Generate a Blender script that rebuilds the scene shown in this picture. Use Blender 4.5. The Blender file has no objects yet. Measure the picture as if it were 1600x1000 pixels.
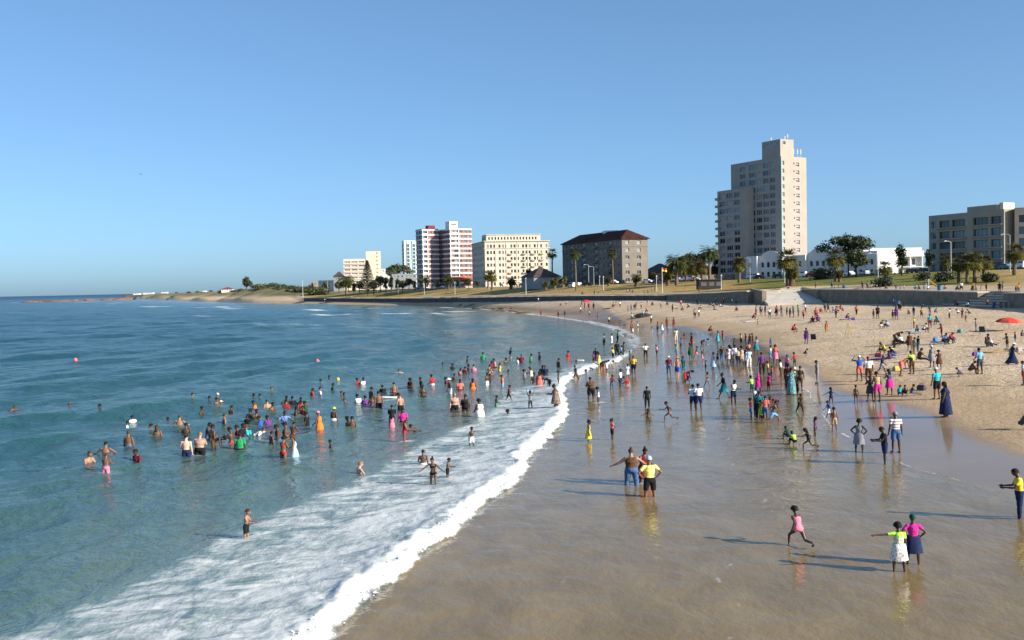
import bpy, bmesh, math, random
import numpy as np
from mathutils import Matrix, Vector

random.seed(7)
RNG = np.random.default_rng(11)
SC = bpy.context.scene
COL = SC.collection
rad = math.radians

# ------------------------------------------------------------------ camera
H_CAM = 8.3
F_PX = 1557.0
PITCH = math.atan(53.0 / F_PX)
ROLL = -math.atan(0.0205)
cam_data = bpy.data.cameras.new('camera')
cam = bpy.data.objects.new('camera', cam_data)
COL.objects.link(cam)
cam_data.sensor_width = 36.0
cam_data.lens = 36.0 * F_PX / 1600.0
cam_data.clip_start = 0.5
cam_data.clip_end = 120000.0
R_CAM = Matrix.Rotation(math.pi / 2 - PITCH, 3, 'X') @ Matrix.Rotation(ROLL, 3, 'Z')
cam.matrix_world = Matrix.Translation((0, 0, H_CAM)) @ R_CAM.to_4x4()
SC.camera = cam

# ------------------------------------------------------------------ sky and sun
SUN_EL, SUN_AZ = rad(24.0), rad(-28.0)          # azimuth measured from +X towards +Y
sun_dir = Vector((math.cos(SUN_EL) * math.cos(SUN_AZ), math.cos(SUN_EL) * math.sin(SUN_AZ), math.sin(SUN_EL)))
world = bpy.data.worlds.new('World')
SC.world = world
world.use_nodes = True
wn = world.node_tree.nodes
wn.clear()
sky = wn.new('ShaderNodeTexSky')
sky.sky_type = 'NISHITA'
sky.sun_disc = False
sky.sun_elevation = SUN_EL
sky.sun_rotation = math.atan2(sun_dir.x, sun_dir.y)
sky.altitude = 0.0
sky.air_density = 0.6
sky.dust_density = 1.12
sky.ozone_density = 4.5
bg = wn.new('ShaderNodeBackground')
bg.inputs['Strength'].default_value = 0.139
wo = wn.new('ShaderNodeOutputWorld')
wb = wn.new('ShaderNodeMix')                     # tone curve and white balance of the whole sky
wb.data_type = 'RGBA'; wb.blend_type = 'MULTIPLY'; wb.inputs[0].default_value = 1.0
wb.inputs[7].default_value = (0.82, 1.04, 1.14, 1)
gm = wn.new('ShaderNodeGamma'); gm.inputs['Gamma'].default_value = 0.72
world.node_tree.links.new(sky.outputs[0], gm.inputs['Color'])
world.node_tree.links.new(gm.outputs[0], wb.inputs[6])
world.node_tree.links.new(wb.outputs[2], bg.inputs['Color'])
world.node_tree.links.new(bg.outputs[0], wo.inputs['Surface'])
sun_data = bpy.data.lights.new('sun', 'SUN')
sun_data.energy = 4.6
sun_data.angle = rad(0.53)
sun_data.color = (1.0, 0.90, 0.76)
sun = bpy.data.objects.new('sun', sun_data)
sun.rotation_euler = (-sun_dir).to_track_quat('-Z', 'Y').to_euler()
COL.objects.link(sun)
vs = SC.view_settings
vs.view_transform = 'Standard'
vs.look = 'None'
vs.gamma = 1.0
vs.use_curve_mapping = False
vs.exposure = 0.85

# ------------------------------------------------------------------ helpers
def tag(o, label=None, category=None, group=None, kind=None):
    if label: o['label'] = label
    if category: o['category'] = category
    if group: o['group'] = group
    if kind: o['kind'] = kind
    return o

def link(o, parent=None):
    COL.objects.link(o)
    if parent is not None:
        o.parent = parent
    return o

def empty(name, loc=(0, 0, 0), rz=0.0):
    o = bpy.data.objects.new(name, None)
    o.empty_display_size = 0.2
    o.location = loc
    o.rotation_euler = (0, 0, rz)
    return link(o)

def mesh_from(name, verts, faces, mats=(), smooth=False, mat_idx=None):
    me = bpy.data.meshes.new(name)
    me.from_pydata([tuple(map(float, v)) for v in verts], [], [tuple(map(int, f)) for f in faces])
    for m in mats:
        me.materials.append(m)
    if mat_idx is not None:
        me.polygons.foreach_set('material_index', np.asarray(mat_idx, dtype=np.int32))
    if smooth:
        me.polygons.foreach_set('use_smooth', np.ones(len(me.polygons), dtype=bool))
    me.update()
    return me

def obj(name, me, parent=None, loc=(0, 0, 0), rz=0.0, scale=None):
    o = bpy.data.objects.new(name, me)
    o.location = loc
    o.rotation_euler = (0, 0, rz)
    if scale is not None:
        o.scale = scale if hasattr(scale, '__len__') else (scale,) * 3
    return link(o, parent)

def copy_tree(o, parent=None):
    c = o.copy()
    link(c, parent)
    for ch in o.children:
        copy_tree(ch, c)
    return c

class MB:
    """collects shapes of one part; several material indices allowed"""
    def __init__(self):
        self.v, self.f, self.m = [], [], []
    def add(self, verts, faces, m=0):
        n = len(self.v)
        self.v += [tuple(p) for p in verts]
        self.f += [tuple(i + n for i in f) for f in faces]
        self.m += [m] * len(faces)
    def box(self, x0, y0, z0, x1, y1, z1, m=0, M=None):
        p = [(x0, y0, z0), (x1, y0, z0), (x1, y1, z0), (x0, y1, z0), (x0, y0, z1), (x1, y0, z1), (x1, y1, z1), (x0, y1, z1)]
        if M is not None:
            p = [tuple(M @ Vector(q)) for q in p]
        self.add(p, [(0, 3, 2, 1), (4, 5, 6, 7), (0, 1, 5, 4), (1, 2, 6, 5), (2, 3, 7, 6), (3, 0, 4, 7)], m)
    def tube(self, pts, rs, n=8, m=0, cap=True):
        pts = [Vector(p) for p in pts]
        rings = []
        ref = None
        for i, p in enumerate(pts):
            t = (pts[min(i + 1, len(pts) - 1)] - pts[max(i - 1, 0)]).normalized()
            if ref is None:
                a = Vector((1, 0, 0)) if abs(t.x) < 0.8 else Vector((0, 1, 0))
                ref = (a - t * a.dot(t)).normalized()
            else:
                ref = (ref - t * ref.dot(t)).normalized()
            b = t.cross(ref)
            r = rs[i] if hasattr(rs[i], '__len__') else (rs[i], rs[i])
            rings.append([p + ref * (r[0] * math.cos(2 * math.pi * k / n)) + b * (r[1] * math.sin(2 * math.pi * k / n)) for k in range(n)])
        vv = [q for ring in rings for q in ring]
        ff = []
        for i in range(len(rings) - 1):
            for k in range(n):
                k2 = (k + 1) % n
                ff.append((i * n + k, i * n + k2, (i + 1) * n + k2, (i + 1) * n + k))
        if cap:
            ff.append(tuple(reversed(range(n))))
            ff.append(tuple((len(rings) - 1) * n + k for k in range(n)))
        self.add(vv, ff, m)
    def mesh(self, name, mats, smooth=False):
        return mesh_from(name, self.v, self.f, mats, smooth, self.m)
    def build(self, name, mats, parent=None, smooth=False, **kw):
        return obj(name, self.mesh(name, mats, smooth), parent, **kw)

# ------------------------------------------------------------------ materials
def new_mat(name):
    m = bpy.data.materials.new(name)
    m.use_nodes = True
    nt = m.node_tree
    b = nt.nodes['Principled BSDF']
    return m, nt, b

def N(nt, typ, **kw):
    n = nt.nodes.new(typ)
    for k, v in kw.items():
        if k.startswith('in_'):
            key = k[3:]
            key = int(key) if key.isdigit() else key.replace('_', ' ')
            n.inputs[key].default_value = v
        else:
            setattr(n, k, v)
    return n

def L(nt, a, b):
    nt.links.new(a, b)

def ramp(nt, fac, stops, interp='LINEAR'):
    r = nt.nodes.new('ShaderNodeValToRGB')
    r.color_ramp.interpolation = interp
    els = r.color_ramp.elements
    while len(els) > 1:
        els.remove(els[-1])
    for i, (p, c) in enumerate(stops):
        e = els[0] if i == 0 else els.new(p)
        e.position = p
        e.color = (*c, 1.0) if len(c) == 3 else c
    if fac is not None:
        L(nt, fac, r.inputs['Fac'])
    return r

_plain = {}
def plain(name, col, rough=0.7, var=0.12, scale=3.0, spec=0.3, metallic=0.0, bump=0.0):
    """solid colour with a little procedural wear"""
    key = (name, tuple(col), rough, var, scale, spec, metallic, bump)
    if key in _plain:
        return _plain[key]
    m, nt, b = new_mat(name)
    b.inputs['Roughness'].default_value = rough
    b.inputs['Specular IOR Level'].default_value = spec
    b.inputs['Metallic'].default_value = metallic
    tc = N(nt, 'ShaderNodeTexCoord')
    no = N(nt, 'ShaderNodeTexNoise')
    no.inputs['Scale'].default_value = scale
    no.inputs['Detail'].default_value = 4.0
    L(nt, tc.outputs['Object'], no.inputs['Vector'])
    lo = tuple(c * (1 - var) for c in col)
    hi = tuple(min(1, c * (1 + var)) for c in col)
    r = ramp(nt, no.outputs['Fac'], [(0.3, lo), (0.7, hi)])
    L(nt, r.outputs['Color'], b.inputs['Base Color'])
    if bump:
        bp = N(nt, 'ShaderNodeBump')
        bp.inputs['Strength'].default_value = bump
        bp.inputs['Distance'].default_value = 0.05
        L(nt, no.outputs['Fac'], bp.inputs['Height'])
        L(nt, bp.outputs['Normal'], b.inputs['Normal'])
    _plain[key] = m
    return m

# ------------------------------------------------------------------ picture <-> place
RC = np.array(R_CAM)
def ray(px, py):
    d = RC @ np.array([px - 800.0, -(py - 500.0), -F_PX])
    return d / d[1]                                   # per metre of depth (Y)
def at_z(px, py, z=0.0):
    d = ray(px, py)
    t = (z - H_CAM) / d[2]
    return (d[0] * t, t)
def at_d(px, py, D):
    d = ray(px, py)
    return (d[0] * D, D, H_CAM + d[2] * D)
def ppm(D):
    return F_PX / D

# ------------------------------------------------------------------ value noise
def _hash(ix, iy, seed):
    h = (ix.astype(np.int64) * 374761393 + iy.astype(np.int64) * 668265263 + seed * 1442695041) & 0xFFFFFFFF
    h = ((h ^ (h >> 13)) * 1274126177) & 0xFFFFFFFF
    return ((h ^ (h >> 16)) & 0xFFFF) / 65535.0
def vnoise(x, y, seed=0):
    ix, iy = np.floor(x), np.floor(y)
    fx, fy = x - ix, y - iy
    fx, fy = fx * fx * (3 - 2 * fx), fy * fy * (3 - 2 * fy)
    a, b = _hash(ix, iy, seed), _hash(ix + 1, iy, seed)
    c, d = _hash(ix, iy + 1, seed), _hash(ix + 1, iy + 1, seed)
    return (a * (1 - fx) + b * fx) * (1 - fy) + (c * (1 - fx) + d * fx) * fy
def fbm(x, y, seed=0, octv=4):
    s, a, t = 0.0, 1.0, 0.0
    for o in range(octv):
        s = s + a * vnoise(x * 2 ** o, y * 2 ** o, seed + o * 17)
        t += a
        a *= 0.5
    return s / t
def sstep(a, b, x):
    t = np.clip((x - a) / (b - a), 0, 1)
    return t * t * (3 - 2 * t)
# ------------------------------------------------------------------ shape of the land
# water's edge = front of the broken wave, then the far side of the bay and the headland
_l0_px = [(505,1000),(560,955),(640,880),(700,835),(760,785),(800,760),(812,735),(850,690),(878,660),(886,640),(878,625),(882,605),(905,588),(935,573),(960,568),(985,555),(993,540),(988,527),(960,512),(920,503),(880,497),(840,492),(790,486),(740,482),(700,480),(640,477.5),(560,476),(480,474.5),(400,473.5),(330,471.5),(250,469),(190,467.3)]
L0 = [(-60,-3000),(-20,-30),(-11,6),(-8,14)] + [at_z(x, y) for x, y in _l0_px] + [(-720,1900),(-640,2300),(-200,3800),(1500,9000)]
L0 = np.array(L0, float)
L0_A, L0_B = 4, 4 + len(_l0_px)
# edge of the thin wash running up the sand
_l1_px = [(1600,783),(1520,757),(1440,733),(1380,712),(1310,672),(1275,640),(1245,598),(1200,568),(1150,552),(1100,541),(1050,528),(1000,516)]
L1 = [(26,-60),(24,8),(21.5,22)] + [at_z(x, y, z) for (x, y), z in zip(_l1_px, (.45,.45,.42,.4,.4,.35,.35,.3,.28,.22,.15,.08))]
L1 = np.array(L1, float)
# edge of the wet sand
_l2_px = [(1600,702),(1500,664),(1400,628),(1310,604),(1265,578),(1200,546),(1150,529),(1080,515),(980,505)]
L2 = [(36,-60),(34,8),(30,25)] + [at_z(x, y, z) for (x, y), z in zip(_l2_px, (.95,.95,.9,.85,.8,.7,.5,.35,.2))]
L2 = np.array(L2, float)
# foot and top of the sea wall / back of the beach: px, depth, z foot, z top
_lw = [(1760,118,3.4,5.6),(1640,146,3.4,5.6),(1540,166,3.4,5.7),(1400,190,3.4,6.1),(1262,222,3.4,6.3),(1180,222,3.4,6.1),(1120,240,3.5,5.6),(1050,264,3.9,5.1),(900,314,3.7,4.9),(800,370,2.8,4.4),(730,414,2.5,3.9),(640,494,1.6,3.35),(560,565,1.4,3.2),(480,648,1.5,3.4),(420,830,1.6,1.7),(330,1080,1.8,1.9),(260,1500,2.0,2.1),(215,1900,2.0,2.1)]
LW = [(170,-3000,3.4,5.6),(170,-50,3.4,5.6),(140,50,3.4,5.6)] + [(at_d(px, 460, D)[0], D, a, b) for px, D, a, b in _lw] + [(-560,2400,2,2.1),(-100,3900,2,2.1),(1600,9000,2,2.1)]
LW = np.array(LW, float)
_lr = [(1600,243,10.0),(1480,272,9.9),(1300,322,9.3),(1120,350,8.8),(957,372,8.3),(830,455,8.1),(690,560,8.0),(560,740,7.4),(470,860,6.5),(400,1050,5.5),(300,1500,5.5),(245,2000,5.0)]
LR = [(260,-3000,11),(240,0,11),(190,140,10.6)] + [(at_d(px, 445, D)[0], D, z) for px, D, z in _lr] + [(-450,2500,5),(0,4000,5),(1700,9000,5)]
LR = np.array(LR, float)

def pdist(X, Y, P):
    """distance to a polyline and interpolated extra columns at the nearest point"""
    X = np.asarray(X, float); Y = np.asarray(Y, float)
    best = np.full(X.shape, 1e18)
    ext = [np.zeros(X.shape) for _ in range(P.shape[1] - 2)]
    for a, b in zip(P[:-1], P[1:]):
        dx, dy = b[0] - a[0], b[1] - a[1]
        t = np.clip(((X - a[0]) * dx + (Y - a[1]) * dy) / (dx * dx + dy * dy), 0, 1)
        d = (X - a[0] - t * dx) ** 2 + (Y - a[1] - t * dy) ** 2
        m = d < best
        best = np.where(m, d, best)
        for k in range(len(ext)):
            ext[k] = np.where(m, a[2 + k] + t * (b[2 + k] - a[2 + k]), ext[k])
    return np.sqrt(best), ext

def inside(X, Y, P):
    """on the landward (+X) side of a polyline that runs from behind the camera to the far end"""
    poly = [tuple(p[:2]) for p in P] + [(60000, 9000), (60000, -3000)]
    X = np.asarray(X, float); Y = np.asarray(Y, float)
    res = np.zeros(X.shape, bool)
    for (x0, y0), (x1, y1) in zip(poly, poly[1:] + poly[:1]):
        if y0 == y1:
            continue
        c = (y0 > Y) != (y1 > Y)
        res ^= c & (X < (x1 - x0) * (Y - y0) / (y1 - y0) + x0)
    return res

_dunes = []
for px, py, D, sx, sy in [(455,452,760,22,35),(430,447,800,25,40),(400,449,860,22,40),(372,455,980,40,60),(330,455,1150,55,80),(290,457,1300,60,90),(480,455,730,18,30),(245,459.2,1700,110,220),(205,460.8,1800,70,200),(270,457.5,1500,70,150)]:
    x, y, z = at_d(px, py, D)
    _dunes.append((x, y, z, sx, sy))

def ground_z(X, Y, detail=True):
    X = np.asarray(X, float); Y = np.asarray(Y, float)
    d0, _ = pdist(X, Y, L0)
    dw, (zf, zt) = pdist(X, Y, LW)
    dr, (zr,) = pdist(X, Y, LR)
    land, terr, road = inside(X, Y, L0), inside(X, Y, LW), inside(X, Y, LR)
    t = d0 / (d0 + dw + 1e-6)
    beach = np.interp(t, [0, .05, .1, .145, .18, .22, .3, .4, .7, 1], [0, .03, .07, .12, .2, .28, .42, .56, .85, 1]) * zf
    t2 = dw / (dw + dr + 1e-6)
    lawn = zt + (zr - zt) * (0.35 * t2 + 0.65 * t2 * t2 * (3 - 2 * t2))
    z = np.where(land, beach, -np.minimum(0.045 * d0, 3.0))
    z = np.where(terr, lawn, z)
    z = np.where(road, zr, z)
    for x, y, zz, sx, sy in _dunes:
        g = np.exp(-((X - x) / sx) ** 2 - ((Y - y) / sy) ** 2)
        z = np.where(land, np.maximum(z, z * (1 - g) + (zz - 0.5) * g), z)
    if detail:
        dry = land & ~terr
        k = sstep(0.7, 1.5, z) * dry
        z = z + k * (0.16 * (fbm(X * .35, Y * .35, 3, 3) - .5) + 0.10 * (fbm(X * 1.3, Y * 1.3, 9, 2) - .5))
        z = z + terr * ~road * 0.35 * (fbm(X * .05, Y * .05, 21, 3) - .5)
    return z

# small breaking crests out in the bay: px, py, half length, height, breadth in metres
_caps = [at_z(px, py) + (l, h, w) for px, py, l, h, w in [
    (520,492,9,.5,1.6),(500,485,10,.5,1.8),(575,482,4,.4,1.4),(240,479.5,16,.6,3),(365,482.5,9,.5,2.2),(345,480,20,.35,2.6),(620,490,7,.35,1.4),(670,492.5,6,.45,1.4),(720,487,8,.25,1.4),(700,480.5,5,.3,1.3),
    (137,472,22,.5,4),(180,473.5,8,.4,3),(165,477,6,.4,3),(22,473,4,.5,2.4),(710,499,5,.12,1.2),(310,494,18,.10,1.2),(20,489,14,.10,1.5),(440,507,30,.10,1.0),(540,512,16,.08,.9),(740,503,8,.1,.9),(770,532,3,.06,.6)]]
_lt_px = [(-120,1030),(0,985),(140,930),(250,880),(340,830),(440,790),(560,745),(640,700),(745,655),(790,615),(865,592),(925,566),(965,552),(985,535)]
LT = np.array([at_z(x, y) for x, y in _lt_px], float)

def water(X, Y, fine=1.0):
    """height, foam and shallowness of the sea and of the wash on the sand"""
    X = np.asarray(X, float); Y = np.asarray(Y, float)
    d0, _ = pdist(X, Y, L0)
    land = inside(X, Y, L0)
    sd = np.where(land, d0, -d0)
    warp = 0.9 * (fbm(X * .45, Y * .45, 40, 3) - .5) + 0.35 * (fbm(X * 2.2, Y * 2.2, 44, 2) - .5)
    near = sstep(150, 95, Y)
    sdw = sd + warp * sstep(200, 120, Y)
    gz = ground_z(X, Y, False)
    r = np.hypot(X, Y)
    # swell and chop, shorter waves left to the material with distance
    z = np.zeros(X.shape)
    rg = np.random.default_rng(5)
    off = sstep(2, 22, -sd)
    for i in range(46):
        lam = 0.7 * (1.11 ** i)
        if lam > 26: break
        ang = rad(-12) + rg.normal(0, 0.5)
        amp = 0.0115 * lam ** 0.75 * rg.uniform(.5, 1.2)
        ph = rg.uniform(0, 6.28)
        k = 2 * math.pi / lam
        fade = sstep(2.2, 5.0, lam / (r * 0.0065 + 0.05))
        xx = (X + .8 * np.sin(Y * .13 + i)) * math.cos(ang) + Y * math.sin(ang)
        z += amp * fade * (1 - np.abs(np.sin(k * xx / 2 + ph)) * 1.57 + .0)
    z *= (0.16 + 0.84 * off) * (0.85 + .30 * sstep(45, 110, r))
    # broken wave rolling in along the water's edge
    s = -sdw
    bore = (sstep(-.25, .45, s) * np.exp(-np.maximum(s - .5, 0) / 2.6) * .42 + .05 * np.exp(-((s - 5) / 4) ** 2)) * near
    lump = (fbm(X * 2.4, Y * 2.4, 60, 4) - .5)
    dt, _ = pdist(X, Y, LT)
    seaward = inside(X, Y, np.vstack([[-40, -3000], [-40, 5], LT, [40, 190], [40, 9000]])) == False
    fr = np.where(seaward, -dt * .5, dt) / (np.abs(d0) + dt + .01)       # 0 trailing edge .. 1 front
    patch = sstep(-.10, .16, fr) * .73 + .12 * sstep(.4, .9, fr)
    foam = np.where(sdw < .05, np.maximum(np.maximum(sstep(1.1, .1, s) * 1.15, sstep(5.0, .9, s) * .82), patch), 0.0) * near
    z = z + bore + lump * foam * (.05 + .16 * sstep(2.0, .3, np.abs(s)))
    foam = np.maximum(foam, near * .85 * np.exp(-((sdw - .05) / .22) ** 2))
    # thin foam line where small waves reach the sand across the bay
    far = 1 - near
    foam = np.maximum(foam, far * (.85 * np.exp(-(sd / (1.2 + r * .004)) ** 2)) * sstep(700, 330, Y))
    foam = np.maximum(foam, far * sstep(260, 160, Y) * .5 * np.exp(-((sd + 5) / 5) ** 2))
    for cx, cy, hl, h, w in _caps:
        w = max(w, .011 * math.hypot(cx, cy))
        ux, uy = 0.93, -0.36
        a = (X - cx) * ux + (Y - cy) * uy
        b = -(X - cx) * uy + (Y - cy) * ux + .12 * hl * np.sin(a / hl * 3)
        g = np.exp(-(a / hl) ** 4 - (b / w) ** 2)
        z = z + h * g * .35
        foam = np.maximum(foam, g * (1.25 if h > .2 else .55))
    # wash over the sand
    d1, _ = pdist(X, Y, L1)
    up = inside(X, Y, np.vstack([L1, [17, 250], [10, 9000]]))
    s1 = np.where(up, d1, -d1) + .8 * (fbm(X * .3, Y * .3, 71, 3) - .5)
    film = 0.035 * sstep(.05, -1.6, s1) + 0.010 * sstep(.12, -.05, s1) - 0.05 * sstep(.05, .5, s1)
    rip = .022 * (fbm(X * .9 + .2 * Y, Y * 1.6, 80, 3) - .5) * sstep(0, -2, s1)
    zl = gz + film + rip + bore * sstep(1.5, 0, sd)
    edge = np.exp(-((s1 + .02) / .10) ** 2) * (.45 + .5 * sstep(.42, .62, fbm(X * .6, Y * .6, 91, 3))) * sstep(200, 140, Y) + .35 * np.exp(-((s1 + .8) / .7) ** 2) * sstep(.45, .62, fbm(X * .5, Y * .5, 90, 3))
    # faint foam lines crossing the wash
    for off_, w_ in ((5.5, .12), (9.5, .16)):
        q = sd - off_ - 2.2 * (fbm(X * .22, Y * .22, 95 + int(off_), 3) - .5)
        edge = np.maximum(edge, .55 * np.exp(-(q / w_) ** 2) * sstep(.45, .6, fbm(X * .35, Y * .35, 99, 2)))
    k = sstep(-.4, .6, sd)
    z = z * (1 - k) + zl * k
    foam = np.where(sd > 0.3, np.maximum(foam, edge), foam)
    depth = np.where(land, -np.minimum(sd, 12) * .02, np.minimum(d0, 400))
    return z, foam, depth, s1, sd

def polar(n_in, half, rows):
    a = np.linspace(-half, half, n_in)
    extra = np.linspace(half, 2 * math.pi - half, 50)[1:-1]
    ang = np.concatenate([a, extra])
    A, Rr = np.meshgrid(ang, rows)
    return Rr * np.sin(A), Rr * np.cos(A), len(ang), len(rows)

def grid_mesh(name, X, Y, Z, na, nr, keep, attrs, mat):
    idx = np.arange(na * nr).reshape(nr, na)
    a = idx[:-1, :]; b = np.roll(idx, -1, axis=1)[:-1, :]
    c = np.roll(idx, -1, axis=1)[1:, :]; d = idx[1:, :]
    q = np.stack([a, b, c, d], -1).reshape(-1, 4)[:, ::-1]
    if keep is not None:
        q = q[keep.ravel()[q].any(axis=1)]
    used = np.unique(q)
    remap = np.zeros(na * nr, np.int64); remap[used] = np.arange(len(used))
    q = remap[q]
    co = np.stack([X.ravel(), Y.ravel(), Z.ravel()], -1)[used]
    me = bpy.data.meshes.new(name)
    me.vertices.add(len(co)); me.vertices.foreach_set('co', co.astype(np.float32).ravel())
    me.loops.add(q.size); me.loops.foreach_set('vertex_index', q.ravel().astype(np.int32))
    me.polygons.add(len(q))
    me.polygons.foreach_set('loop_start', np.arange(0, q.size, 4, dtype=np.int32))
    me.polygons.foreach_set('loop_total', np.full(len(q), 4, dtype=np.int32))
    me.polygons.foreach_set('use_smooth', np.ones(len(q), bool))
    me.update(calc_edges=True)
    for nm, val in attrs.items():
        at = me.attributes.new(nm, 'FLOAT', 'POINT')
        at.data.foreach_set('value', val.ravel()[used].astype(np.float32))
    me.materials.append(mat)
    me.validate()
    return me

def rows_of(*segs):
    out = [segs[0][0]]
    for lo, hi, g in segs:
        r = lo
        while r < hi:
            r *= g
            out.append(r)
    return np.array(sorted(set(out)))

def attr(nt, name):
    n = nt.nodes.new('ShaderNodeAttribute'); n.attribute_name = name
    return n.outputs['Fac']
def math_n(nt, op, a, b=None, c=None, clamp=False):
    n = nt.nodes.new('ShaderNodeMath'); n.operation = op; n.use_clamp = clamp
    for i, v in enumerate((a, b, c)):
        if v is None: continue
        if isinstance(v, (int, float)): n.inputs[i].default_value = v
        else: L(nt, v, n.inputs[i])
    return n.outputs[0]
def mixc(nt, fac, a, b):
    n = nt.nodes.new('ShaderNodeMix'); n.data_type = 'RGBA'
    if isinstance(fac, (int, float)): n.inputs[0].default_value = fac
    else: L(nt, fac, n.inputs[0])
    for s, v in ((6, a), (7, b)):
        if isinstance(v, tuple): n.inputs[s].default_value = (*v, 1)
        else: L(nt, v, n.inputs[s])
    return n.outputs[2]
def noise(nt, vec, scale, detail=4, rough=.55, dist=0.0, sxyz=None):
    if sxyz is not None:
        mp = N(nt, 'ShaderNodeMapping'); mp.inputs['Scale'].default_value = sxyz
        L(nt, vec, mp.inputs['Vector']); vec = mp.outputs[0]
    n = N(nt, 'ShaderNodeTexNoise')
    n.inputs['Scale'].default_value = scale; n.inputs['Detail'].default_value = detail
    n.inputs['Roughness'].default_value = rough; n.inputs['Distortion'].default_value = dist
    L(nt, vec, n.inputs['Vector'])
    return n.outputs['Fac']

# ---- sand, dune, lawn: one sheet
def ground_material():
    m, nt, b = new_mat('beach_sand_and_lawn')
    g = N(nt, 'ShaderNodeNewGeometry').outputs['Position']
    wet, lawn, green, scrub = attr(nt, 'wet'), attr(nt, 'lawn'), attr(nt, 'green'), attr(nt, 'scrub')
    n1 = noise(nt, g, .18, 5); n2 = noise(nt, g, 2.2, 4, .65); n3 = noise(nt, g, 9, 3)
    dry = ramp(nt, n1, [(.3, (.54, .405, .265)), (.7, (.66, .515, .36))]).outputs[0]
    spots = ramp(nt, n2, [(.36, (.60, .55, .50)), (.52, (1, 1, 1))]).outputs[0]
    mu = N(nt, 'ShaderNodeMix'); mu.data_type = 'RGBA'; mu.blend_type = 'MULTIPLY'; mu.inputs[0].default_value = .55
    L(nt, dry, mu.inputs[6]); L(nt, spots, mu.inputs[7])
    damp = attr(nt, 'damp')
    wr = noise(nt, g, .55, 6, .7, 1.5, (.35, 1.3, 1))
    wrm = math_n(nt, 'MULTIPLY', math_n(nt, 'SUBTRACT', wr, .60), 9.0, clamp=True)
    mu2 = mixc(nt, math_n(nt, 'MULTIPLY', wrm, .45), mu.outputs[2], (.17, .12, .07))
    damp_c = ramp(nt, n1, [(.3, (.40, .285, .17)), (.7, (.48, .35, .22))]).outputs[0]
    sand = mixc(nt, damp, mu2, mixc(nt, math_n(nt, 'MULTIPLY', wrm, .30), damp_c, (.15, .10, .055)))
    wet_c = ramp(nt, n1, [(.3, (.25, .165, .092)), (.7, (.31, .215, .125))]).outputs[0]
    sand = mixc(nt, wet, sand, wet_c)
    ln = noise(nt, g, .06, 5, .6); ln2 = noise(nt, g, .7, 4, .7)
    lf = math_n(nt, 'ADD', math_n(nt, 'MULTIPLY', ln, .7), math_n(nt, 'MULTIPLY', ln2, .4))
    straw = ramp(nt, lf, [(.38, (.25, .17, .055)), (.5, (.36, .25, .09)), (.68, (.46, .33, .15))]).outputs[0]
    grass = ramp(nt, lf, [(.36, (.06, .085, .015)), (.52, (.11, .14, .025)), (.7, (.23, .21, .06))]).outputs[0]
    lawn_c = mixc(nt, green, straw, grass)
    col = mixc(nt, lawn, sand, lawn_c)
    sc_c = ramp(nt, lf, [(.4, (.10, .11, .04)), (.6, (.24, .21, .11))]).outputs[0]
    col = mixc(nt, scrub, col, sc_c)
    L(nt, col, b.inputs['Base Color'])
    rg = math_n(nt, 'SUBTRACT', .92, math_n(nt, 'MULTIPLY', wet, .80))
    L(nt, rg, b.inputs['Roughness'])
    sp = math_n(nt, 'ADD', .12, math_n(nt, 'MULTIPLY', wet, .40))
    L(nt, sp, b.inputs['Specular IOR Level'])
    b.inputs['IOR'].default_value = 1.36
    h = math_n(nt, 'ADD', math_n(nt, 'MULTIPLY', n2, 1.0), math_n(nt, 'MULTIPLY', n3, .35))
    bp = N(nt, 'ShaderNodeBump'); bp.inputs['Distance'].default_value = .20
    L(nt, h, bp.inputs['Height'])
    st = math_n(nt, 'MULTIPLY', math_n(nt, 'SUBTRACT', 1.0, math_n(nt, 'MULTIPLY', damp, .55)), math_n(nt, 'SUBTRACT', 1.0, math_n(nt, 'MULTIPLY', wet, .985)))
    L(nt, st, bp.inputs['Strength'])
    L(nt, bp.outputs[0], b.inputs['Normal'])
    return m

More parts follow.
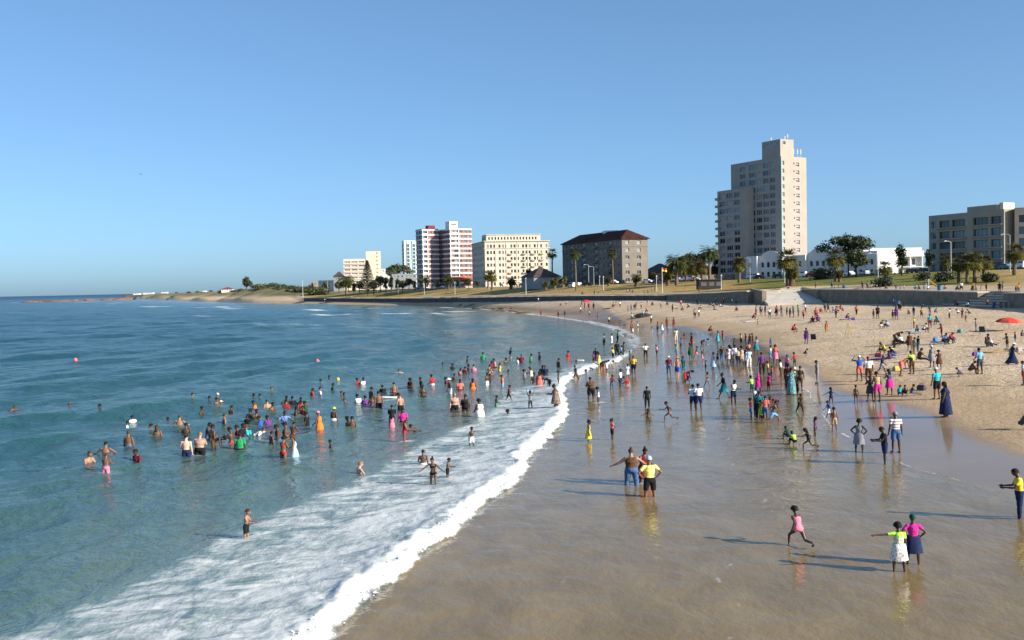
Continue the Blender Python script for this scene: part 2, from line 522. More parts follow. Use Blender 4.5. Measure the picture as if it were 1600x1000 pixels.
def make_ground():
    rows = rows_of((3, 15, 1.10), (15, 60, 1.014), (60, 260, 1.009), (260, 1100, 1.012), (1100, 3000, 1.04), (3000, 45000, 1.3))
    X, Y, na, nr = polar(420, rad(37), rows)
    Z = ground_z(X, Y)
    base = ground_z(X, Y, False)
    land, terr = inside(X, Y, L0), inside(X, Y, LW)
    d2, _ = pdist(X, Y, L2)
    up2 = inside(X, Y, np.vstack([L2, [24, 250], [16, 9000]]))
    s2 = np.where(up2, d2, -d2) + 2.4 * (fbm(X * .16, Y * .16, 31, 3) - .5)
    wet = np.where(land & ~terr, sstep(1.2, -1.2, s2), 0) * sstep(330, 200, Y)
    wet = np.where(land, wet, 1.0)
    damp = np.where(land & ~terr, sstep(1.75, 1.0, base + .8 * (fbm(X * .08, Y * .08, 33, 3) - .5)), 0)
    dw, _ = pdist(X, Y, LW)
    lawn = np.where(terr, sstep(2, 6, dw), 0.0)
    ang = X / np.maximum(Y, 1)
    green = sstep(.205, .25, ang + .05 * (fbm(X * .03, Y * .03, 35, 2) - .5)) * sstep(.52, .42, ang) * .9
    green = np.maximum(green, .40 * sstep(-.01, -.08, ang) * sstep(.4, .6, fbm(X * .02, Y * .02, 36, 2)))
    # paved apron behind the wall on the near side stays bare
    lawn = lawn * np.where((ang > .20), sstep(10, 16, dw), 1)
    gd = np.zeros(X.shape)
    for x, y, zz, sx, sy in _dunes:
        gd = np.maximum(gd, np.exp(-((X - x) / sx / 1.2) ** 2 - ((Y - y) / sy / 1.2) ** 2))
    scrub = np.where(land, sstep(.25, .6, gd * 1.1 + .5 * (fbm(X * .03, Y * .03, 37, 3) - .5)), 0) * sstep(3.2, 5.5, base)
    scrub = np.maximum(scrub, np.where(terr & (Y > 700), .8, 0))
    Z = np.where(~land & (Y > 9000), -3, Z)
    me = grid_mesh('ground', X, Y, Z, na, nr, None, dict(wet=wet, damp=damp, lawn=lawn, green=green, scrub=scrub), ground_material())
    tag(obj('ground', me), kind='structure')

def water_material():
    m, nt, b = new_mat('sea_water')
    g = N(nt, 'ShaderNodeNewGeometry').outputs['Position']
    foam, dep, offs = attr(nt, 'foam'), attr(nt, 'depth'), attr(nt, 'swash')
    big = noise(nt, g, .035, 4, .6, 0, (1, .5, 1))
    mid = noise(nt, g, .30, 4, .6, .4, (.8, 1.0, 1))
    d2 = math_n(nt, 'ADD', dep, math_n(nt, 'MULTIPLY', math_n(nt, 'SUBTRACT', big, .5), .25))
    d3 = math_n(nt, 'ADD', d2, math_n(nt, 'MULTIPLY', math_n(nt, 'SUBTRACT', mid, .5), .06))
    body = ramp(nt, d3, [(.0, (.15, .15, .095)), (.10, (.07, .125, .10)), (.25, (.017, .074, .073)), (.5, (.005, .050, .063)), (.8, (.003, .030, .053)), (1, (.002, .022, .050))]).outputs[0]
    silt = noise(nt, g, .55, 4, .65, .6, (1, .6, 1))
    sw_c = ramp(nt, silt, [(.3, (.190, .132, .055)), (.55, (.240, .170, .074)), (.75, (.285, .21, .10))]).outputs[0]
    col = mixc(nt, offs, body, sw_c)
    # foam: lacy, torn patches
    wv = N(nt, 'ShaderNodeMapping'); wv.inputs['Scale'].default_value = (.62, 1, 1); wv.inputs['Rotation'].default_value = (0, 0, rad(-20))
    L(nt, g, wv.inputs['Vector'])
    f1 = noise(nt, wv.outputs[0], .80, 6, .60, 1.1)
    f2 = noise(nt, wv.outputs[0], 4.5, 4, .6, .5)
    fn = math_n(nt, 'ADD', math_n(nt, 'MULTIPLY', f1, .84), math_n(nt, 'MULTIPLY', f2, .16))
    mk = math_n(nt, 'MULTIPLY', math_n(nt, 'SUBTRACT', math_n(nt, 'ADD', math_n(nt, 'MULTIPLY', foam, .62), fn), .84), 4.8, clamp=True)
    col = mixc(nt, math_n(nt, 'MULTIPLY', math_n(nt, 'MULTIPLY', foam, .95, clamp=True), math_n(nt, 'SUBTRACT', 1.0, offs)), col, (.17, .26, .235))
    fcol = mixc(nt, f2, (.46, .51, .51), (.68, .69, .68))
    col = mixc(nt, mk, col, fcol)
    L(nt, col, b.inputs['Base Color'])
    L(nt, math_n(nt, 'ADD', math_n(nt, 'ADD', .085, math_n(nt, 'MULTIPLY', dep, .22)), math_n(nt, 'MULTIPLY', mk, .6)), b.inputs['Roughness'])
    b.inputs['IOR'].default_value = 1.333
    spl = math_n(nt, 'SUBTRACT', .42, math_n(nt, 'MULTIPLY', dep, .30))
    L(nt, math_n(nt, 'SUBTRACT', spl, math_n(nt, 'MULTIPLY', mk, .15)), b.inputs['Specular IOR Level'])
    # ripples
    r1 = noise(nt, g, .85, 4, .6, .3, (1.25, .8, 1))
    r2 = noise(nt, g, 3.2, 3, .6, .2, (1.2, .8, 1))
    r0 = noise(nt, g, .30, 3, .55, .4, (1.3, .7, 1))
    hh = math_n(nt, 'ADD', math_n(nt, 'ADD', math_n(nt, 'MULTIPLY', r1, .55), math_n(nt, 'MULTIPLY', r2, .14)), math_n(nt, 'MULTIPLY', math_n(nt, 'MULTIPLY', r0, 1.0), math_n(nt, 'SUBTRACT', 1.0, offs)))
    hh = math_n(nt, 'ADD', hh, math_n(nt, 'MULTIPLY', mk, math_n(nt, 'MULTIPLY', f2, .16)))
    bp = N(nt, 'ShaderNodeBump'); bp.inputs['Distance'].default_value = 1.05
    L(nt, hh, bp.inputs['Height'])
    st = math_n(nt, 'MULTIPLY', math_n(nt, 'SUBTRACT', 1.0, math_n(nt, 'MULTIPLY', offs, .90)), math_n(nt, 'SUBTRACT', 1.0, math_n(nt, 'MULTIPLY', mk, .45)))
    st = math_n(nt, 'MULTIPLY', st, math_n(nt, 'ADD', math_n(nt, 'ADD', .30, offs), math_n(nt, 'MULTIPLY', dep, 1.6), clamp=True))
    L(nt, st, bp.inputs['Strength'])
    L(nt, bp.outputs[0], b.inputs['Normal'])
    return m

def make_sea():
    rows = rows_of((4, 14, 1.06), (14, 150, 1.0058), (150, 420, 1.010), (420, 1800, 1.018), (1800, 60000, 1.2))
    X, Y, na, nr = polar(600, rad(36), rows)
    Z, foam, dep, s1, sd = water(X, Y)
    # 0 at the water's edge .. 1 far out, on a bent scale
    dd = np.where(sd < 0, np.interp(-sd, [0, 6, 16, 35, 80, 200, 600, 3000], [0, .06, .16, .30, .48, .68, .85, 1]), 0)
    # over on the far side of the bay the shallows stay clear
    swash = sstep(-.4, .4, sd)
    Z = np.where(sd > 160, -2, Z)
    Z = np.where((sd > .5) & (Y > 225), -.05, Z)
    keep = (s1 < .6) & (sd < 60) | (sd < 1.5)
    keep &= ~((sd > 2) & (Y > 215))
    me = grid_mesh('sea', X, Y, Z, na, nr, keep, dict(foam=foam, depth=dd, swash=swash), water_material())
    tag(obj('sea', me), kind='structure')

make_ground()
make_sea()

def surf_z(X, Y):
    g = ground_z(X, Y)
    return g
_TS = np.concatenate([np.arange(14, 140, .08), np.arange(140, 420, .25), np.arange(420, 1600, 1.0)])
def on_ground(px, py):
    """point of the land that shows at a picture position"""
    d = ray(px, py)
    X, Y, Z = d[0] * _TS, _TS, H_CAM + d[2] * _TS
    lo, hi = 0, len(_TS)
    # coarse then fine
    c = np.arange(0, len(_TS), 12)
    gz = ground_z(X[c], Y[c])
    hit = np.nonzero(Z[c] < gz)[0]
    if len(hit) == 0:
        return None
    i1 = c[hit[0]]; i0 = max(0, i1 - 12)
    gz = ground_z(X[i0:i1 + 1], Y[i0:i1 + 1])
    k = np.nonzero(Z[i0:i1 + 1] < gz)[0]
    j = i0 + (k[0] if len(k) else i1 - i0)
    return (X[j], Y[j], float(ground_z(X[j], Y[j])))
def gz1(x, y):
    return float(ground_z(np.array([x]), np.array([y]))[0])

# ---- churned white water along the front of the wave: loose clots of foam
def make_foam_clots():
    seg = L0[2:L0_A + 17]
    base_v, base_f = [], []
    bm = bmesh.new(); bmesh.ops.create_icosphere(bm, subdivisions=1, radius=1.0)
    bv = np.array([v.co[:] for v in bm.verts]); bf = np.array([[v.index for v in f.verts] for f in bm.faces]); bm.free()
    rg = np.random.default_rng(3)
    cand_x, cand_y = [], []
    for a, b in zip(seg[:-1], seg[1:]):
        ln = math.hypot(*(b - a)); n = int(ln * (14 if a[1] < 60 else 4))
        t = rg.random(n); p = a + (b - a) * t[:, None]
        nrm = np.array([-(b - a)[1], (b - a)[0]]) / ln
        o = rg.normal(.05, .16, n)
        p = p + nrm * o[:, None]
        cand_x += list(p[:, 0]); cand_y += list(p[:, 1])
    X, Y = np.array(cand_x), np.array(cand_y)
    z, foam, dep, s1, sd = water(X, Y)
    ok = (foam > .55)
    X, Y, z, foam = X[ok], Y[ok], z[ok], foam[ok]
    n = len(X)
    s = rg.gamma(2.0, .006, n) + .008
    s = np.where(Y > 60, s * 1.3, s)
    sc = np.stack([s * rg.uniform(1.0, 2.2, n), s * rg.uniform(1.0, 2.0, n), s * rg.uniform(.6, 1.1, n)], -1)
    V = bv[None] * sc[:, None, :] * rg.uniform(.75, 1.25, (n, len(bv), 1))
    V += np.stack([X, Y, z + s * .3 + rg.exponential(.012, n)], -1)[:, None, :]
    Fm = (bf[None] + (np.arange(n) * len(bv))[:, None, None]).reshape(-1, 3)
    me = bpy.data.meshes.new('sea_foam')
    V = V.reshape(-1, 3)
    me.vertices.add(len(V)); me.vertices.foreach_set('co', V.astype(np.float32).ravel())
    me.loops.add(Fm.size); me.loops.foreach_set('vertex_index', Fm.ravel().astype(np.int32))
    me.polygons.add(len(Fm)); me.polygons.foreach_set('loop_start', np.arange(0, Fm.size, 3, dtype=np.int32))
    me.polygons.foreach_set('loop_total', np.full(len(Fm), 3, dtype=np.int32))
    me.polygons.foreach_set('use_smooth', np.ones(len(Fm), bool))
    me.update(calc_edges=True)
    m, nt, b = new_mat('white_foam')
    b.inputs['Base Color'].default_value = (.66, .67, .66, 1); b.inputs['Roughness'].default_value = .9
    b.inputs['Specular IOR Level'].default_value = .1
    me.materials.append(m)
    tag(obj('sea_foam', me), 'white churned foam along the front of the breaking wave', 'foam', kind='stuff')
make_foam_clots()
# ------------------------------------------------------------------ people: bodies
COLORS = dict(
    white=(.78,.78,.77), cream=(.68,.60,.45), beige=(.52,.40,.27), tan=(.45,.30,.17), khaki=(.30,.25,.14), grey=(.24,.25,.27), darkgrey=(.07,.07,.08),
    black=(.014,.014,.017), navy=(.016,.026,.075), blue=(.03,.11,.42), denim=(.06,.13,.27), paleblue=(.42,.62,.78), lightblue=(.16,.42,.70), turquoise=(.03,.42,.50),
    teal=(.02,.20,.23), green=(.02,.30,.10), darkgreen=(.012,.075,.035), lime=(.42,.75,.08), olive=(.17,.18,.05), yellow=(.78,.55,.05), paleyellow=(.80,.68,.22), orange=(.85,.20,.03),
    coral=(.75,.16,.12), red=(.55,.025,.025), darkred=(.22,.02,.025), maroon=(.17,.018,.035), pink=(.80,.22,.34), magenta=(.62,.03,.28), purple=(.15,.04,.22), lilac=(.42,.30,.55), brown=(.11,.055,.03))
COLWORD = dict(darkgrey='dark grey', paleblue='pale blue', lightblue='light blue', darkgreen='dark green', paleyellow='pale yellow', darkred='dark red', denim='denim blue')
SKIN = dict(d=(.075,.040,.025), m=(.17,.085,.05), l=(.52,.31,.23), t=(.30,.16,.10))

_fab = {}
def fabric(colname, kind='plain'):
    key = (colname, kind)
    if key in _fab: return _fab[key]
    m, nt, b = new_mat('cloth_' + colname + '_' + kind)
    b.inputs['Roughness'].default_value = .85
    b.inputs['Specular IOR Level'].default_value = .15
    tc = N(nt, 'ShaderNodeTexCoord').outputs['Object']
    col = COLORS[colname]
    no = noise(nt, tc, 9, 4, .6)
    r = ramp(nt, no, [(.3, tuple(c * .78 for c in col)), (.7, tuple(min(1, c * 1.12) for c in col))]).outputs[0]
    if kind == 'stripe':
        sx = N(nt, 'ShaderNodeSeparateXYZ'); L(nt, tc, sx.inputs[0])
        f = math_n(nt, 'GREATER_THAN', math_n(nt, 'SINE', math_n(nt, 'MULTIPLY', sx.outputs[2], 52.0)), .45)
        r = mixc(nt, f, r, (.35, .13, .13))
    elif kind == 'floral':
        vo = N(nt, 'ShaderNodeTexVoronoi'); vo.inputs['Scale'].default_value = 17; L(nt, tc, vo.inputs['Vector'])
        f = math_n(nt, 'LESS_THAN', vo.outputs['Distance'], .36)
        pc = ramp(nt, vo.outputs['Color'], [(.35, (.45, .10, .08)), (.5, (.10, .20, .12)), (.65, (.55, .25, .10))], 'CONSTANT').outputs[0]
        r = mixc(nt, f, r, pc)
    elif kind == 'pattern':
        f = math_n(nt, 'MULTIPLY', math_n(nt, 'SUBTRACT', noise(nt, tc, 22, 2), .5), 9.0, clamp=True)
        r = mixc(nt, f, r, tuple(.35 + .5 * c for c in col))
    L(nt, r, b.inputs['Base Color'])
    bp = N(nt, 'ShaderNodeBump'); bp.inputs['Distance'].default_value = .02; bp.inputs['Strength'].default_value = .5
    L(nt, no, bp.inputs['Height']); L(nt, bp.outputs[0], b.inputs['Normal'])
    _fab[key] = m
    return m
_skin = {}
def skin_mat(code, v):
    key = (code, v)
    if key in _skin: return _skin[key]
    k = (.8, 1.0, 1.3)[v]
    m, nt, b = new_mat('skin_' + code + str(v))
    c = tuple(x * k for x in SKIN[code])
    tc = N(nt, 'ShaderNodeTexCoord').outputs['Object']
    r = ramp(nt, noise(nt, tc, 6, 3), [(.3, tuple(x * .88 for x in c)), (.7, tuple(x * 1.1 for x in c))]).outputs[0]
    L(nt, r, b.inputs['Base Color'])
    b.inputs['Roughness'].default_value = .45
    b.inputs['Specular IOR Level'].default_value = .4
    _skin[key] = m
    return m
EYE = plain('eye_dark', (.02, .015, .012), .3)
LIP = plain('lip', (.16, .05, .045), .5)
HAIRM = dict(black=plain('hair_black', (.012, .010, .009), .75, .3, 30, .2), brown=plain('hair_brown', (.06, .035, .02), .7, .3, 30, .2), fair=plain('hair_fair', (.22, .14, .07), .7, .3, 30, .2), grey=plain('hair_grey', (.35, .34, .33), .7, .2, 30, .2))

# pose: lean, head pitch, arms (flex, abduct of upper arm, flex, abduct of forearm) x2, legs (hip flex, abduct, knee) x2
POSES = dict(
    st=(2, 4, (4, 9, 14, 6), (2, 10, 10, 8), (1, 3, 0), (-2, 4, 2)),
    s2=(3, 8, (12, 14, 60, -18), (-2, 9, 8, 6), (6, 4, 10), (-3, 4, 0)),
    ak=(2, 0, (-14, 42, 20, -38), (-14, 42, 20, -38), (2, 6, 0), (-2, 6, 0)),
    hh=(2, 4, (95, 60, 165, -40), (95, 60, 165, -40), (2, 5, 0), (-2, 5, 0)),
    au=(0, -6, (160, 22, 172, 4), (150, 28, 165, 10), (3, 5, 4), (-3, 5, 0)),
    pt=(4, 8, (20, 84, 28, 88), (2, 10, 14, 5), (8, 4, 10), (-4, 5, 0)),
    ao=(6, 6, (22, 48, 38, 58), (22, 50, 40, 40), (8, 6, 12), (-4, 7, 8)),
    wk=(5, 6, (-24, 8, -2, 6), (26, 8, 48, 2), (24, 3, 8), (-20, 3, 14)),
    rn=(15, 2, (-42, 16, 36, 4), (48, 14, 105, -8), (52, 4, 50), (-26, 4, 62)),
    bd=(64, 12, (58, 12, 72, 6), (66, 10, 76, 2), (14, 6, 20), (2, 7, 22)),
    cr=(34, 6, (50, 14, 86, -10), (46, 14, 80, -8), (108, 14, 136), (102, 14, 132)),
    si=(10, 10, (-14, 16, 4, 10), (48, 12, 66, -8), (84, 10, 8), (88, 8, 34)),
    sk=(26, 12, (58, 16, 74, -14), (58, 16, 74, -14), (118, 9, 112), (112, 10, 106)),
    ly=(84, -30, (80, 24, 120, -6), (96, 24, 125, -6), (3, 6, 8), (-2, 8, 4)),
    ho=(4, 14, (30, 10, 92, -16), (30, 10, 92, -16), (2, 4, 2), (-2, 4, 0)),
    sw=(62, -44, (150, 18, 160, 4), (34, 26, 60, 16), (-4, 4, 18), (6, 5, 8)))
TYPES = dict(man=dict(sh=.190, hip=.088, tw=1.0, bw=1.0, head=1.06, leg=1.0), woman=dict(sh=.165, hip=.098, tw=.93, bw=.92, head=1.05, leg=1.0),
             broad=dict(sh=.195, hip=.112, tw=1.34, bw=1.28, head=1.06, leg=1.0), child=dict(sh=.150, hip=.078, tw=.86, bw=.86, head=1.30, leg=.95))

def rotx(a):
    c, s = math.cos(a), math.sin(a)
    return np.array([[1, 0, 0], [0, c, -s], [0, s, c]])

def skeleton(pose, typ):
    lean, hp, A1, A2, G1, G2 = POSES[pose]
    T = TYPES[typ]
    J = {}
    pel = np.array([0, 0, .93])
    RT = rotx(rad(lean))                      # leaning forward tips towards -Y
    t = lambda x, y, z: pel + RT @ np.array([x, y, z])
    J['pel'] = pel; J['waist'] = t(0, 0, .14); J['chest'] = t(0, -.005, .33); J['neck'] = t(0, .005, .53)
    RH = rotx(rad(lean + hp)) if pose not in ('ly', 'sw') else rotx(rad(lean + hp))
    J['hb'] = J['neck'] + RH @ np.array([0, -.012, .07])
    J['hc'] = J['hb'] + RH @ np.array([0, -.02, .095 * T['head']])
    J['RH'], J['RT'] = RH, RT
    for s, A, G, k in ((1, A1, G1, 'L'), (-1, A2, G2, 'R')):
        def dv(a, b):
            a, b = rad(a), rad(b)
            return RT @ np.array([s * math.sin(b), -math.sin(a) * math.cos(b), -math.cos(a) * math.cos(b)])
        sh = t(s * T['sh'] * .94, 0, .452)
        el = sh + dv(A[0], A[1]) * .285
        fd = dv(A[2], A[3])
        wr = el + fd * .25
        J['sh' + k], J['el' + k], J['wr' + k], J['ha' + k], J['fd' + k] = sh, el, wr, wr + fd * .085, fd
        hip = pel + np.array([s * T['hip'], 0, -.02])
        def lv(a, b):
            a, b = rad(a), rad(b)
            return np.array([s * math.sin(b) * .9, -math.sin(a) * math.cos(b), -math.cos(a) * math.cos(b)])
        if pose in ('ly', 'sw'):
            base = rotx(rad(lean))
            kn = hip + base @ lv(G[0], G[1]) * .43
            an = kn + base @ lv(G[0] - G[2], G[1] * .6) * .41
            fdv = base @ np.array([0, .3, -.95])
        else:
            kn = hip + lv(G[0], G[1]) * .43
            an = kn + lv(G[0] - G[2], G[1] * .4) * .41
            fa = rad(max(-50, min(90, (G[0] - G[2]) * .6 if abs(G[0] - G[2]) > 30 else 0)))
            if pose in ('si',): fa = rad(70)
            if pose in ('cr', 'sk'): fa = 0
            fdv = np.array([s * .18, -math.cos(fa), math.sin(fa)])
        J['hip' + k], J['kn' + k], J['an' + k], J['to' + k] = hip, kn, an, an + fdv * .17 + np.array([0, 0, -.055 if abs(fdv[2]) < .3 else -.02])
        J['he' + k] = an + np.array([0, .035, -.05]) if pose not in ('ly', 'sw') else an
    return J

def ell_rings(mb, rings, n=14):
    """rings: (centre, R, rx, ry)"""
    vv = []
    for c, R, rx, ry in rings:
        for k in range(n):
            a = 2 * math.pi * k / n
            vv.append(c + R @ np.array([rx * math.cos(a), ry * math.sin(a), 0]))
    ff = []
    for i in range(len(rings) - 1):
        for k in range(n):
            k2 = (k + 1) % n
            ff.append((i * n + k, i * n + k2, (i + 1) * n + k2, (i + 1) * n + k))
    ff.append(tuple(reversed(range(n)))); ff.append(tuple((len(rings) - 1) * n + k for k in range(n)))
    mb.add(vv, ff)

_body = {}
def body(pose, typ, lo=False):
    key = (pose, typ, lo)
    if key in _body: return _body[key]
    J = skeleton(pose, typ); T = TYPES[typ]
    w, bw = T['bw'], T['tw']
    mb = MB()
    RT = J['RT']
    tor = [(-.09, .085, .085), (-.05, .135, .110), (.0, .160, .118), (.06, .155, .112), (.14, .132, .098), (.22, .142, .102), (.31, .165, .115), (.38, .168, .112), (.43, .148, .098), (.475, .108, .082), (.515, .070, .064), (.56, .056, .058)]
    if typ == 'woman':
        tor = [(z, rx * (1.06 if z < .08 else .94), ry * (1.12 if .28 < z < .4 else 1)) for z, rx, ry in tor]
    if typ == 'broad':
        tor = [(z, rx * (1.0 if z > .45 else 1), ry * (1.22 if z < .35 else 1)) for z, rx, ry in tor]
    k = lambda z: bw if z < .46 else 1 + (bw - 1) * .3
    ell_rings(mb, [(J['pel'] + RT @ np.array([0, -.01 if .28 < z < .42 else 0, z]), RT, rx * k(z), ry * k(z)) for z, rx, ry in tor])
    RH, hs = J['RH'], T['head']
    mb.tube([J['neck'] - RT @ np.array([0, 0, .04]), J['hb'] + RH @ np.array([0, .0, .03])], [.058 * (.5 + .5 * w), .054 * (.5 + .5 * w)], 10)
    hd = [(-.105, .028, .030, -.030), (-.088, .046, .056, -.022), (-.055, .060, .076, -.012), (-.015, .070, .089, -.002), (.03, .075, .096, .004), (.07, .070, .090, .006), (.098, .052, .068, .006), (.112, .024, .034, .006)]
    ell_rings(mb, [(J['hc'] + RH @ np.array([0, yo * hs, z * hs]), RH, rx * hs, ry * hs) for z, rx, ry, yo in hd], 16)
    # nose, ears, brow
    hp = lambda x, y, z: J['hc'] + RH @ (np.array([x, y, z]) * hs)
    mb.tube([hp(0, -.078, .012), hp(0, -.098, -.018), hp(0, -.086, -.032)], [.010, .016, .014], 6)
    for s in (1, -1):
        mb.tube([hp(s * .068, .006, -.024), hp(s * .080, .010, .002), hp(s * .076, .010, .020)], [.010, .016, .010], 6)
    for kk in 'LR':
        sh, el, wr, ha = J['sh' + kk], J['el' + kk], J['wr' + kk], J['ha' + kk]
        inner = J['chest'] * .30 + sh * .55 + J['neck'] * .15 + RT @ np.array([0, 0, .012])
        mid = sh * .55 + el * .45; fm = el * .72 + wr * .28
        mb.tube([inner, sh, mid, el, fm, wr, ha], [.058 * w, .058 * w, .049 * w, .040 * w, .041 * w, .027 * w, (.036, .020)], 9)
        hip, kn, an, to, he = J['hip' + kk], J['kn' + kk], J['an' + kk], J['to' + kk], J['he' + kk]
        up = hip + (J['pel'] - hip) * .3 + np.array([0, 0, .03])
        mb.tube([up, hip + (kn - hip) * .10, hip * .55 + kn * .45, kn, kn * .68 + an * .32, kn * .25 + an * .75, an], [.098 * w, .094 * w, .080 * w, .055 * w, .056 * w, .040 * w, .037 * w], 10)
        mb.tube([he + (to - he) * -.12, he + (to - he) * .3, he * .35 + to * .65 , to], [.034, .040, .042, .026], 8)
    me0 = mb.mesh('tmp', [])
    o = bpy.data.objects.new('tmp', me0); COL.objects.link(o)
    md = o.modifiers.new('r', 'REMESH'); md.mode = 'VOXEL'; md.voxel_size = .045 if lo else .0155; md.use_smooth_shade = True
    sm = o.modifiers.new('s', 'SMOOTH'); sm.factor = .5; sm.iterations = 2
    dg = bpy.context.evaluated_depsgraph_get()
    me = bpy.data.meshes.new_from_object(o.evaluated_get(dg))
    bpy.data.objects.remove(o); bpy.data.meshes.remove(me0)
    n = len(me.vertices)
    co = np.empty(n * 3, np.float32); me.vertices.foreach_get('co', co); co = co.reshape(-1, 3).astype(float)
    nf = len(me.polygons)
    lt = np.empty(nf, np.int32); me.polygons.foreach_get('loop_total', lt)
    li = np.empty(len(me.loops), np.int32); me.loops.foreach_get('vertex_index', li)
    faces = np.split(li, np.cumsum(lt)[:-1])
    faces = [tuple(int(i) for i in f) for f in faces]
    nr = np.empty(n * 3, np.float32); me.vertices.foreach_get('normal', nr); nr = nr.reshape(-1, 3).astype(float)
    bpy.data.meshes.remove(me)
    # which bone each vertex belongs to
    bones = [('spine', J['pel'] - RT @ np.array([0, 0, .06]), J['neck'], .13 * bw), ('head', J['neck'] + RH @ np.array([0, 0, .03]), J['hc'] + RH @ np.array([0, 0, .06]), .08)]
    for kk in 'LR':
        bones += [('clav', J['chest'] + RT @ np.array([0, 0, .12]), J['sh' + kk], .06), ('uarm', J['sh' + kk], J['el' + kk], .05 * w), ('farm', J['el' + kk], J['ha' + kk], .036 * w),
                  ('thigh', J['hip' + kk], J['kn' + kk], .08 * w), ('shin', J['kn' + kk], J['an' + kk], .045 * w), ('foot', J['he' + kk], J['to' + kk], .04)]
    best = np.full(n, 9.0); bid = np.zeros(n, int); bt = np.zeros(n)
    for i, (nm, a, b, r) in enumerate(bones):
        ab = b - a
        t = np.clip(((co - a) @ ab) / (ab @ ab), 0, 1)
        d = np.linalg.norm(co - a - t[:, None] * ab, axis=1) - r
        m = d < best
        best[m], bid[m], bt[m] = d[m], i, t[m]
    # bounds and fingers
    z0 = co[:, 2].min()
    verts = [tuple(p) for p in co]; fc = list(faces)
    fm = MB()
    for kk, s in (('L', 1), ('R', -1)) if not lo else ():
        fd = J['fd' + kk] / np.linalg.norm(J['fd' + kk])
        side = np.cross(fd, RT @ np.array([s, 0, 0])); 
        if np.linalg.norm(side) < .2: side = np.cross(fd, np.array([0, 1, 0]))
        side /= np.linalg.norm(side)
        curl = np.cross(side, fd)
        root = J['ha' + kk] - fd * .012
        for q, (off, ln) in enumerate(((-.025, .066), (-.009, .078), (.008, .074), (.024, .058))):
            p0 = root + side * off
            p1 = p0 + fd * ln * .55 + curl * .006; p2 = p1 + fd * ln * .42 + curl * .022
            fm.tube([p0, p1, p2], [.0095, .0085, .006], 5)
        p0 = J['wr' + kk] + fd * .035 - side * .026
        fm.tube([p0, p0 + fd * .03 - side * .022, p0 + fd * .062 - side * .026], [.012, .0105, .007], 5)
    nb = len(verts)
    verts += [tuple(p) for p in fm.v]; fc += [tuple(i + nb for i in f) for f in fm.f]
    mi = np.zeros(len(fc), int)
    cen = np.array([co[list(f)].mean(0) for f in faces])
    loc = (cen - J['hc']) @ RH / hs
    eye = (np.hypot(np.abs(loc[:, 0]) - .031, (loc[:, 2] - .006) * 1.5) < .013) & (loc[:, 1] < -.055)
    lip = (np.abs(loc[:, 0]) < .022) & (np.abs(loc[:, 2] + .056) < .008) & (loc[:, 1] < -.045)
    mi[:len(faces)][eye] = 1; mi[:len(faces)][lip] = 2
    V = np.array(verts); V[:, 2] -= z0
    msh = mesh_from('body', V, fc, [skin_mat('d', 1), EYE, LIP], True, mi)
    for kx in list(J):
        if isinstance(J[kx], np.ndarray) and J[kx].shape == (3,) and not kx.startswith('fd'):
            J[kx] = J[kx] - np.array([0, 0, z0])
    top = V[:, 2].max()
    rec = dict(mesh=msh, J=J, co=co - np.array([0, 0, z0]), nr=nr, faces=faces, bname=np.array([b[0] for b in bones])[bid], bt=bt, top=top, pose=pose, typ=typ, lo=lo)
    _body[key] = rec
    return rec

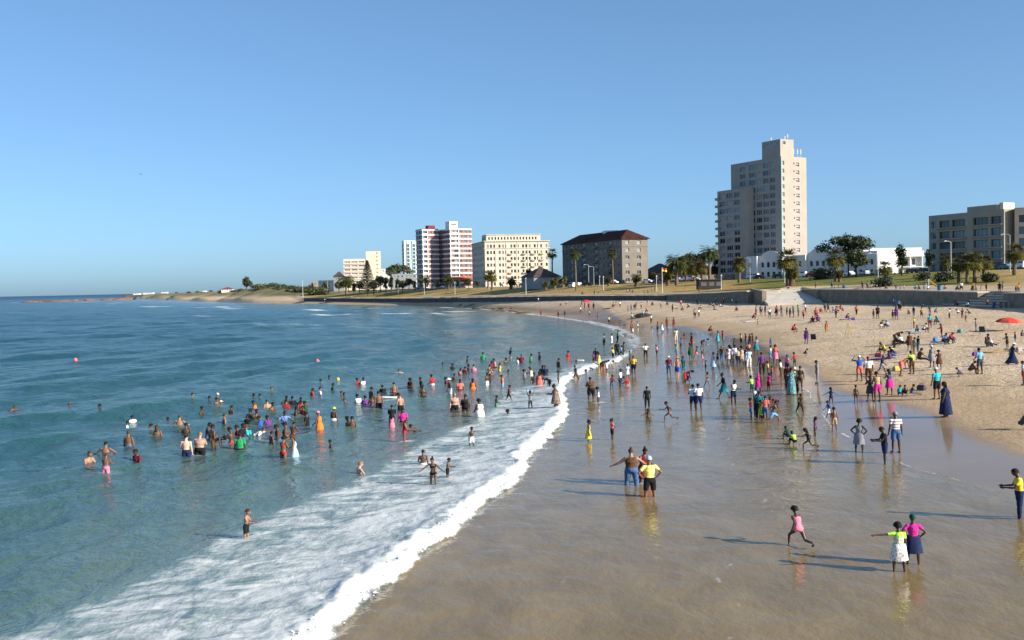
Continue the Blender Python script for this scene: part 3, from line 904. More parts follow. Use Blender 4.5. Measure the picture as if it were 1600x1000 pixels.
_garm = {}
def garment(rec, kind):
    """clothing: a shell lifted off the body where the garment covers it, skirts flare from the waist"""
    key = (rec['pose'], rec['typ'], rec['lo'], kind)
    if key in _garm: return _garm[key]
    bn, bt = rec['bname'], rec['bt']
    sp, cl, ua, fa, th, sn = (bn == k for k in ('spine', 'clav', 'uarm', 'farm', 'thigh', 'shin'))
    low = sp & (bt < .26)
    off = .012
    if kind == 'shirt': sel = (sp & (bt > .03) & (bt < .975)) | cl | (ua & (bt < .62))
    elif kind == 'longshirt': sel = (sp & (bt < .975)) | cl | (ua & (bt < .62)) | (th & (bt < .12)); off = .016
    elif kind == 'vest': sel = (sp & (bt > .03) & (bt < .93)) | (cl & (bt < .75))
    elif kind == 'shorts': sel = low | (th & (bt < .82)); off = .017
    elif kind == 'trousers': sel = low | th | (sn & (bt < .9)); off = .015
    elif kind == 'briefs': sel = (sp & (bt < .17)) | (th & (bt < .10)); off = .008
    elif kind == 'swimsuit': sel = (sp & (bt < .84)) | (th & (bt < .08)); off = .007
    elif kind == 'bikini_top': sel = (sp & (bt > .60) & (bt < .78)); off = .008
    elif kind in ('dress', 'robe'): sel = (sp & (bt < .93)) | (cl & (bt < .75)) | (th & (bt < .35)) | ((ua & (bt < .55)) if kind == 'robe' else False); off = .013
    elif kind == 'skirt': sel = low | (th & (bt < .35)); off = .015
    elif kind == 'wetsuit': sel = (sp & (bt < .97)) | cl | (ua & (bt < .9)) | th | (sn & (bt < .7)); off = .007
    J = rec['J']
    seated = rec['pose'] in ('cr', 'si', 'sk', 'ly', 'sw', 'bd')
    if kind in ('dress', 'robe', 'skirt') and seated: sel = sel | (th & (bt < .95))
    co, nr = rec['co'], rec['nr']
    fs = [f for f in rec['faces'] if all(sel[i] for i in f)]
    used = sorted({i for f in fs for i in f}); mp = {v: i for i, v in enumerate(used)}
    wr = (vnoise(co[:, 0] * 22 + co[:, 1] * 9, co[:, 2] * 16, 5) - .4) * .012 if kind not in ('swimsuit', 'briefs', 'bikini_top', 'wetsuit') else 0
    lifted = co + nr * (off + wr)[:, None] if not np.isscalar(wr) else co + nr * off
    V = [tuple(lifted[i]) for i in used]; Fc = [tuple(mp[i] for i in f) for f in fs]
    if kind in ('dress', 'robe', 'skirt') and not seated:
        ln = {'dress': .42, 'robe': .80, 'skirt': .44}[kind]
        zt = J['waist'][2] - .01; zb = J['pel'][2] - ln
        n = 22; rows = 7; base = len(V)
        bw = TYPES[rec['typ']]['tw']
        for i in range(rows):
            u = i / (rows - 1); z = zt + (zb - zt) * u
            xs, ys = [], []
            for kk in 'LR':
                a, b = (J['hip' + kk], J['kn' + kk]) if z > J['kn' + kk][2] else (J['kn' + kk], J['an' + kk])
                t = np.clip((a[2] - z) / max(a[2] - b[2], .05), 0, 1); p = a + (b - a) * t
                xs.append(p[0]); ys.append(p[1])
            cx, cy = sum(xs) / 2, sum(ys) / 2
            rx = max((.122 + .10 * min(1, u * 3) * .4) * bw + .02 * u, abs(xs[0] - xs[1]) / 2 + .085 * bw) + (.02 if kind != 'robe' else .0) * u + (.012 if u < .1 else .03)
            ry = max((.092 + .03 * min(1, u * 3)) * bw + .05 * u, abs(ys[0] - ys[1]) / 2 + .085 * bw) + .03 * u + (.012 if u < .1 else .03)
            for q in range(n):
                a = 2 * math.pi * q / n; f = 1 + .07 * u * math.cos(6 * a + i * .3)
                V.append((cx + rx * f * math.cos(a), cy + ry * f * math.sin(a), z))
        for i in range(rows - 1):
            for q in range(n):
                q2 = (q + 1) % n
                Fc.append((base + i * n + q, base + i * n + q2, base + (i + 1) * n + q2, base + (i + 1) * n + q))
    me = mesh_from(kind, V, Fc, [fabric('white')], True)
    _garm[key] = me
    return me

def headpiece(rec, kind):
    key = (rec['pose'], rec['typ'], rec['lo'], 'h_' + kind)
    if key in _garm: return _garm[key]
    J = rec['J']; RH = J['RH']; hs = TYPES[rec['typ']]['head']; hc = J['hc']
    mb = MB(); n = 14
    rg = np.random.default_rng(len(kind))
    def cap_shell(th, zlow_front, zlow_back, wob=0.0, tall=1.0):
        vv, ff = [], []
        R = 7
        for i in range(R):
            e = math.pi / 2 * (i / (R - 1))
            for q in range(n):
                a = 2 * math.pi * q / n
                fy = math.sin(a)                      # +1 back, -1 front
                zl = zlow_front + (zlow_back - zlow_front) * (fy + 1) / 2
                z = zl + (.112 * tall + th - zl) * math.sin(e)
                zz = max(-1, min(1, (z - .02) / (.092 + th)))
                r = math.sqrt(max(0.0, 1 - zz * zz)) if z > .02 else 1.0
                w = 1 + wob * rg.uniform(-1, 1)
                vv.append(hc + RH @ (np.array([(.076 + th) * r * math.cos(a) * w, .006 + (.096 + th) * r * math.sin(a) * w, z]) * hs))
        for i in range(R - 1):
            for q in range(n):
                q2 = (q + 1) % n
                ff.append((i * n + q, i * n + q2, (i + 1) * n + q2, (i + 1) * n + q))
        mb.add(vv, ff)
    if kind == 'short': cap_shell(.008, .055, -.045, .02)
    elif kind == 'afro': cap_shell(.040, .05, -.06, .07)
    elif kind == 'long':
        cap_shell(.014, .055, -.06, .03)
        pts = [hc + RH @ (np.array([0, .07, -.01]) * hs), hc + RH @ (np.array([0, .085, -.12]) * hs), hc + RH @ (np.array([0, .10, -.26]) * hs)]
        mb.tube(pts, [(.078, .035), (.082, .032), (.06, .018)], 8)
    elif kind == 'bun':
        cap_shell(.010, .055, -.05, .02)
        mb.tube([hc + RH @ (np.array([0, .05, .09]) * hs), hc + RH @ (np.array([0, .075, .14]) * hs), hc + RH @ (np.array([0, .08, .17]) * hs)], [.03, .045, .02], 8)
    elif kind == 'cap':
        cap_shell(.014, .045, .0, 0, 1.05)
        v = [hc + RH @ (np.array(p) * hs) for p in ((-.075, -.06, .05), (.075, -.06, .05), (.06, -.165, .035), (-.06, -.165, .035), (-.075, -.06, .058), (.075, -.06, .058), (.06, -.165, .042), (-.06, -.165, .042))]
        mb.add(v, [(0, 3, 2, 1), (4, 5, 6, 7), (0, 1, 5, 4), (1, 2, 6, 5), (2, 3, 7, 6), (3, 0, 4, 7)])
    elif kind == 'sunhat':
        cap_shell(.016, .04, .02, 0, 1.1)
        rings = [(.1, .045), (.15, .035), (.19, .018)]
        vv = [hc + RH @ (np.array([r * .92 * math.cos(2 * math.pi * q / n), .006 + r * math.sin(2 * math.pi * q / n), z]) * hs) for r, z in rings for q in range(n)]
        ff = [(i * n + q, i * n + (q + 1) % n, (i + 1) * n + (q + 1) % n, (i + 1) * n + q) for i in range(2) for q in range(n)]
        mb.add(vv, ff)
    elif kind == 'scarf':
        cap_shell(.018, .05, -.08, .02)
        mb.tube([hc + RH @ (np.array([0, .07, -.05]) * hs), hc + RH @ (np.array([0, .09, -.16]) * hs)], [(.08, .05), (.10, .03)], 8)
    me = mesh_from(kind, mb.v, mb.f, [HAIRM['black']], True)
    _garm[key] = me
    return me
# ------------------------------------------------------------------ sea wall, promenade, road
CONC = plain('weathered_concrete', (.225, .19, .145), .9, .22, .8, .2, 0, .3)
CONC_D = plain('old_dark_concrete', (.115, .105, .10), .95, .3, .6, .1, 0, .3)
CONC_L = plain('pale_concrete', (.50, .455, .385), .9, .12, .5, .2, 0, .2)
ASPH = plain('asphalt', (.055, .055, .057), .9, .2, .4, .2)
PAVE = plain('paving', (.40, .36, .30), .9, .15, .6, .2)

def lw_pts(i0, i1):
    return [LW[i] for i in range(i0, i1 + 1)]
def offset_line(P, off):
    """shift a polyline seaward (to its left when walking away from the camera)"""
    out = []
    for i, p in enumerate(P):
        a, b = P[max(i - 1, 0)], P[min(i + 1, len(P) - 1)]
        t = np.array([b[0] - a[0], b[1] - a[1]]); t /= np.linalg.norm(t)
        n = np.array([-t[1], t[0]])
        out.append((p[0] + n[0] * off, p[1] + n[1] * off))
    return out
def resample(P, step):
    out = []
    for a, b in zip(P[:-1], P[1:]):
        n = max(1, int(math.hypot(b[0] - a[0], b[1] - a[1]) / step))
        for k in range(n):
            out.append(a + (b - a) * (k / n))
    out.append(P[-1])
    return out

def wall_strip(name, P, front, back, mat, coping=None, low=1.2, label=None, step=None):
    """a wall along P; each length of wall between joints is its own panel"""
    root = empty(name, (P[0][0], P[0][1], 0))
    ox, oy = P[0][0], P[0][1]
    if step: P = resample(P, step)
    F, B = offset_line(P, front), offset_line(P, back)
    for i in range(len(P) - 1):
        mb = MB()
        g = .02
        def lerp(a, b, t): return (a[0] + (b[0] - a[0]) * t, a[1] + (b[1] - a[1]) * t)
        f0, f1, b0, b1 = lerp(F[i], F[i + 1], .002), lerp(F[i], F[i + 1], .998), lerp(B[i], B[i + 1], .002), lerp(B[i], B[i + 1], .998)
        z00, z01 = P[i][2] - low, P[i + 1][2] - low
        z10, z11 = P[i][3] - .12, P[i + 1][3] - .12
        v = [(f0[0] - ox, f0[1] - oy, z00), (f1[0] - ox, f1[1] - oy, z01), (b1[0] - ox, b1[1] - oy, z01), (b0[0] - ox, b0[1] - oy, z00), (f0[0] - ox, f0[1] - oy, z10), (f1[0] - ox, f1[1] - oy, z11), (b1[0] - ox, b1[1] - oy, z11), (b0[0] - ox, b0[1] - oy, z10)]
        ff = [(0, 1, 2, 3), (7, 6, 5, 4), (4, 5, 1, 0), (5, 6, 2, 1), (6, 7, 3, 2), (7, 4, 0, 3)]
        mb.add(v, ff)
        mb.build('wall_panel', [mat], root)
    if coping is not None:
        mb = MB()
        F2, B2 = offset_line(P, front + .28), offset_line(P, back - .1)
        for i in range(len(P) - 1):
            v = [(F2[i][0] - ox, F2[i][1] - oy, P[i][3] - .118), (F2[i + 1][0] - ox, F2[i + 1][1] - oy, P[i + 1][3] - .118), (B2[i + 1][0] - ox, B2[i + 1][1] - oy, P[i + 1][3] - .118), (B2[i][0] - ox, B2[i][1] - oy, P[i][3] - .118)]
            v += [(x, y, z + .2) for x, y, z in v]
            mb.add(v, [(0, 1, 2, 3), (7, 6, 5, 4), (4, 5, 1, 0), (5, 6, 2, 1), (6, 7, 3, 2), (7, 4, 0, 3)])
        mb.build('coping', [coping], root)
    tag(root, label, 'wall')
    return root

i_of = {px: 3 + k for k, (px, *_r) in enumerate(_lw)}
wall_strip('sea_wall', lw_pts(i_of[1050], i_of[480]), 2.2, -1.5, CONC_D, None, 1.5, 'long low dark sea wall across the back of the bay', 14)
# near wall: from the ramp to the steps
nearP = resample(np.array([LW[i_of[1262]], LW[i_of[1400]], LW[i_of[1540]]]), 9)
wall_strip('promenade_wall', nearP, 1.6, -1.5, CONC, CONC_L, 1.5, 'concrete promenade wall with pale coping above the dry sand', None)
farR = np.array([LW[i_of[1540]] * .55 + LW[i_of[1640]] * .45, LW[i_of[1640]], LW[i_of[1760]]])
wall_strip('promenade_wall', farR, 1.6, -1.5, CONC, CONC_L, 1.5, 'short concrete wall beyond the beach steps at the picture edge', None)
# the end wall between 1120 and 1180: slab carried on a pier with a dark opening under it
endP = np.array([LW[i_of[1180]], LW[i_of[1120]], LW[i_of[1050]]])
wall_strip('terrace_wall', endP, 1.8, -1.5, CONC, CONC_L, 1.5, 'concrete terrace wall left of the pale slipway', 12)
def slipway():
    root = empty('slipway', (*LW[i_of[1180]][:2], 0))
    ox, oy = root.location[:2]
    a, b = LW[i_of[1180]], LW[i_of[1262]]
    t = np.array([b[0] - a[0], b[1] - a[1]]); t /= np.linalg.norm(t); n = np.array([t[1], -t[0]])
    if n @ np.array([-1.0, -1.0]) < 0: n = -n
    mb = MB()
    K = 8
    for k in range(K):
        for q, (p) in enumerate((a, b)):
            pass
    # sloping deck from the promenade level down to the sand, laid in slabs
    for k in range(K):
        d0, d1 = -3 + k * (14 / K), -3 + (k + 1) * (14 / K) - .06
        z0, z1 = 6.35 - (k / K) * 2.9, 6.35 - ((k + 1) / K) * 2.9
        P = [(a[0] + n[0] * d0, a[1] + n[1] * d0, z0), (b[0] + n[0] * d0, b[1] + n[1] * d0, z0 + .15), (b[0] + n[0] * d1, b[1] + n[1] * d1, z1 + .15), (a[0] + n[0] * d1, a[1] + n[1] * d1, z1)]
        v = [(x - ox, y - oy, z - 3.5) for x, y, z in P] + [(x - ox, y - oy, z) for x, y, z in P]
        m2 = MB()
        m2.add(v, [(0, 1, 2, 3), (7, 6, 5, 4), (4, 5, 1, 0), (5, 6, 2, 1), (6, 7, 3, 2), (7, 4, 0, 3)])
        m2.build('slab', [CONC_L], root)
    m3 = MB()
    for p in (a, b):
        q0 = (p[0] + n[0] * -3.2 - ox, p[1] + n[1] * -3.2 - oy); q1 = (p[0] + n[0] * 8 - ox, p[1] + n[1] * 8 - oy)
        w = t * .45
        v = [(q0[0] - w[0], q0[1] - w[1], 2), (q1[0] - w[0], q1[1] - w[1], 1.6), (q1[0] + w[0], q1[1] + w[1], 1.6), (q0[0] + w[0], q0[1] + w[1], 2), (q0[0] - w[0], q0[1] - w[1], 6.7), (q1[0] - w[0], q1[1] - w[1], 6.1), (q1[0] + w[0], q1[1] + w[1], 6.1), (q0[0] + w[0], q0[1] + w[1], 6.7)]
        mm = MB(); mm.add(v, [(0, 1, 2, 3), (7, 6, 5, 4), (4, 5, 1, 0), (5, 6, 2, 1), (6, 7, 3, 2), (7, 4, 0, 3)])
        mm.build('side_wall', [CONC], root)
    tag(root, 'pale sloping concrete slipway between the two promenade walls', 'slipway')
slipway()
def beach_steps():
    a, b = LW[i_of[1540]], farR[0]
    t = np.array([b[0] - a[0], b[1] - a[1]]); ln = np.linalg.norm(t); t /= ln
    n = np.array([-t[1], t[0]])                     # t runs towards the camera; seaward is to its right
    n = -n if n[0] > 0 else n
    root = empty('beach_steps', (a[0], a[1], 0), math.atan2(t[1], t[0]))
    sgn = 1 if (-math.sin(root.rotation_euler[2]) * n[0] + math.cos(root.rotation_euler[2]) * n[1]) > 0 else -1
    for k in range(13):
        z = 5.8 - k * .19
        mb = MB(); y0, y1 = sorted((sgn * (-1.5 + k * .42), sgn * (-1.5 + (k + 1) * .42 + .1)))
        e = min(1, k / 6) * 9 if k > 5 else 0
        mb.box(.3 - e, y0, z - 2.2, ln - .3 + e * .3, y1, z)
        mb.build('step', [CONC_L if k % 2 else CONC], root)
    tag(root, 'broad concrete steps leading from the promenade to the sand', 'steps')
beach_steps()

def band(name, P, w0, w1, lift, mat, step=6, follow=False):
    """a strip of paving or road following the land"""
    P = [np.array(p) for p in P]; P = resample(P, step)
    A, B = offset_line(P, w0), offset_line(P, w1)
    A, B = np.array(A), np.array(B)
    za = ground_z(A[:, 0], A[:, 1], False); zb = ground_z(B[:, 0], B[:, 1], False)
    z = np.maximum(np.maximum(za, zb), np.array([p[2] if len(p) == 3 else -9 for p in P])) + lift
    qa, qb = (za + lift, zb + lift + .1) if follow else (z, z)
    V = [(x, y, q) for (x, y), q in zip(A, qa)] + [(x, y, q) for (x, y), q in zip(B, qb)]
    n = len(P)
    me = mesh_from(name, V, [(i, n + i, n + i + 1, i + 1) for i in range(n - 1)], [mat])
    return tag(obj(name, me), kind='structure')
band('road', list(LR[2:13]), -10, -.5, .10, ASPH)
band('pavement', list(LR[2:13]), -.5, 2.0, .24, PAVE)
band('road_kerb', list(LR[2:13]), 2.0, 2.25, .18, CONC_L)
mk = plain('road_paint', (.75, .75, .72), .7, .08)
band('promenade', [LW[i][:2] for i in range(i_of[1640], i_of[1262] + 1)], -.9, -13, .06, plain('promenade_paving', (.42, .33, .22), .9, .2, .3, .2), 6, True)
band('path', [LW[i][:2] for i in range(i_of[1180], i_of[640] + 1)], -4, -7, .12, PAVE, 6, True)

# ------------------------------------------------------------------ buildings
GLASS_D = plain('dark_window_glass', (.025, .032, .040), .12, .5, .35, .6)
GLASS_B = plain('sky_blue_window_glass', (.07, .13, .18), .10, .35, .35, .7)
GLASS_C = plain('curtained_window_glass', (.26, .27, .28), .25, .3, .6, .5)
FRAME_W = plain('white_window_frame', (.62, .62, .60), .5, .05)
FRAME_D = plain('dark_window_frame', (.06, .06, .06), .5, .05)

_win = {}
def window_mesh(w, h, glass, frame, bars=1, arch=False):
    key = (round(w, 2), round(h, 2), glass.name, frame.name, bars, arch)
    if key in _win: return _win[key]
    mb = MB(); f = min(.09, w * .08)
    # local: x along the wall, y into the wall, z up
    if not arch:
        mb.add([(0, .03, 0), (w, .03, 0), (w, .03, h), (0, .03, h)], [(0, 1, 2, 3)], 1)
    else:
        pts = [(0, .03, 0), (w, .03, 0)] + [(w / 2 + w / 2 * math.cos(a), .03, h - w / 2 + w / 2 * math.sin(a)) for a in np.linspace(0, math.pi, 9)]
        mb.add(pts, [tuple(range(len(pts)))], 1)
    mb.box(0, -.02, 0, f, .06, h if not arch else h - w / 2); mb.box(w - f, -.02, 0, w, .06, h if not arch else h - w / 2)
    mb.box(f, -.02, 0, w - f, .06, f)
    if not arch: mb.box(f, -.02, h - f, w - f, .06, h)
    for k in range(bars):
        x = w * (k + 1) / (bars + 1)
        mb.box(x - f * .4, -.01, f, x + f * .4, .05, h - f)
    me = mb.mesh('window', [frame, glass])
    _win[key] = me
    return me

def wall_grid(mb, w, z0, z1, holes, depth, m=0):
    """wall in the local plane y=0 facing -y, with openings and their reveals"""
    xs = sorted({0.0, w, *[round(h[0], 4) for h in holes], *[round(h[1], 4) for h in holes]})
    zs = sorted({z0, z1, *[round(h[2], 4) for h in holes], *[round(h[3], 4) for h in holes]})
    xs = [x for x in xs if 0 <= x <= w]; zs = [z for z in zs if z0 <= z <= z1]
    hs = np.array([(a + 1e-3, b - 1e-3, c + 1e-3, d - 1e-3) for a, b, c, d in holes]) if holes else np.zeros((0, 4))
    for i in range(len(xs) - 1):
        for j in range(len(zs) - 1):
            cx, cz = (xs[i] + xs[i + 1]) / 2, (zs[j] + zs[j + 1]) / 2
            if len(hs) and ((hs[:, 0] < cx) & (hs[:, 1] > cx) & (hs[:, 2] < cz) & (hs[:, 3] > cz)).any(): continue
            mb.add([(xs[i], 0, zs[j]), (xs[i + 1], 0, zs[j]), (xs[i + 1], 0, zs[j + 1]), (xs[i], 0, zs[j + 1])], [(0, 1, 2, 3)], m)
    for a, b, c, d in holes:
        for (x0, zz0), (x1, zz1) in (((a, c), (b, c)), ((b, c), (b, d)), ((b, d), (a, d)), ((a, d), (a, c))):
            mb.add([(x0, 0, zz0), (x0, depth, zz0), (x1, depth, zz1), (x1, 0, zz1)], [(0, 1, 2, 3)], m)

class Block:
    """box of a building: near corner C, right face along r, left face along l"""
    def __init__(self, root, C, yaw, wr, wl, z0, z1, mat, holesR=(), holesL=(), depth=.22, roofmat=None, parapet=.6, name='wall'):
        self.root, self.yaw, self.wr, self.wl, self.z0, self.z1 = root, yaw, wr, wl, z0, z1
        ca, sa = math.cos(yaw), math.sin(yaw)
        self.C = np.array(C[:2], float) - np.array(root.location[:2])
        self.r = np.array([ca, sa]); self.l = np.array([-sa, ca])
        self.zb = root.location[2]
        hR = [h[:4] for h in holesR]; hL = [h[:4] for h in holesL]
        MR = Matrix.Translation((*self.C, 0)) @ Matrix.Rotation(yaw, 4, 'Z')
        OL = self.C + self.l * wl
        ML = Matrix.Translation((*OL, 0)) @ Matrix.Rotation(yaw - math.pi / 2, 4, 'Z')
        self.MR, self.ML = MR, ML
        mb = MB()
        for M, w, hs in ((MR, wr, hR), (ML, wl, hL)):
            q = MB(); wall_grid(q, w, z0 - self.zb, z1 - self.zb, [(a, b, c - self.zb, d - self.zb) for a, b, c, d in hs], depth)
            mb.add([tuple(M @ Vector(v)) for v in q.v], q.f)
        A = self.C; B = A + self.r * wr; D = A + self.l * wl; E = B + self.l * wl
        a0, a1 = z0 - self.zb, z1 - self.zb
        mb.add([(*B, a0), (*E, a0), (*E, a1), (*B, a1)], [(0, 1, 2, 3)])
        mb.add([(*E, a0), (*D, a0), (*D, a1), (*E, a1)], [(0, 1, 2, 3)])
        mb.build(name, [mat], root)
        rb = MB(); e = .02
        rm = roofmat or mat
        rz = a1 - parapet
        rb.add([(*(A + (self.r + self.l) * .3), rz), (*(B + (-self.r + self.l) * .3), rz), (*(E - (self.r + self.l) * .3), rz), (*(D + (self.r - self.l) * .3), rz)], [(0, 1, 2, 3)])
        # parapet top and inner faces
        In = [A + (self.r + self.l) * .3, B + (-self.r + self.l) * .3, E - (self.r + self.l) * .3, D + (self.r - self.l) * .3]
        Out = [A, B, E, D]
        for k in range(4):
            k2 = (k + 1) % 4
            rb.add([(*Out[k], a1), (*Out[k2], a1), (*In[k2], a1), (*In[k], a1)], [(0, 1, 2, 3)])
            rb.add([(*In[k], a1), (*In[k2], a1), (*In[k2], rz), (*In[k], rz)], [(0, 1, 2, 3)])
        rb.build('roof', [rm], root)
        for M, hs in ((MR, holesR), (ML, holesL)):
            for h in hs:
                if len(h) > 4 and h[4] is None: continue
                g = h[4] if len(h) > 4 else GLASS_D
                fr = h[5] if len(h) > 5 else FRAME_W
                bars = h[6] if len(h) > 6 else 1
                me = window_mesh(h[1] - h[0], h[3] - h[2], g, fr, bars)
                o = obj('window', me, root)
                o.matrix_local = M @ Matrix.Translation((h[0], depth - .01, h[2] - self.zb))
    def ledge(self, face, u0, u1, z, proud=.25, th=.18, mat=None, name='ledge'):
        M = self.MR if face == 'R' else self.ML
        mb = MB(); mb.box(u0, -proud, z - self.zb, u1, -.003, z - self.zb + th, 0, M)
        return mb.build(name, [mat], self.root)
    def panel(self, face, u0, u1, z0, z1, mat, proud=.05, name='panel'):
        M = self.MR if face == 'R' else self.ML
        mb = MB(); mb.box(u0, -proud, z0 - self.zb, u1, -.003, z1 - self.zb, 0, M)
        return mb.build(name, [mat], self.root)
    def pt(self, u, v, z):
        p = self.C + self.r * u + self.l * v
        return (p[0], p[1], z - self.zb)

def corner(px, py, D):
    x, y, z = at_d(px, py, D)
    return np.array([x, y])
rw = random.Random(12)
def pick(*opts): return rw.choice(opts)

# --- tall tower
TOWER_W = plain('tower_plaster', (.40, .352, .305), .85, .06, .3, .2, 0, .1)
def tower():
    C = corner(1222, 400, 365); yaw = rad(29)
    root = empty('apartment_tower', (C[0], C[1], 8.6))
    z0 = 8.6; fh = 2.86
    ztop = H_CAM + (438.3 - 245) / F_PX * 365
    n = 15
    fz = [ztop - 1.0 - (k + 1) * fh for k in range(n)]
    hR, hL = [], []
    for k in range(n):
        z = fz[k] + .7
        if z < z0 + 2: continue
        hR.append((.25, 1.55, z, z + 1.5, GLASS_C, FRAME_W, 0))
        hR.append((6.1, 6.6, z + .5, z + 1.1, GLASS_D, FRAME_W, 0))
        for q in range(2):
            hR.append((7.3, 9.0, z - .25 + q * .78, z + .38 + q * .78, GLASS_C if q else GLASS_D, FRAME_W, 2))
    wl = 27.0
    # left face is seen from its far end: u = 0 at the far end, wl at the corner
    for k in range(n):
        z = fz[k] + .55
        if z < z0 + 2: continue
        u = wl - 3.2
        for w in (3.0, 3.2, 3.4, 3.4) if k < 99 else ():
            hL.append((u - w + .25, u, z - .1, z + 1.85, pick(GLASS_D, GLASS_D, GLASS_B, GLASS_C), FRAME_W, pick(1, 2)))
            u -= w + .35
        if k < 3:
            hL.append((u - 4.4, u - 1.3, z, z + 1.7, pick(GLASS_D, GLASS_B), FRAME_W, 1))
    Bk = Block(root, C, yaw, 12.6, wl, z0, ztop, TOWER_W, hR, hL, .3)
    Bk.panel('R', -.02, .2, z0 + 6, ztop - 1, plain('turquoise_trim', (.25, .55, .52), .5), .12, 'corner_trim')
    # lower wing standing forward of the far part of the shaded face
    zl = H_CAM + (440.2 - 294) / F_PX * 375
    Cw = Bk.C + np.array(root.location[:2]) + Bk.l * 14.4 - Bk.r * 3.6
    hW = []
    for k in range(12):
        z = zl - .8 - (k + 1) * fh + .55
        if z < z0 + 2: continue
        hW.append((.9, 4.2, z - .1, z + 1.8, pick(GLASS_D, GLASS_D, GLASS_C), FRAME_W, 1))
        hW.append((5.0, 8.6, z - .1, z + 1.8, pick(GLASS_D, GLASS_B, GLASS_C), FRAME_W, 2))
        hW.append((9.4, 12.6, z - .1, z + 1.8, pick(GLASS_D, GLASS_D, GLASS_B), FRAME_W, 1))
    W = Block(root, Cw, yaw, 3.55, 16.5, z0, zl, TOWER_W, [], hW, .3)
    for k in range(12):
        z = zl - .8 - (k + 1) * fh + .1
        if z > z0 + 3: W.ledge('L', -.5, 1.1, z, .9, .95, TOWER_W, 'balcony')
    # lift house and masts
    zr = H_CAM + (438.3 - 219.5) / F_PX * 368
    P = Block(root, np.array(Bk.C + np.array(root.location[:2]) + Bk.r * .5 + Bk.l * .8), yaw, 6.6, 9.5, ztop - .7, zr, TOWER_W, [(1.2, 2.6, zr - 1.9, zr - .7, GLASS_B, FRAME_W, 0)], [(.8, 8.8, zr - 2.4, zr - 1.0, GLASS_C, FRAME_W, 5)], .25)
    for u, v, h in ((6.2, 2, 2.4), (6.9, 4, 2.0), (2.5, 7, 1.6)):
        mb = MB(); x, y, z = P.pt(u * .9, v, zr); mb.tube([(x, y, z - .8), (x, y, z + h)], [.09, .05], 6); mb.box(x - .2, y - .2, z + h * .4, x + .2, y + .2, z + h * .95)
        mb.build('antenna', [FRAME_W], root)
    for u in (8.2, 10.2, 11.8):
        mb = MB(); x, y, z = Bk.pt(u, 2, ztop); mb.tube([(x, y, z - .6), (x, y, z + 3.4)], [.1, .06], 6); mb.box(x - .22, y - .2, z + 1.4, x + .22, y + .2, z + 3.2)
        mb.build('antenna', [FRAME_W], root)
    tag(root, 'tall pale pink apartment tower with stepped left wing and rooftop masts', 'building')
tower()

# --- grey block with the dark red hipped roof
def red_roof_block():
    C = corner(972, 400, 380); yaw = rad(24)
    z0 = 8.2; ze = H_CAM + (443.5 - 372.5) / F_PX * 380
    root = empty('apartment_block', (C[0], C[1], z0))
    st = plain('grey_beige_stucco', (.215, .19, .16), .9, .1, .4, .2, 0, .15)
    fh = (ze - z0) / 6.05
    hR, hL = [], []
    wl = 50.0
    for k in range(6):
        z = z0 + k * fh + .85
        for u in (1.5, 6.6):
            hR.append((u, u + 1.7, z, z + 1.35, pick(GLASS_C, GLASS_C, GLASS_D), FRAME_W, 1))
        for u, w in ((47.6, 1.4), (44.4, 1.4), (40.4, 3.0), (36.6, 1.4), (33.2, 1.5), (29.2, 3.0), (25.6, 1.2), (22.8, 1.3), (18.8, 3.0), (15.0, 1.4), (12.0, 1.4), (8.4, 2.4), (4.6, 1.4), (1.6, 1.3)):
            hL.append((u - w * .5, u + w * .5, z - (.5 if w > 2 else 0), z + 1.35, pick(GLASS_D, GLASS_D, GLASS_C), FRAME_W, 1))
    B = Block(root, C, yaw, 11.4, wl, z0, ze, st, hR, hL, .28, None, .3)
    for k in range(1, 6):
        z = z0 + k * fh
        for u in (40.4, 29.2, 18.8):
            B.ledge('L', u - 1.9, u + 1.9, z, 1.1, .14, st, 'balcony_floor')
            B.panel('L', u - 1.9, u + 1.9, z + .15, z + .95, st, 1.1, 'balcony')
    B.ledge('L', -.2, wl + .2, z0 + 5 * fh - .2, .18, .22, st, 'string_course')
    B.ledge('R', -.2, 11.6, z0 + 5 * fh - .2, .18, .22, st, 'string_course')
    # hipped roof, tile courses as ridged slopes
    rm = plain('dark_red_roof_tiles', (.055, .018, .014), .85, .3, .5, .2, 0, .3)
    zr = H_CAM + (443.5 - 358.5) / F_PX * 385
    o = .7; W, D_ = 11.4, wl
    c = [B.pt(-o, -o, ze), B.pt(W + o, -o, ze), B.pt(W + o, D_ + o, ze), B.pt(-o, D_ + o, ze)]
    r0, r1 = B.pt(W / 2, 5.5, zr), B.pt(W / 2, D_ - 5.5, zr)
    lo = [(x, y, z - .25) for x, y, z in c]
    mb = MB()
    mb.add(lo + c + [r0, r1], [(0, 1, 5, 4), (1, 2, 6, 5), (2, 3, 7, 6), (3, 0, 4, 7), (4, 5, 8), (5, 6, 9, 8), (6, 7, 9), (7, 4, 8, 9), (3, 2, 1, 0)])
    roof = mb.build('roof', [rm], root)
    mb = MB()
    for t in np.linspace(0, 1, 9)[1:-1]:
        for a, b, e, f in ((c[0], c[3], r0, r1),):
            p = np.array(a) * (1 - t) + np.array(e) * t; q = np.array(b) * (1 - t) + np.array(f) * t
            mb.tube([tuple(p), tuple(q)], [.07, .07], 4)
    mb.build('tile_course', [rm], roof)
    mb = MB(); x, y, z = B.pt(7.5, 22, zr); mb.box(x - 3, y - 2, z - 2.4, x + 3, y + 2, z + .5); mb.build('plant_room', [FRAME_W], root)
    tag(root, 'six storey grey block with dark red hipped roof', 'building')
red_roof_block()

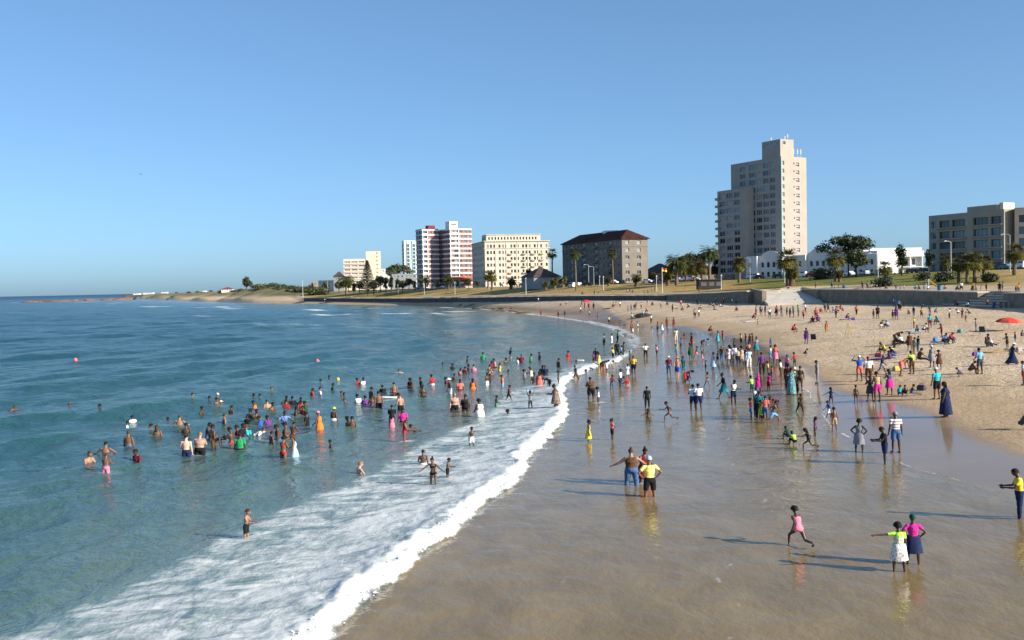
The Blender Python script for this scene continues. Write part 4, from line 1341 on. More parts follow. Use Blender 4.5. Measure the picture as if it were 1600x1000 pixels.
# --- cream block with arched windows
def cream_block():
    D = 525
    C = corner(758, 420, D); yaw = rad(13)
    z0 = 8.0; zt = H_CAM + (447.8 - 377) / F_PX * D
    root = empty('cream_hotel', (C[0], C[1], z0))
    st = plain('cream_render', (.62, .55, .45), .85, .07, .3, .2)
    wr = 35.0
    fh = (zt - z0 - 1) / 7
    hR, hL = [], []
    for k in range(7):
        z = z0 + k * fh + .7
        u = 1.0; i = 0
        while u < wr - 1.4:
            hR.append((u, u + 1.15, z, z + 1.75, pick(GLASS_C, GLASS_D, GLASS_D, GLASS_B), FRAME_W, 0))
            i += 1
            u += 1.75 if i % 3 else 2.9
        for u in np.arange(1.2, 34, 2.5):
            hL.append((u, u + 1.2, z, z + 1.75, GLASS_D, FRAME_W, 0))
    B = Block(root, C, yaw, wr, 36, z0, zt, st, hR, hL, .25)
    for z, pr in ((zt - .25, .7), (zt - fh - .6, .35), (z0 + fh * 1.0, .3)):
        B.ledge('R', -.6, wr + .4, z, pr, .35, st, 'cornice'); B.ledge('L', -.2, 36.5, z, pr, .35, st, 'cornice')
    for k in range(1, 6):
        for u in (25.2, 29.8, 12.6, 20.2):
            B.ledge('R', u, u + 1.9, z0 + k * fh + .2, .9, .14, plain('dark_iron', (.1, .09, .08), .7), 'balcony_floor')  # balcony floors in one dark iron colour
            B.panel('R', u, u + 1.9, z0 + k * fh + .35, z0 + k * fh + 1.0, plain('pale_balustrade', (.45, .38, .28), .8), .9, 'balustrade')
    for u in np.arange(0, wr + .1, 5.83):
        B.panel('R', max(0, u - .22), min(wr, u + .22), z0, zt - .3, st, .16, 'pilaster')
    zp = H_CAM + (447.8 - 366) / F_PX * D
    P = Block(root, np.array([C[0], C[1]]) + B.r * 1.5 + B.l * 2.5, yaw, 29.5, 12, zt - .6, zp, st, [(u, u + .9, zt + .7, zt + 2.3, GLASS_D, FRAME_W, 0) for u in np.arange(1.0, 27, 1.7)], [(u, u + 1.4, zt + .7, zt + 2.3, GLASS_D, FRAME_W, 0) for u in (1, 4, 7)], .2)
    P.ledge('R', -.3, 29.8, zp - .3, .5, .25, st, 'cornice')
    tag(root, 'cream seven storey hotel with cornices and rows of narrow windows', 'building')
cream_block()

# --- brick and white banded flats
def brick_block():
    D = 585
    z0 = 8.0
    CB = corner(704, 420, D); yaw = rad(27)
    root = empty('banded_flats', (CB[0], CB[1], z0))
    bk = plain('dark_pink_brick', (.32, .15, .13), .9, .15, .6, .2)
    wh = plain('white_painted_band', (.78, .76, .74), .7, .05, .5)
    zt = H_CAM + (449 - 358) / F_PX * D; n = 12; fh = (zt - z0) / n
    def face_holes(spans):
        return [(a, b, z0 + k * fh + .75, z0 + k * fh + 2.15, pick(GLASS_D, GLASS_C, GLASS_B), FRAME_W, 1) for k in range(n) for a, b in spans]
    B1 = Block(root, CB, yaw, 14.0, 17, z0, zt, bk, face_holes([(.6, 2.6), (2.9, 5.0), (6.2, 7.6), (9.2, 10.6), (11.6, 12.9)]), face_holes([(1.2, 3.4), (5, 7), (8.4, 10.2), (11.8, 13.6)]), .3)
    CA = corner(661, 420, D + 4)
    zt2 = H_CAM + (449.6 - 357.5) / F_PX * (D + 4)
    B2 = Block(root, CA, yaw, 10.4, 10, z0, zt2, bk, face_holes([(.4, 2.7), (5.2, 6.1), (6.5, 7.4)]), face_holes([(.6, 4.6), (5.4, 9.4)]), .3)
    for k in range(n + 1):
        z = min(z0 + k * fh - .45, zt - .62)
        for B, wr, wl in ((B1, 14.0, 17), (B2, 10.4, 10)):
            B.ledge('R', -.35, wr + .1, z, .35, .85, wh, 'band'); B.ledge('L', -.1, wl + .1, z, .35, .85, wh, 'band')
    for B, x0, x1 in ((B1, 0, 5.4), (B2, 0, 3.0)):
        for k in range(n):
            B.panel('R', x0, x1, z0 + k * fh + .31, z0 + k * fh + .74, wh, .25, 'white_spandrel')
    for B, xs in ((B1, (0, 5.3)), (B2, (0, 3.0))):
        for x in xs: B.panel('R', x, x + .4, z0, zt - .6, wh, .42, 'white_fin')
    B1.panel('R', .2, 14.2, z0 + fh * 1.6, z0 + fh * 2.2, plain('terracotta_awning', (.5, .12, .07), .8), 2.2, 'awning')
    zr = H_CAM + (448.8 - 345.5) / F_PX * D
    Block(root, CB + B1.r * .8 + B1.l * 2, yaw, 5.2, 6, zt - .6, zr, wh, [(1, 4.2, zr - 2.2, zr - 1.4, GLASS_D, FRAME_W, 2)], [], .2)
    Block(root, CA + B1.r * 5 + B1.l * 3, yaw, 4.5, 4, zt2 - .8, zt2 + 2.2, plain('dark_red_plant_room', (.2, .03, .05), .8), [], [], .2)
    tag(root, 'twelve storey flats banded in white and dark pink brick', 'building')
brick_block()

def slab_tower():
    D = 830; z0 = 8.0
    C = corner(632, 420, D); yaw = rad(14)
    zt = H_CAM + (450.5 - 376) / F_PX * D
    root = empty('glass_tower', (C[0], C[1], z0))
    wh = plain('pale_aqua_cladding', (.62, .72, .72), .6, .05)
    tl = plain('teal_glass_wall', (.06, .17, .22), .15, .25, .2, .6)
    hs = [(u, u + 2.1, z0 + k * 3.1 + .3, z0 + k * 3.1 + 2.9, GLASS_B, FRAME_W, 0) for k in range(int((zt - z0 - 1) / 3.1)) for u in (2.4, 7.2)]
    B = Block(root, C, yaw, 10.4, 12, z0, zt, wh, hs, [(u, u + 2.6, z0 + k * 3.1 + .2, z0 + k * 3.1 + 2.95, GLASS_B, FRAME_W, 0) for k in range(int((zt - z0 - 1) / 3.1)) for u in (.4, 3.3, 6.2, 9.1)], .2)
    B.panel('R', 2.0, 2.3, z0, zt - .5, tl, .3, 'fin'); B.panel('R', 6.4, 6.9, z0, zt - .5, tl, .3, 'fin')
    tag(root, 'slim pale aqua glass tower behind the banded flats', 'building')
slab_tower()

def hotel():
    D = 770; z0 = 7.5
    C = corner(537, 425, D); yaw = rad(8)
    st = plain('pale_cream_render', (.66, .58, .47), .85, .06)
    zt = H_CAM + (452.5 - 405) / F_PX * D; zt2 = H_CAM + (451.5 - 392.5) / F_PX * D
    root = empty('cream_hotel', (C[0], C[1], z0))
    fh = 3.0
    hs = [(.6 + u, 5.2 + u, zt - 1.2 - (k + 1) * fh + 1.2, zt - 1.2 - (k + 1) * fh + 2.3, pick(GLASS_D, GLASS_C), FRAME_W, 3) for k in range(7) for u in (0, 5.4, 10.8)]
    B = Block(root, C, yaw, 17.2, 11, z0, zt, st, hs, [(u, u + 1.2, zt - 1.2 - (k + 1) * fh + 1.0, zt - 1.2 - (k + 1) * fh + 2.3, GLASS_D, FRAME_W, 0) for k in range(7) for u in (1.5, 4.5, 7.5)], .8)
    for k in range(7): B.ledge('R', 0, 17.2, zt - 1.2 - (k + 1) * fh + .2, .5, .8, st, 'balcony')
    Block(root, C + B.r * 17.25 + B.l * -.4, yaw, 11.4, 12, z0, zt2, st, [(8, 8.8, zt2 - 2 - k * 3, zt2 - .8 - k * 3, GLASS_D, FRAME_W, 0) for k in range(8)], [], .2)
    tag(root, 'pale cream hotel with long balconies and a taller plain block', 'building')
hotel()

# --- long white arcaded building and its flat roofed neighbour
WHITE = plain('white_lime_wash', (.68, .67, .66), .85, .04, .3)
def arcade(px0, px1, D0, D1, n, label, zt_px, steps):
    a, b = corner(px0, 420, D0), corner(px1, 420, D1)
    root = empty('white_villa', (a[0], a[1], 8.9)); root.location[2] = 8.9
    t = b - a; ln = np.linalg.norm(t); t /= ln; yaw = math.atan2(t[1], t[0])
    zb = 8.9
    h = zt_px / F_PX * (D0 + D1) / 2
    u0 = 0
    for i, (frac, setback, dh, gable) in enumerate(steps):
        w = ln * frac
        holes = []
        hh = h + dh
        for k in range(2):
            z = zb + .7 + k * 3.4
            for u in np.arange(.8, w - 1.5, 2.1):
                holes.append((u, u + 1.15, z, z + 1.9, None))
        nrm = np.array([-t[1], t[0]])
        Cc = a + t * u0 + nrm * setback
        Bk = Block(root, Cc, yaw, w - .05, 12, zb - 1, zb + hh, WHITE, holes, [], .3, None, .4)
        for (p, q, c, d, _) in holes:
            o = obj('window', window_mesh(q - p, d - c, GLASS_D, FRAME_W, 0, True), root)
            o.matrix_local = Bk.MR @ Matrix.Translation((p, .28, c - zb))
            # arch spandrels close the square head of the opening
            m2 = MB(); r = (q - p) / 2
            pts = [(p, .05, d - zb), (q, .05, d - zb)] + [(p + r + r * math.cos(x), .05, d - r - zb + r * math.sin(x)) for x in np.linspace(0, math.pi, 9)]
            m2.add(pts, [(1, 2, 3), (1, 3, 4), (1, 4, 5), (1, 5, 6), (1, 6, 0), (0, 6, 7), (0, 7, 8), (0, 8, 9), (0, 9, 10)])
            m2.v = [tuple(Bk.MR @ Vector(v)) for v in m2.v]
            m2.build('arch', [WHITE], root)
        if gable:
            m2 = MB(); g = [(w * .1 + (w * .8) * s, -.04, hh + 1.7 * math.sin(math.pi * s) ** .8) for s in np.linspace(0, 1, 11)]
            pts = g + [(x, .3, z) for x, y, z in g]
            n_ = 11
            m2.add(pts, [tuple(reversed(range(n_))), tuple(range(n_, 2 * n_))] + [(i, i + 1, n_ + i + 1, n_ + i) for i in range(n_ - 1)])
            m2.v = [tuple(Bk.MR @ Vector(v)) for v in m2.v]; m2.build('gable', [WHITE], root)
        u0 += w
    tag(root, label, 'building')
arcade(1166, 1292, 356, 338, 3, 'long white two storey villa with arched windows below the tower', 36, [(.14, 0, .2, False), (.30, 1.6, .3, True), (.26, 3.4, .1, False), (.30, 5.2, .9, True)])
arcade(1294, 1366, 344, 330, 2, 'white villa with round gable beside the umbrella tree', 40, [(.45, 0, .6, True), (.55, 1.8, 0, False)])
def white_flat():
    C = corner(1360, 420, 346); yaw = rad(6)
    root = empty('white_hotel', (C[0], C[1], 8.9)); z0 = 8.9
    zt = H_CAM + (434.9 - 387.5) / F_PX * 346
    w = 18.8
    hs = [(u, u + wd, z0 + 3.9, z0 + 6.2, g, FRAME_W, 1) for u, wd, g in ((.8, 1.6, GLASS_D), (3.0, 2.2, GLASS_D), (6.2, 1.6, GLASS_C), (8.6, 2.2, GLASS_D), (11.6, 2.4, GLASS_D), (15, 1.6, GLASS_D))] + [(u, u + 1.5, z0 + .6, z0 + 2.6, GLASS_D, FRAME_W, 1) for u in (1, 4, 7, 10, 13, 16)]
    B = Block(root, C, yaw, w, 14, z0 - 1, zt, WHITE, hs, [(u, u + 1.5, z0 + 3.9, z0 + 6, GLASS_D, FRAME_W, 1) for u in (2, 5.5, 9)], .6)
    B.ledge('R', 0, w, z0 + 3.1, 1.3, .3, WHITE, 'balcony_floor')
    for u in (0.1, 4.6, 9.2, 13.8, 18.2): B.panel('R', u, u + .35, z0, z0 + 6.8, WHITE, 1.2, 'column')
    B.ledge('R', -.1, w + .1, z0 + 6.8, 1.3, 2.0, WHITE, 'fascia')
    tag(root, 'flat roofed white building with columns behind the dark conifer', 'building')
white_flat()

# --- apartment building at the right edge
def right_block():
    D = 262; C = corner(1569, 380, D); yaw = rad(24)
    z0 = 8.9; zt = H_CAM + (431.2 - 327) / F_PX * D
    root = empty('apartment_block', (C[0], C[1], z0))
    st = plain('taupe_render', (.36, .315, .255), .9, .08, .4, .2, 0, .1)
    wl = 25.0; fh = 3.03
    hL = []
    for k in range(5):
        z = zt - 1.6 - (k + 1) * fh + 1.0
        g = (GLASS_D, GLASS_B, GLASS_B, GLASS_B, GLASS_D)[k]
        hL += [(.8, 2.6, z, z + 1.9, GLASS_B, FRAME_W, 0), (3.6, 7.4, z, z + 1.9, pick(GLASS_D, GLASS_B), FRAME_D, 2), (8.0, 12.6, z, z + 1.9, pick(GLASS_D, GLASS_D, GLASS_B), FRAME_D, 3), (15.2, 20.2, z, z + 1.95, g, FRAME_D, 3), (20.8, 24.2, z, z + 1.95, g, FRAME_D, 2)]
    B = Block(root, C, yaw, 14, wl, z0 - .5, zt, st, [], hL, .55)
    for k in range(5):
        z = zt - 1.6 - (k + 1) * fh + .62
        B.ledge('L', 3.2, 13.0, z, .5, .3, st, 'sill'); B.ledge('L', 14.8, 24.6, z, .5, .3, st, 'sill')
    # wing at the edge of the picture
    Cw = C + B.r * 1.72 - B.l * 1.8
    yw = rad(-24)
    hR = []
    for k in range(5):
        z = zt - 1.6 - (k + 1) * fh + 1.0
        hR += [(1.0, 5.6, z, z + 1.9, GLASS_B if k else GLASS_D, FRAME_D, 2), (6.8, 11, z, z + 1.9, GLASS_D, FRAME_D, 2)]
    W = Block(root, Cw, yw, 20, 14, z0 - .5, zt + .2, st, hR, [], .5)
    zp = H_CAM + (431.2 - 320.5) / F_PX * (D + 5)
    Block(root, C + B.l * 2.5 + B.r * .3, yaw, 6, 9.5, zt - .5, zp, st, [], [], .2)
    Block(root, C + B.r * 1.2 + B.l * 1.2, yaw, 4.2, 1.2, zt - .5, zp + .4, plain('rooftop_cream', (.66, .58, .44), .8), [], [], .2)  # small rooftop block, cream and paler than the taupe walls
    tag(root, 'five storey taupe apartment block with wide balconies', 'building')
right_block()

# --- smaller houses
def house(px0, px1, py_eave, py_ridge, D, wall, roofc, label, depth=8, yaw=.15, z0=8.2, flat=False):
    a, b = corner(px0, 430, D), corner(px1, 430, D)
    w = np.linalg.norm(b - a) / math.cos(yaw)
    ze = at_d((px0 + px1) / 2, py_eave, D)[2]; zr = at_d((px0 + px1) / 2, py_ridge, D)[2]
    root = empty('house', (a[0], a[1], z0))
    hs = []
    u = .8
    while u < w - 1.8:
        hs.append((u, u + 1.2, max(z0 + .9, ze - 2.2), max(z0 + .9, ze - 2.2) + 1.2, pick(GLASS_D, GLASS_C), FRAME_W, 1)); u += 2.6
    B = Block(root, a, yaw, w, depth, z0 - 1.5, ze, wall, hs, [(1.5, 2.7, max(z0 + .9, ze - 2.2), max(z0 + .9, ze - 2.2) + 1.2, GLASS_D, FRAME_W, 1)], .2, None, .1)
    if not flat:
        o = .5
        c = [B.pt(-o, -o, ze), B.pt(w + o, -o, ze), B.pt(w + o, depth + o, ze), B.pt(-o, depth + o, ze)]
        k = min(w, depth) * .45
        r0, r1 = B.pt(k, depth / 2, zr), B.pt(w - k, depth / 2, zr)
        mb = MB(); lo = [(x, y, z - .2) for x, y, z in c]
        mb.add(lo + c + [r0, r1], [(0, 1, 5, 4), (1, 2, 6, 5), (2, 3, 7, 6), (3, 0, 4, 7), (4, 5, 9, 8), (5, 6, 9), (6, 7, 8, 9), (7, 4, 8), (3, 2, 1, 0)])
        mb.build('roof', [roofc], root)
    tag(root, label, 'house')
    return root
RED_T = plain('terracotta_tiles', (.22, .06, .04), .85, .25, .6)
DRK_T = plain('dark_slate_tiles', (.075, .055, .05), .8, .25, .6)
GRY_W = plain('blue_grey_plaster', (.26, .28, .30), .85, .08)
TAN_W = plain('tan_plaster', (.36, .27, .20), .85, .1)
house(834, 876, 432, 417, 400, GRY_W, DRK_T, 'small house with dark pitched roof beside the red roofed block', 14, .35, 8.3)
house(1018, 1062, 425, 411, 405, TAN_W, DRK_T, 'low house with dark roof behind the date palm', 12, .2, 8.6)
house(1060, 1128, 427, 408, 398, TAN_W, RED_T, 'tan house with terracotta roof behind the palms left of the tower', 14, .15, 8.7)
house(1090, 1150, 429, 428, 360, plain('brown_garden_wall', (.22, .16, .12), .9), None, 'brown flat roofed annexe at the foot of the tower', 8, .1, 8.7, True)
house(612, 650, 428, 425, 640, GRY_W, None, 'blue grey low building in shade left of the banded flats', 12, .2, 7.8, True)
house(596, 614, 420, 418, 800, WHITE, None, 'white three storey house right of the pale hotel', 10, .1, 7.5, True)
house(521, 537, 432, 424, 760, GRY_W, DRK_T, 'grey gabled house left of the pale hotel', 10, .1, 7.4)
house(497, 520, 438, 436, 800, WHITE, None, 'low white house among trees above the dunes', 10, .1, 7.2, True)
house(484, 498, 441, 439, 860, TAN_W, None, 'small tan house at the end of the street', 8, .1, 7.0, True)
house(345, 362, 451.5, 448.5, 1080, WHITE, RED_T, 'white bungalow with red roof on the dunes', 12, .1, 9.0)
for i, (a, b, t, lab) in enumerate(((207, 219, 457.6, 'leftmost white house on the far headland'), (222, 240, 456.6, 'longest white house on the far headland'), (251, 262, 455.6, 'white house on the headland nearest the dunes'), (310, 322, 453.6, 'white house half hidden in the dune scrub'))):
    house(a, b - 3, t + .9, t, 1750 if i < 3 else 1250, WHITE, RED_T, lab, 14, .1, 7.0, True)
# ------------------------------------------------------------------ trees
def leafmat(name, c, var=.45):
    m, nt, b = new_mat(name)
    g = N(nt, 'ShaderNodeNewGeometry')
    r = ramp(nt, g.outputs['Random Per Island'], [(0, tuple(x * (1 - var) for x in c)), (1, tuple(min(1, x * (1 + var)) for x in c))])
    L(nt, r.outputs[0], b.inputs['Base Color'])
    b.inputs['Roughness'].default_value = .6
    b.inputs['Specular IOR Level'].default_value = .25
    return m
BARK = plain('palm_bark', (.16, .12, .085), .95, .3, 6, .1, 0, .4)
BARK2 = plain('dark_bark', (.09, .065, .045), .95, .3, 5, .1, 0, .4)
LEAF_PALM = leafmat('palm_leaf', (.085, .10, .025))
LEAF_PALM_Y = leafmat('yellow_palm_leaf', (.14, .13, .03))
LEAF_DEAD = leafmat('dead_palm_leaf', (.20, .14, .07))
LEAF_DARK = leafmat('dark_conifer_leaf', (.022, .038, .018))
LEAF_OLIVE = leafmat('olive_leaf', (.055, .065, .030))
LEAF_SCRUB = leafmat('dune_scrub_leaf', (.075, .085, .035))

def tri_mesh(name, V, F, mat):
    return mesh_from(name, V, F, [mat])

def palm_proto(seed, trunk_h, frond, n, leaf, fan=False, skirt=True):
    rg = random.Random(seed)
    root = empty('palm_tree')
    mb = MB()
    bx, by = rg.uniform(-.2, .2), rg.uniform(-.2, .2)
    pts = [(bx * t * t, by * t * t, trunk_h * t) for t in np.linspace(0, 1, 8)]
    rs = [(.34 if trunk_h < 9 else .26) * (1.25 - .45 * t) * (1 + (.12 if i % 2 else 0)) for i, t in enumerate(np.linspace(0, 1, 8))]
    mb.tube(pts, rs, 9)
    for k in range(int(trunk_h * 3)):            # old leaf bases
        a, t = rg.uniform(0, 6.28), rg.uniform(.35, 1)
        z = trunk_h * t; r = .3
        mb.box(-.05, -.05, -.08, .05, .05, .08, 0, Matrix.Translation((bx * t * t + r * math.cos(a), by * t * t + r * math.sin(a), z)))
    mb.build('trunk', [BARK], root)
    V, F = [], []
    top = Vector((bx, by, trunk_h))
    def quad(p, q, w, up):
        d = (q - p); s = d.cross(up)
        s = s.normalized() * w if s.length > 1e-5 else Vector((w, 0, 0))
        i = len(V); V.extend([p - s * .6, p + s * .6, q + s * .15, q - s * .15]); F.append((i, i + 1, i + 2, i + 3))
    for k in range(n):
        az = rg.uniform(0, 6.283); el = rg.uniform(-.55, 1.35) if not fan else rg.uniform(-.9, 1.3)
        ln = frond * rg.uniform(.8, 1.1)
        dirh = Vector((math.cos(az), math.sin(az), 0))
        p = top.copy(); e = el; pts = [p.copy()]
        segs = 7
        for s in range(segs):
            d = dirh * math.cos(e) + Vector((0, 0, math.sin(e)))
            p = p + d * (ln / segs); e -= (.24 if not fan else .12)
            pts.append(p.copy())
        if not fan:
            for s in range(segs):
                quad(pts[s], pts[s + 1], .05, Vector((0, 0, 1)))
                for q in range(3):
                    b = pts[s].lerp(pts[s + 1], q / 3); d = (pts[s + 1] - pts[s]).normalized()
                    side = d.cross(Vector((0, 0, 1))).normalized()
                    l2 = ln * .20 * math.sin(math.pi * min(.97, (s + q / 3 + .9) / (segs + .9)) ) + .08
                    for sg in (1, -1):
                        tip = b + side * sg * l2 * .85 + d * l2 * .5 + Vector((0, 0, -.28 * l2))
                        quad(b, tip, .12, Vector((0, 0, 1)))
        else:
            quad(pts[0], pts[3], .05, Vector((0, 0, 1)))
            hub = pts[3]; d = (pts[4] - pts[3]).normalized(); side = d.cross(Vector((0, 0, 1))).normalized()
            for q in range(11):
                a = (q - 5) / 5 * 1.45
                tip = hub + (d * math.cos(a) + side * math.sin(a)) * ln * .52 + Vector((0, 0, -.22 * ln * rg.uniform(.2, .7)))
                quad(hub, tip, .20, Vector((0, 0, 1)))
    tri = tri_mesh('crown', V, F, leaf)
    obj('crown', tri, root)
    if skirt:
        V.clear(); F.clear()
        for k in range(46):
            a = rg.uniform(0, 6.28); z = trunk_h - rg.uniform(.1, 1.4); r = .3
            p = Vector((bx + r * math.cos(a), by + r * math.sin(a), z))
            quad(p, p + Vector((math.cos(a) * rg.uniform(.2, .6), math.sin(a) * rg.uniform(.2, .6), -rg.uniform(.6, 1.4))), .09, Vector((math.cos(a), math.sin(a), 0)))
        obj('dead_fronds', tri_mesh('dead_fronds', V, F, LEAF_DEAD), root)
    root['h'] = trunk_h + frond * .62
    return root

def leaf_cloud(centres, n, size, seed):
    rg = np.random.default_rng(seed)
    V, F = [], []
    for c, r in centres:
        k = int(n * 2.6 * r[0] * r[1])
        d = rg.normal(size=(k, 3)); d /= np.linalg.norm(d, axis=1)[:, None]
        rad_ = rg.uniform(.35, 1, k) ** .5
        P = np.array(c) + d * rad_[:, None] * np.array(r) * (1 + .18 * rg.normal(size=(k, 1)))
        A = rg.normal(size=(k, 3)); A /= np.linalg.norm(A, axis=1)[:, None]
        Bv = np.cross(A, d + .3 * rg.normal(size=(k, 3))); Bv /= np.linalg.norm(Bv, axis=1)[:, None] + 1e-9
        s = size * 1.25 * rg.uniform(.6, 1.4, (k, 1))
        for p, a, b in zip(P, A * s, Bv * s * .6):
            i = len(V); V += [p - a, p + b, p + a, p - b]; F.append((i, i + 1, i + 2, i + 3))
    return V, F

def broad_proto(seed, h, spread, leaf, n=34, kind='round', name='tree', size=.22):
    rg = random.Random(seed)
    root = empty(name)
    th = h * (.34 if kind != 'umbrella' else .5)
    mb = MB()
    mb.tube([(0, 0, 0), (.1, .05, th * .5), (.0, .1, th)], [.28, .22, .18], 8)
    cs = []
    for k in range(13):
        a = rg.uniform(0, 6.28)
        if kind == 'umbrella':
            r = spread * math.sqrt(rg.random()); z = h * (.80 - .22 * (r / spread) ** 2) + rg.uniform(-.06, .06) * h; rr = (spread * .34, spread * .34, h * .11)
        elif kind == 'ragged':
            r = spread * .7 * rg.random(); z = h * rg.uniform(.35, .92); rr = (spread * .34 * (1.15 - z / h * .5), spread * .34, h * .13)
        else:
            r = spread * .62 * rg.random(); z = h * rg.uniform(.48, .84); rr = (spread * .40, spread * .40, h * .16)
        c = (r * math.cos(a), r * math.sin(a), z)
        cs.append((c, rr))
        mb.tube([(0, .1, th * .85), (c[0] * .5, c[1] * .5, (th + z) * .5), c], [.13, .08, .03], 5)
    mb.build('trunk', [BARK2], root)
    V, F = leaf_cloud(cs, n, size, seed)
    obj('crown', tri_mesh('crown', V, F, leaf), root)
    root['h'] = h * 1.0
    return root

def norfolk_proto(seed, h, leaf):
    rg = random.Random(seed); root = empty('norfolk_pine')
    mb = MB(); mb.tube([(0, 0, 0), (0, 0, h * .5), (0, 0, h)], [.32, .2, .03], 8)
    V, F = [], []
    z = h * .14; k = 0
    while z < h * .985:
        t = z / h; ln = h * .27 * (1 - t) ** .85 + .15
        nb = 6
        for q in range(nb):
            a = q * 2 * math.pi / nb + k * .5 + rg.uniform(-.15, .15)
            p0 = Vector((0, 0, z)); p1 = Vector((math.cos(a) * ln, math.sin(a) * ln, z + ln * .10 + rg.uniform(-.1, .1)))
            mb.tube([p0, p1], [.05, .015], 4)
            for s in range(12):
                u = .2 + .8 * s / 11; b = p0.lerp(p1, u); side = Vector((-math.sin(a), math.cos(a), 0))
                for sg in (1, -1):
                    w = ln * .20 * (1.15 - u) + .12
                    tip = b + side * sg * w + Vector((math.cos(a), math.sin(a), 0)) * w * .5 + Vector((0, 0, rg.uniform(.0, .25)))
                    i = len(V); n = Vector((0, 0, .24)); V.extend([b - n, tip - n * .4, tip + n, b + n * 1.4]); F.append((i, i + 1, i + 2, i + 3))
                    i = len(V); d = Vector((math.cos(a), math.sin(a), 0)) * .3; V.extend([b - d, tip - d * .5, tip + d * .5, b + d]); F.append((i, i + 1, i + 2, i + 3))
        z += h * .047 * (1.15 - .6 * t); k += 1
    mb.build('trunk', [BARK2], root)
    obj('crown', tri_mesh('crown', V, F, leaf), root)
    root['h'] = h
    return root

def bush_proto(seed, r, h, leaf, name='bush'):
    rg = random.Random(seed); root = empty(name)
    cs = [((rg.uniform(-.6, .6) * r, rg.uniform(-.6, .6) * r, h * rg.uniform(.25, .6)), (r * .5, r * .5, h * .4)) for _ in range(8)]
    V, F = leaf_cloud(cs, 60 / max(r * r, 1) + 14, .2, seed)
    obj('foliage', tri_mesh('foliage', V, F, leaf), root)
    mb = MB()
    for k in range(5):
        a = rg.uniform(0, 6.28); mb.tube([(0, 0, 0), (math.cos(a) * r * .4, math.sin(a) * r * .4, h * .6)], [.05, .02], 5)
    mb.build('stem', [BARK2], root)
    root['h'] = h
    return root

PROTO = {}
def proto(kind):
    if kind not in PROTO:
        PROTO[kind] = dict(
            date=lambda: palm_proto(1, 5.0, 3.6, 84, LEAF_PALM, False, True), date2=lambda: palm_proto(5, 8.0, 3.6, 80, LEAF_PALM, False, True),
            tall=lambda: palm_proto(2, 12.5, 2.9, 56, LEAF_PALM, True, True), fan=lambda: palm_proto(3, 5.2, 2.9, 74, LEAF_PALM_Y, True, True), short=lambda: palm_proto(4, 2.5, 1.8, 70, LEAF_PALM_Y, False, True),
            norfolk=lambda: norfolk_proto(6, 22, LEAF_DARK), conifer=lambda: norfolk_proto(7, 12, LEAF_DARK), round=lambda: broad_proto(8, 8, 3.6, LEAF_OLIVE, 34), dark=lambda: broad_proto(9, 9, 3.0, LEAF_DARK, 44, 'ragged'),
            umbrella=lambda: broad_proto(10, 14, 8.0, LEAF_OLIVE, 16, 'umbrella', 'tree', .3), pine=lambda: broad_proto(11, 11, 3.2, LEAF_DARK, 46, 'ragged'), bush=lambda: bush_proto(12, 2.2, 2.4, LEAF_OLIVE), scrub=lambda: bush_proto(13, 3.4, 2.6, LEAF_SCRUB), gtree=lambda: broad_proto(14, 7, 3.6, LEAF_SCRUB, 30))[kind]()
        PROTO[kind]['used'] = 0
    return PROTO[kind]
rt = random.Random(31)
def stand(px, ybase, D):
    """a spot on the terrace behind the sea wall: where the picture puts it, else just behind the wall"""
    p = on_ground(px, ybase)
    if p is not None and inside(np.array([p[0]]), np.array([p[1]]), LW)[0] and p[1] < D * 1.35:
        return p[0], p[1], p[2], p[1]
    while True:
        x, y, _ = at_d(px, ybase, D)
        dw, _e = pdist(np.array([x]), np.array([y]), LW)
        if inside(np.array([x]), np.array([y]), LW)[0] and dw[0] > 3.5: break
        D += 3
    return x, y, gz1(x, y), D
def plant(kind, px, ytop, ybase, D, label, group=None):
    p = proto(kind)
    if p['used'] == 0: o = p; p['used'] = 1
    else: o = copy_tree(p)
    x, y, z, D = stand(px, ybase, D) if kind != 'scrub' else (*at_d(px, ybase, D), D)
    z = gz1(x, y)
    top = at_d(px, ytop, D)[2]
    s = max(.25, (top - z) / p['h'])
    o.location = (x, y, z - .05); o.scale = (s * rt.uniform(.92, 1.08), s * rt.uniform(.92, 1.08), s)
    o.rotation_euler = (0, 0, rt.uniform(0, 6.28))
    tag(o, label, {'norfolk': 'pine tree', 'bush': 'bush', 'scrub': 'bush'}.get(kind, 'palm tree' if kind in ('date', 'date2', 'tall', 'fan', 'short') else 'tree'), group)
    return o
G = 'trees along the seafront road'
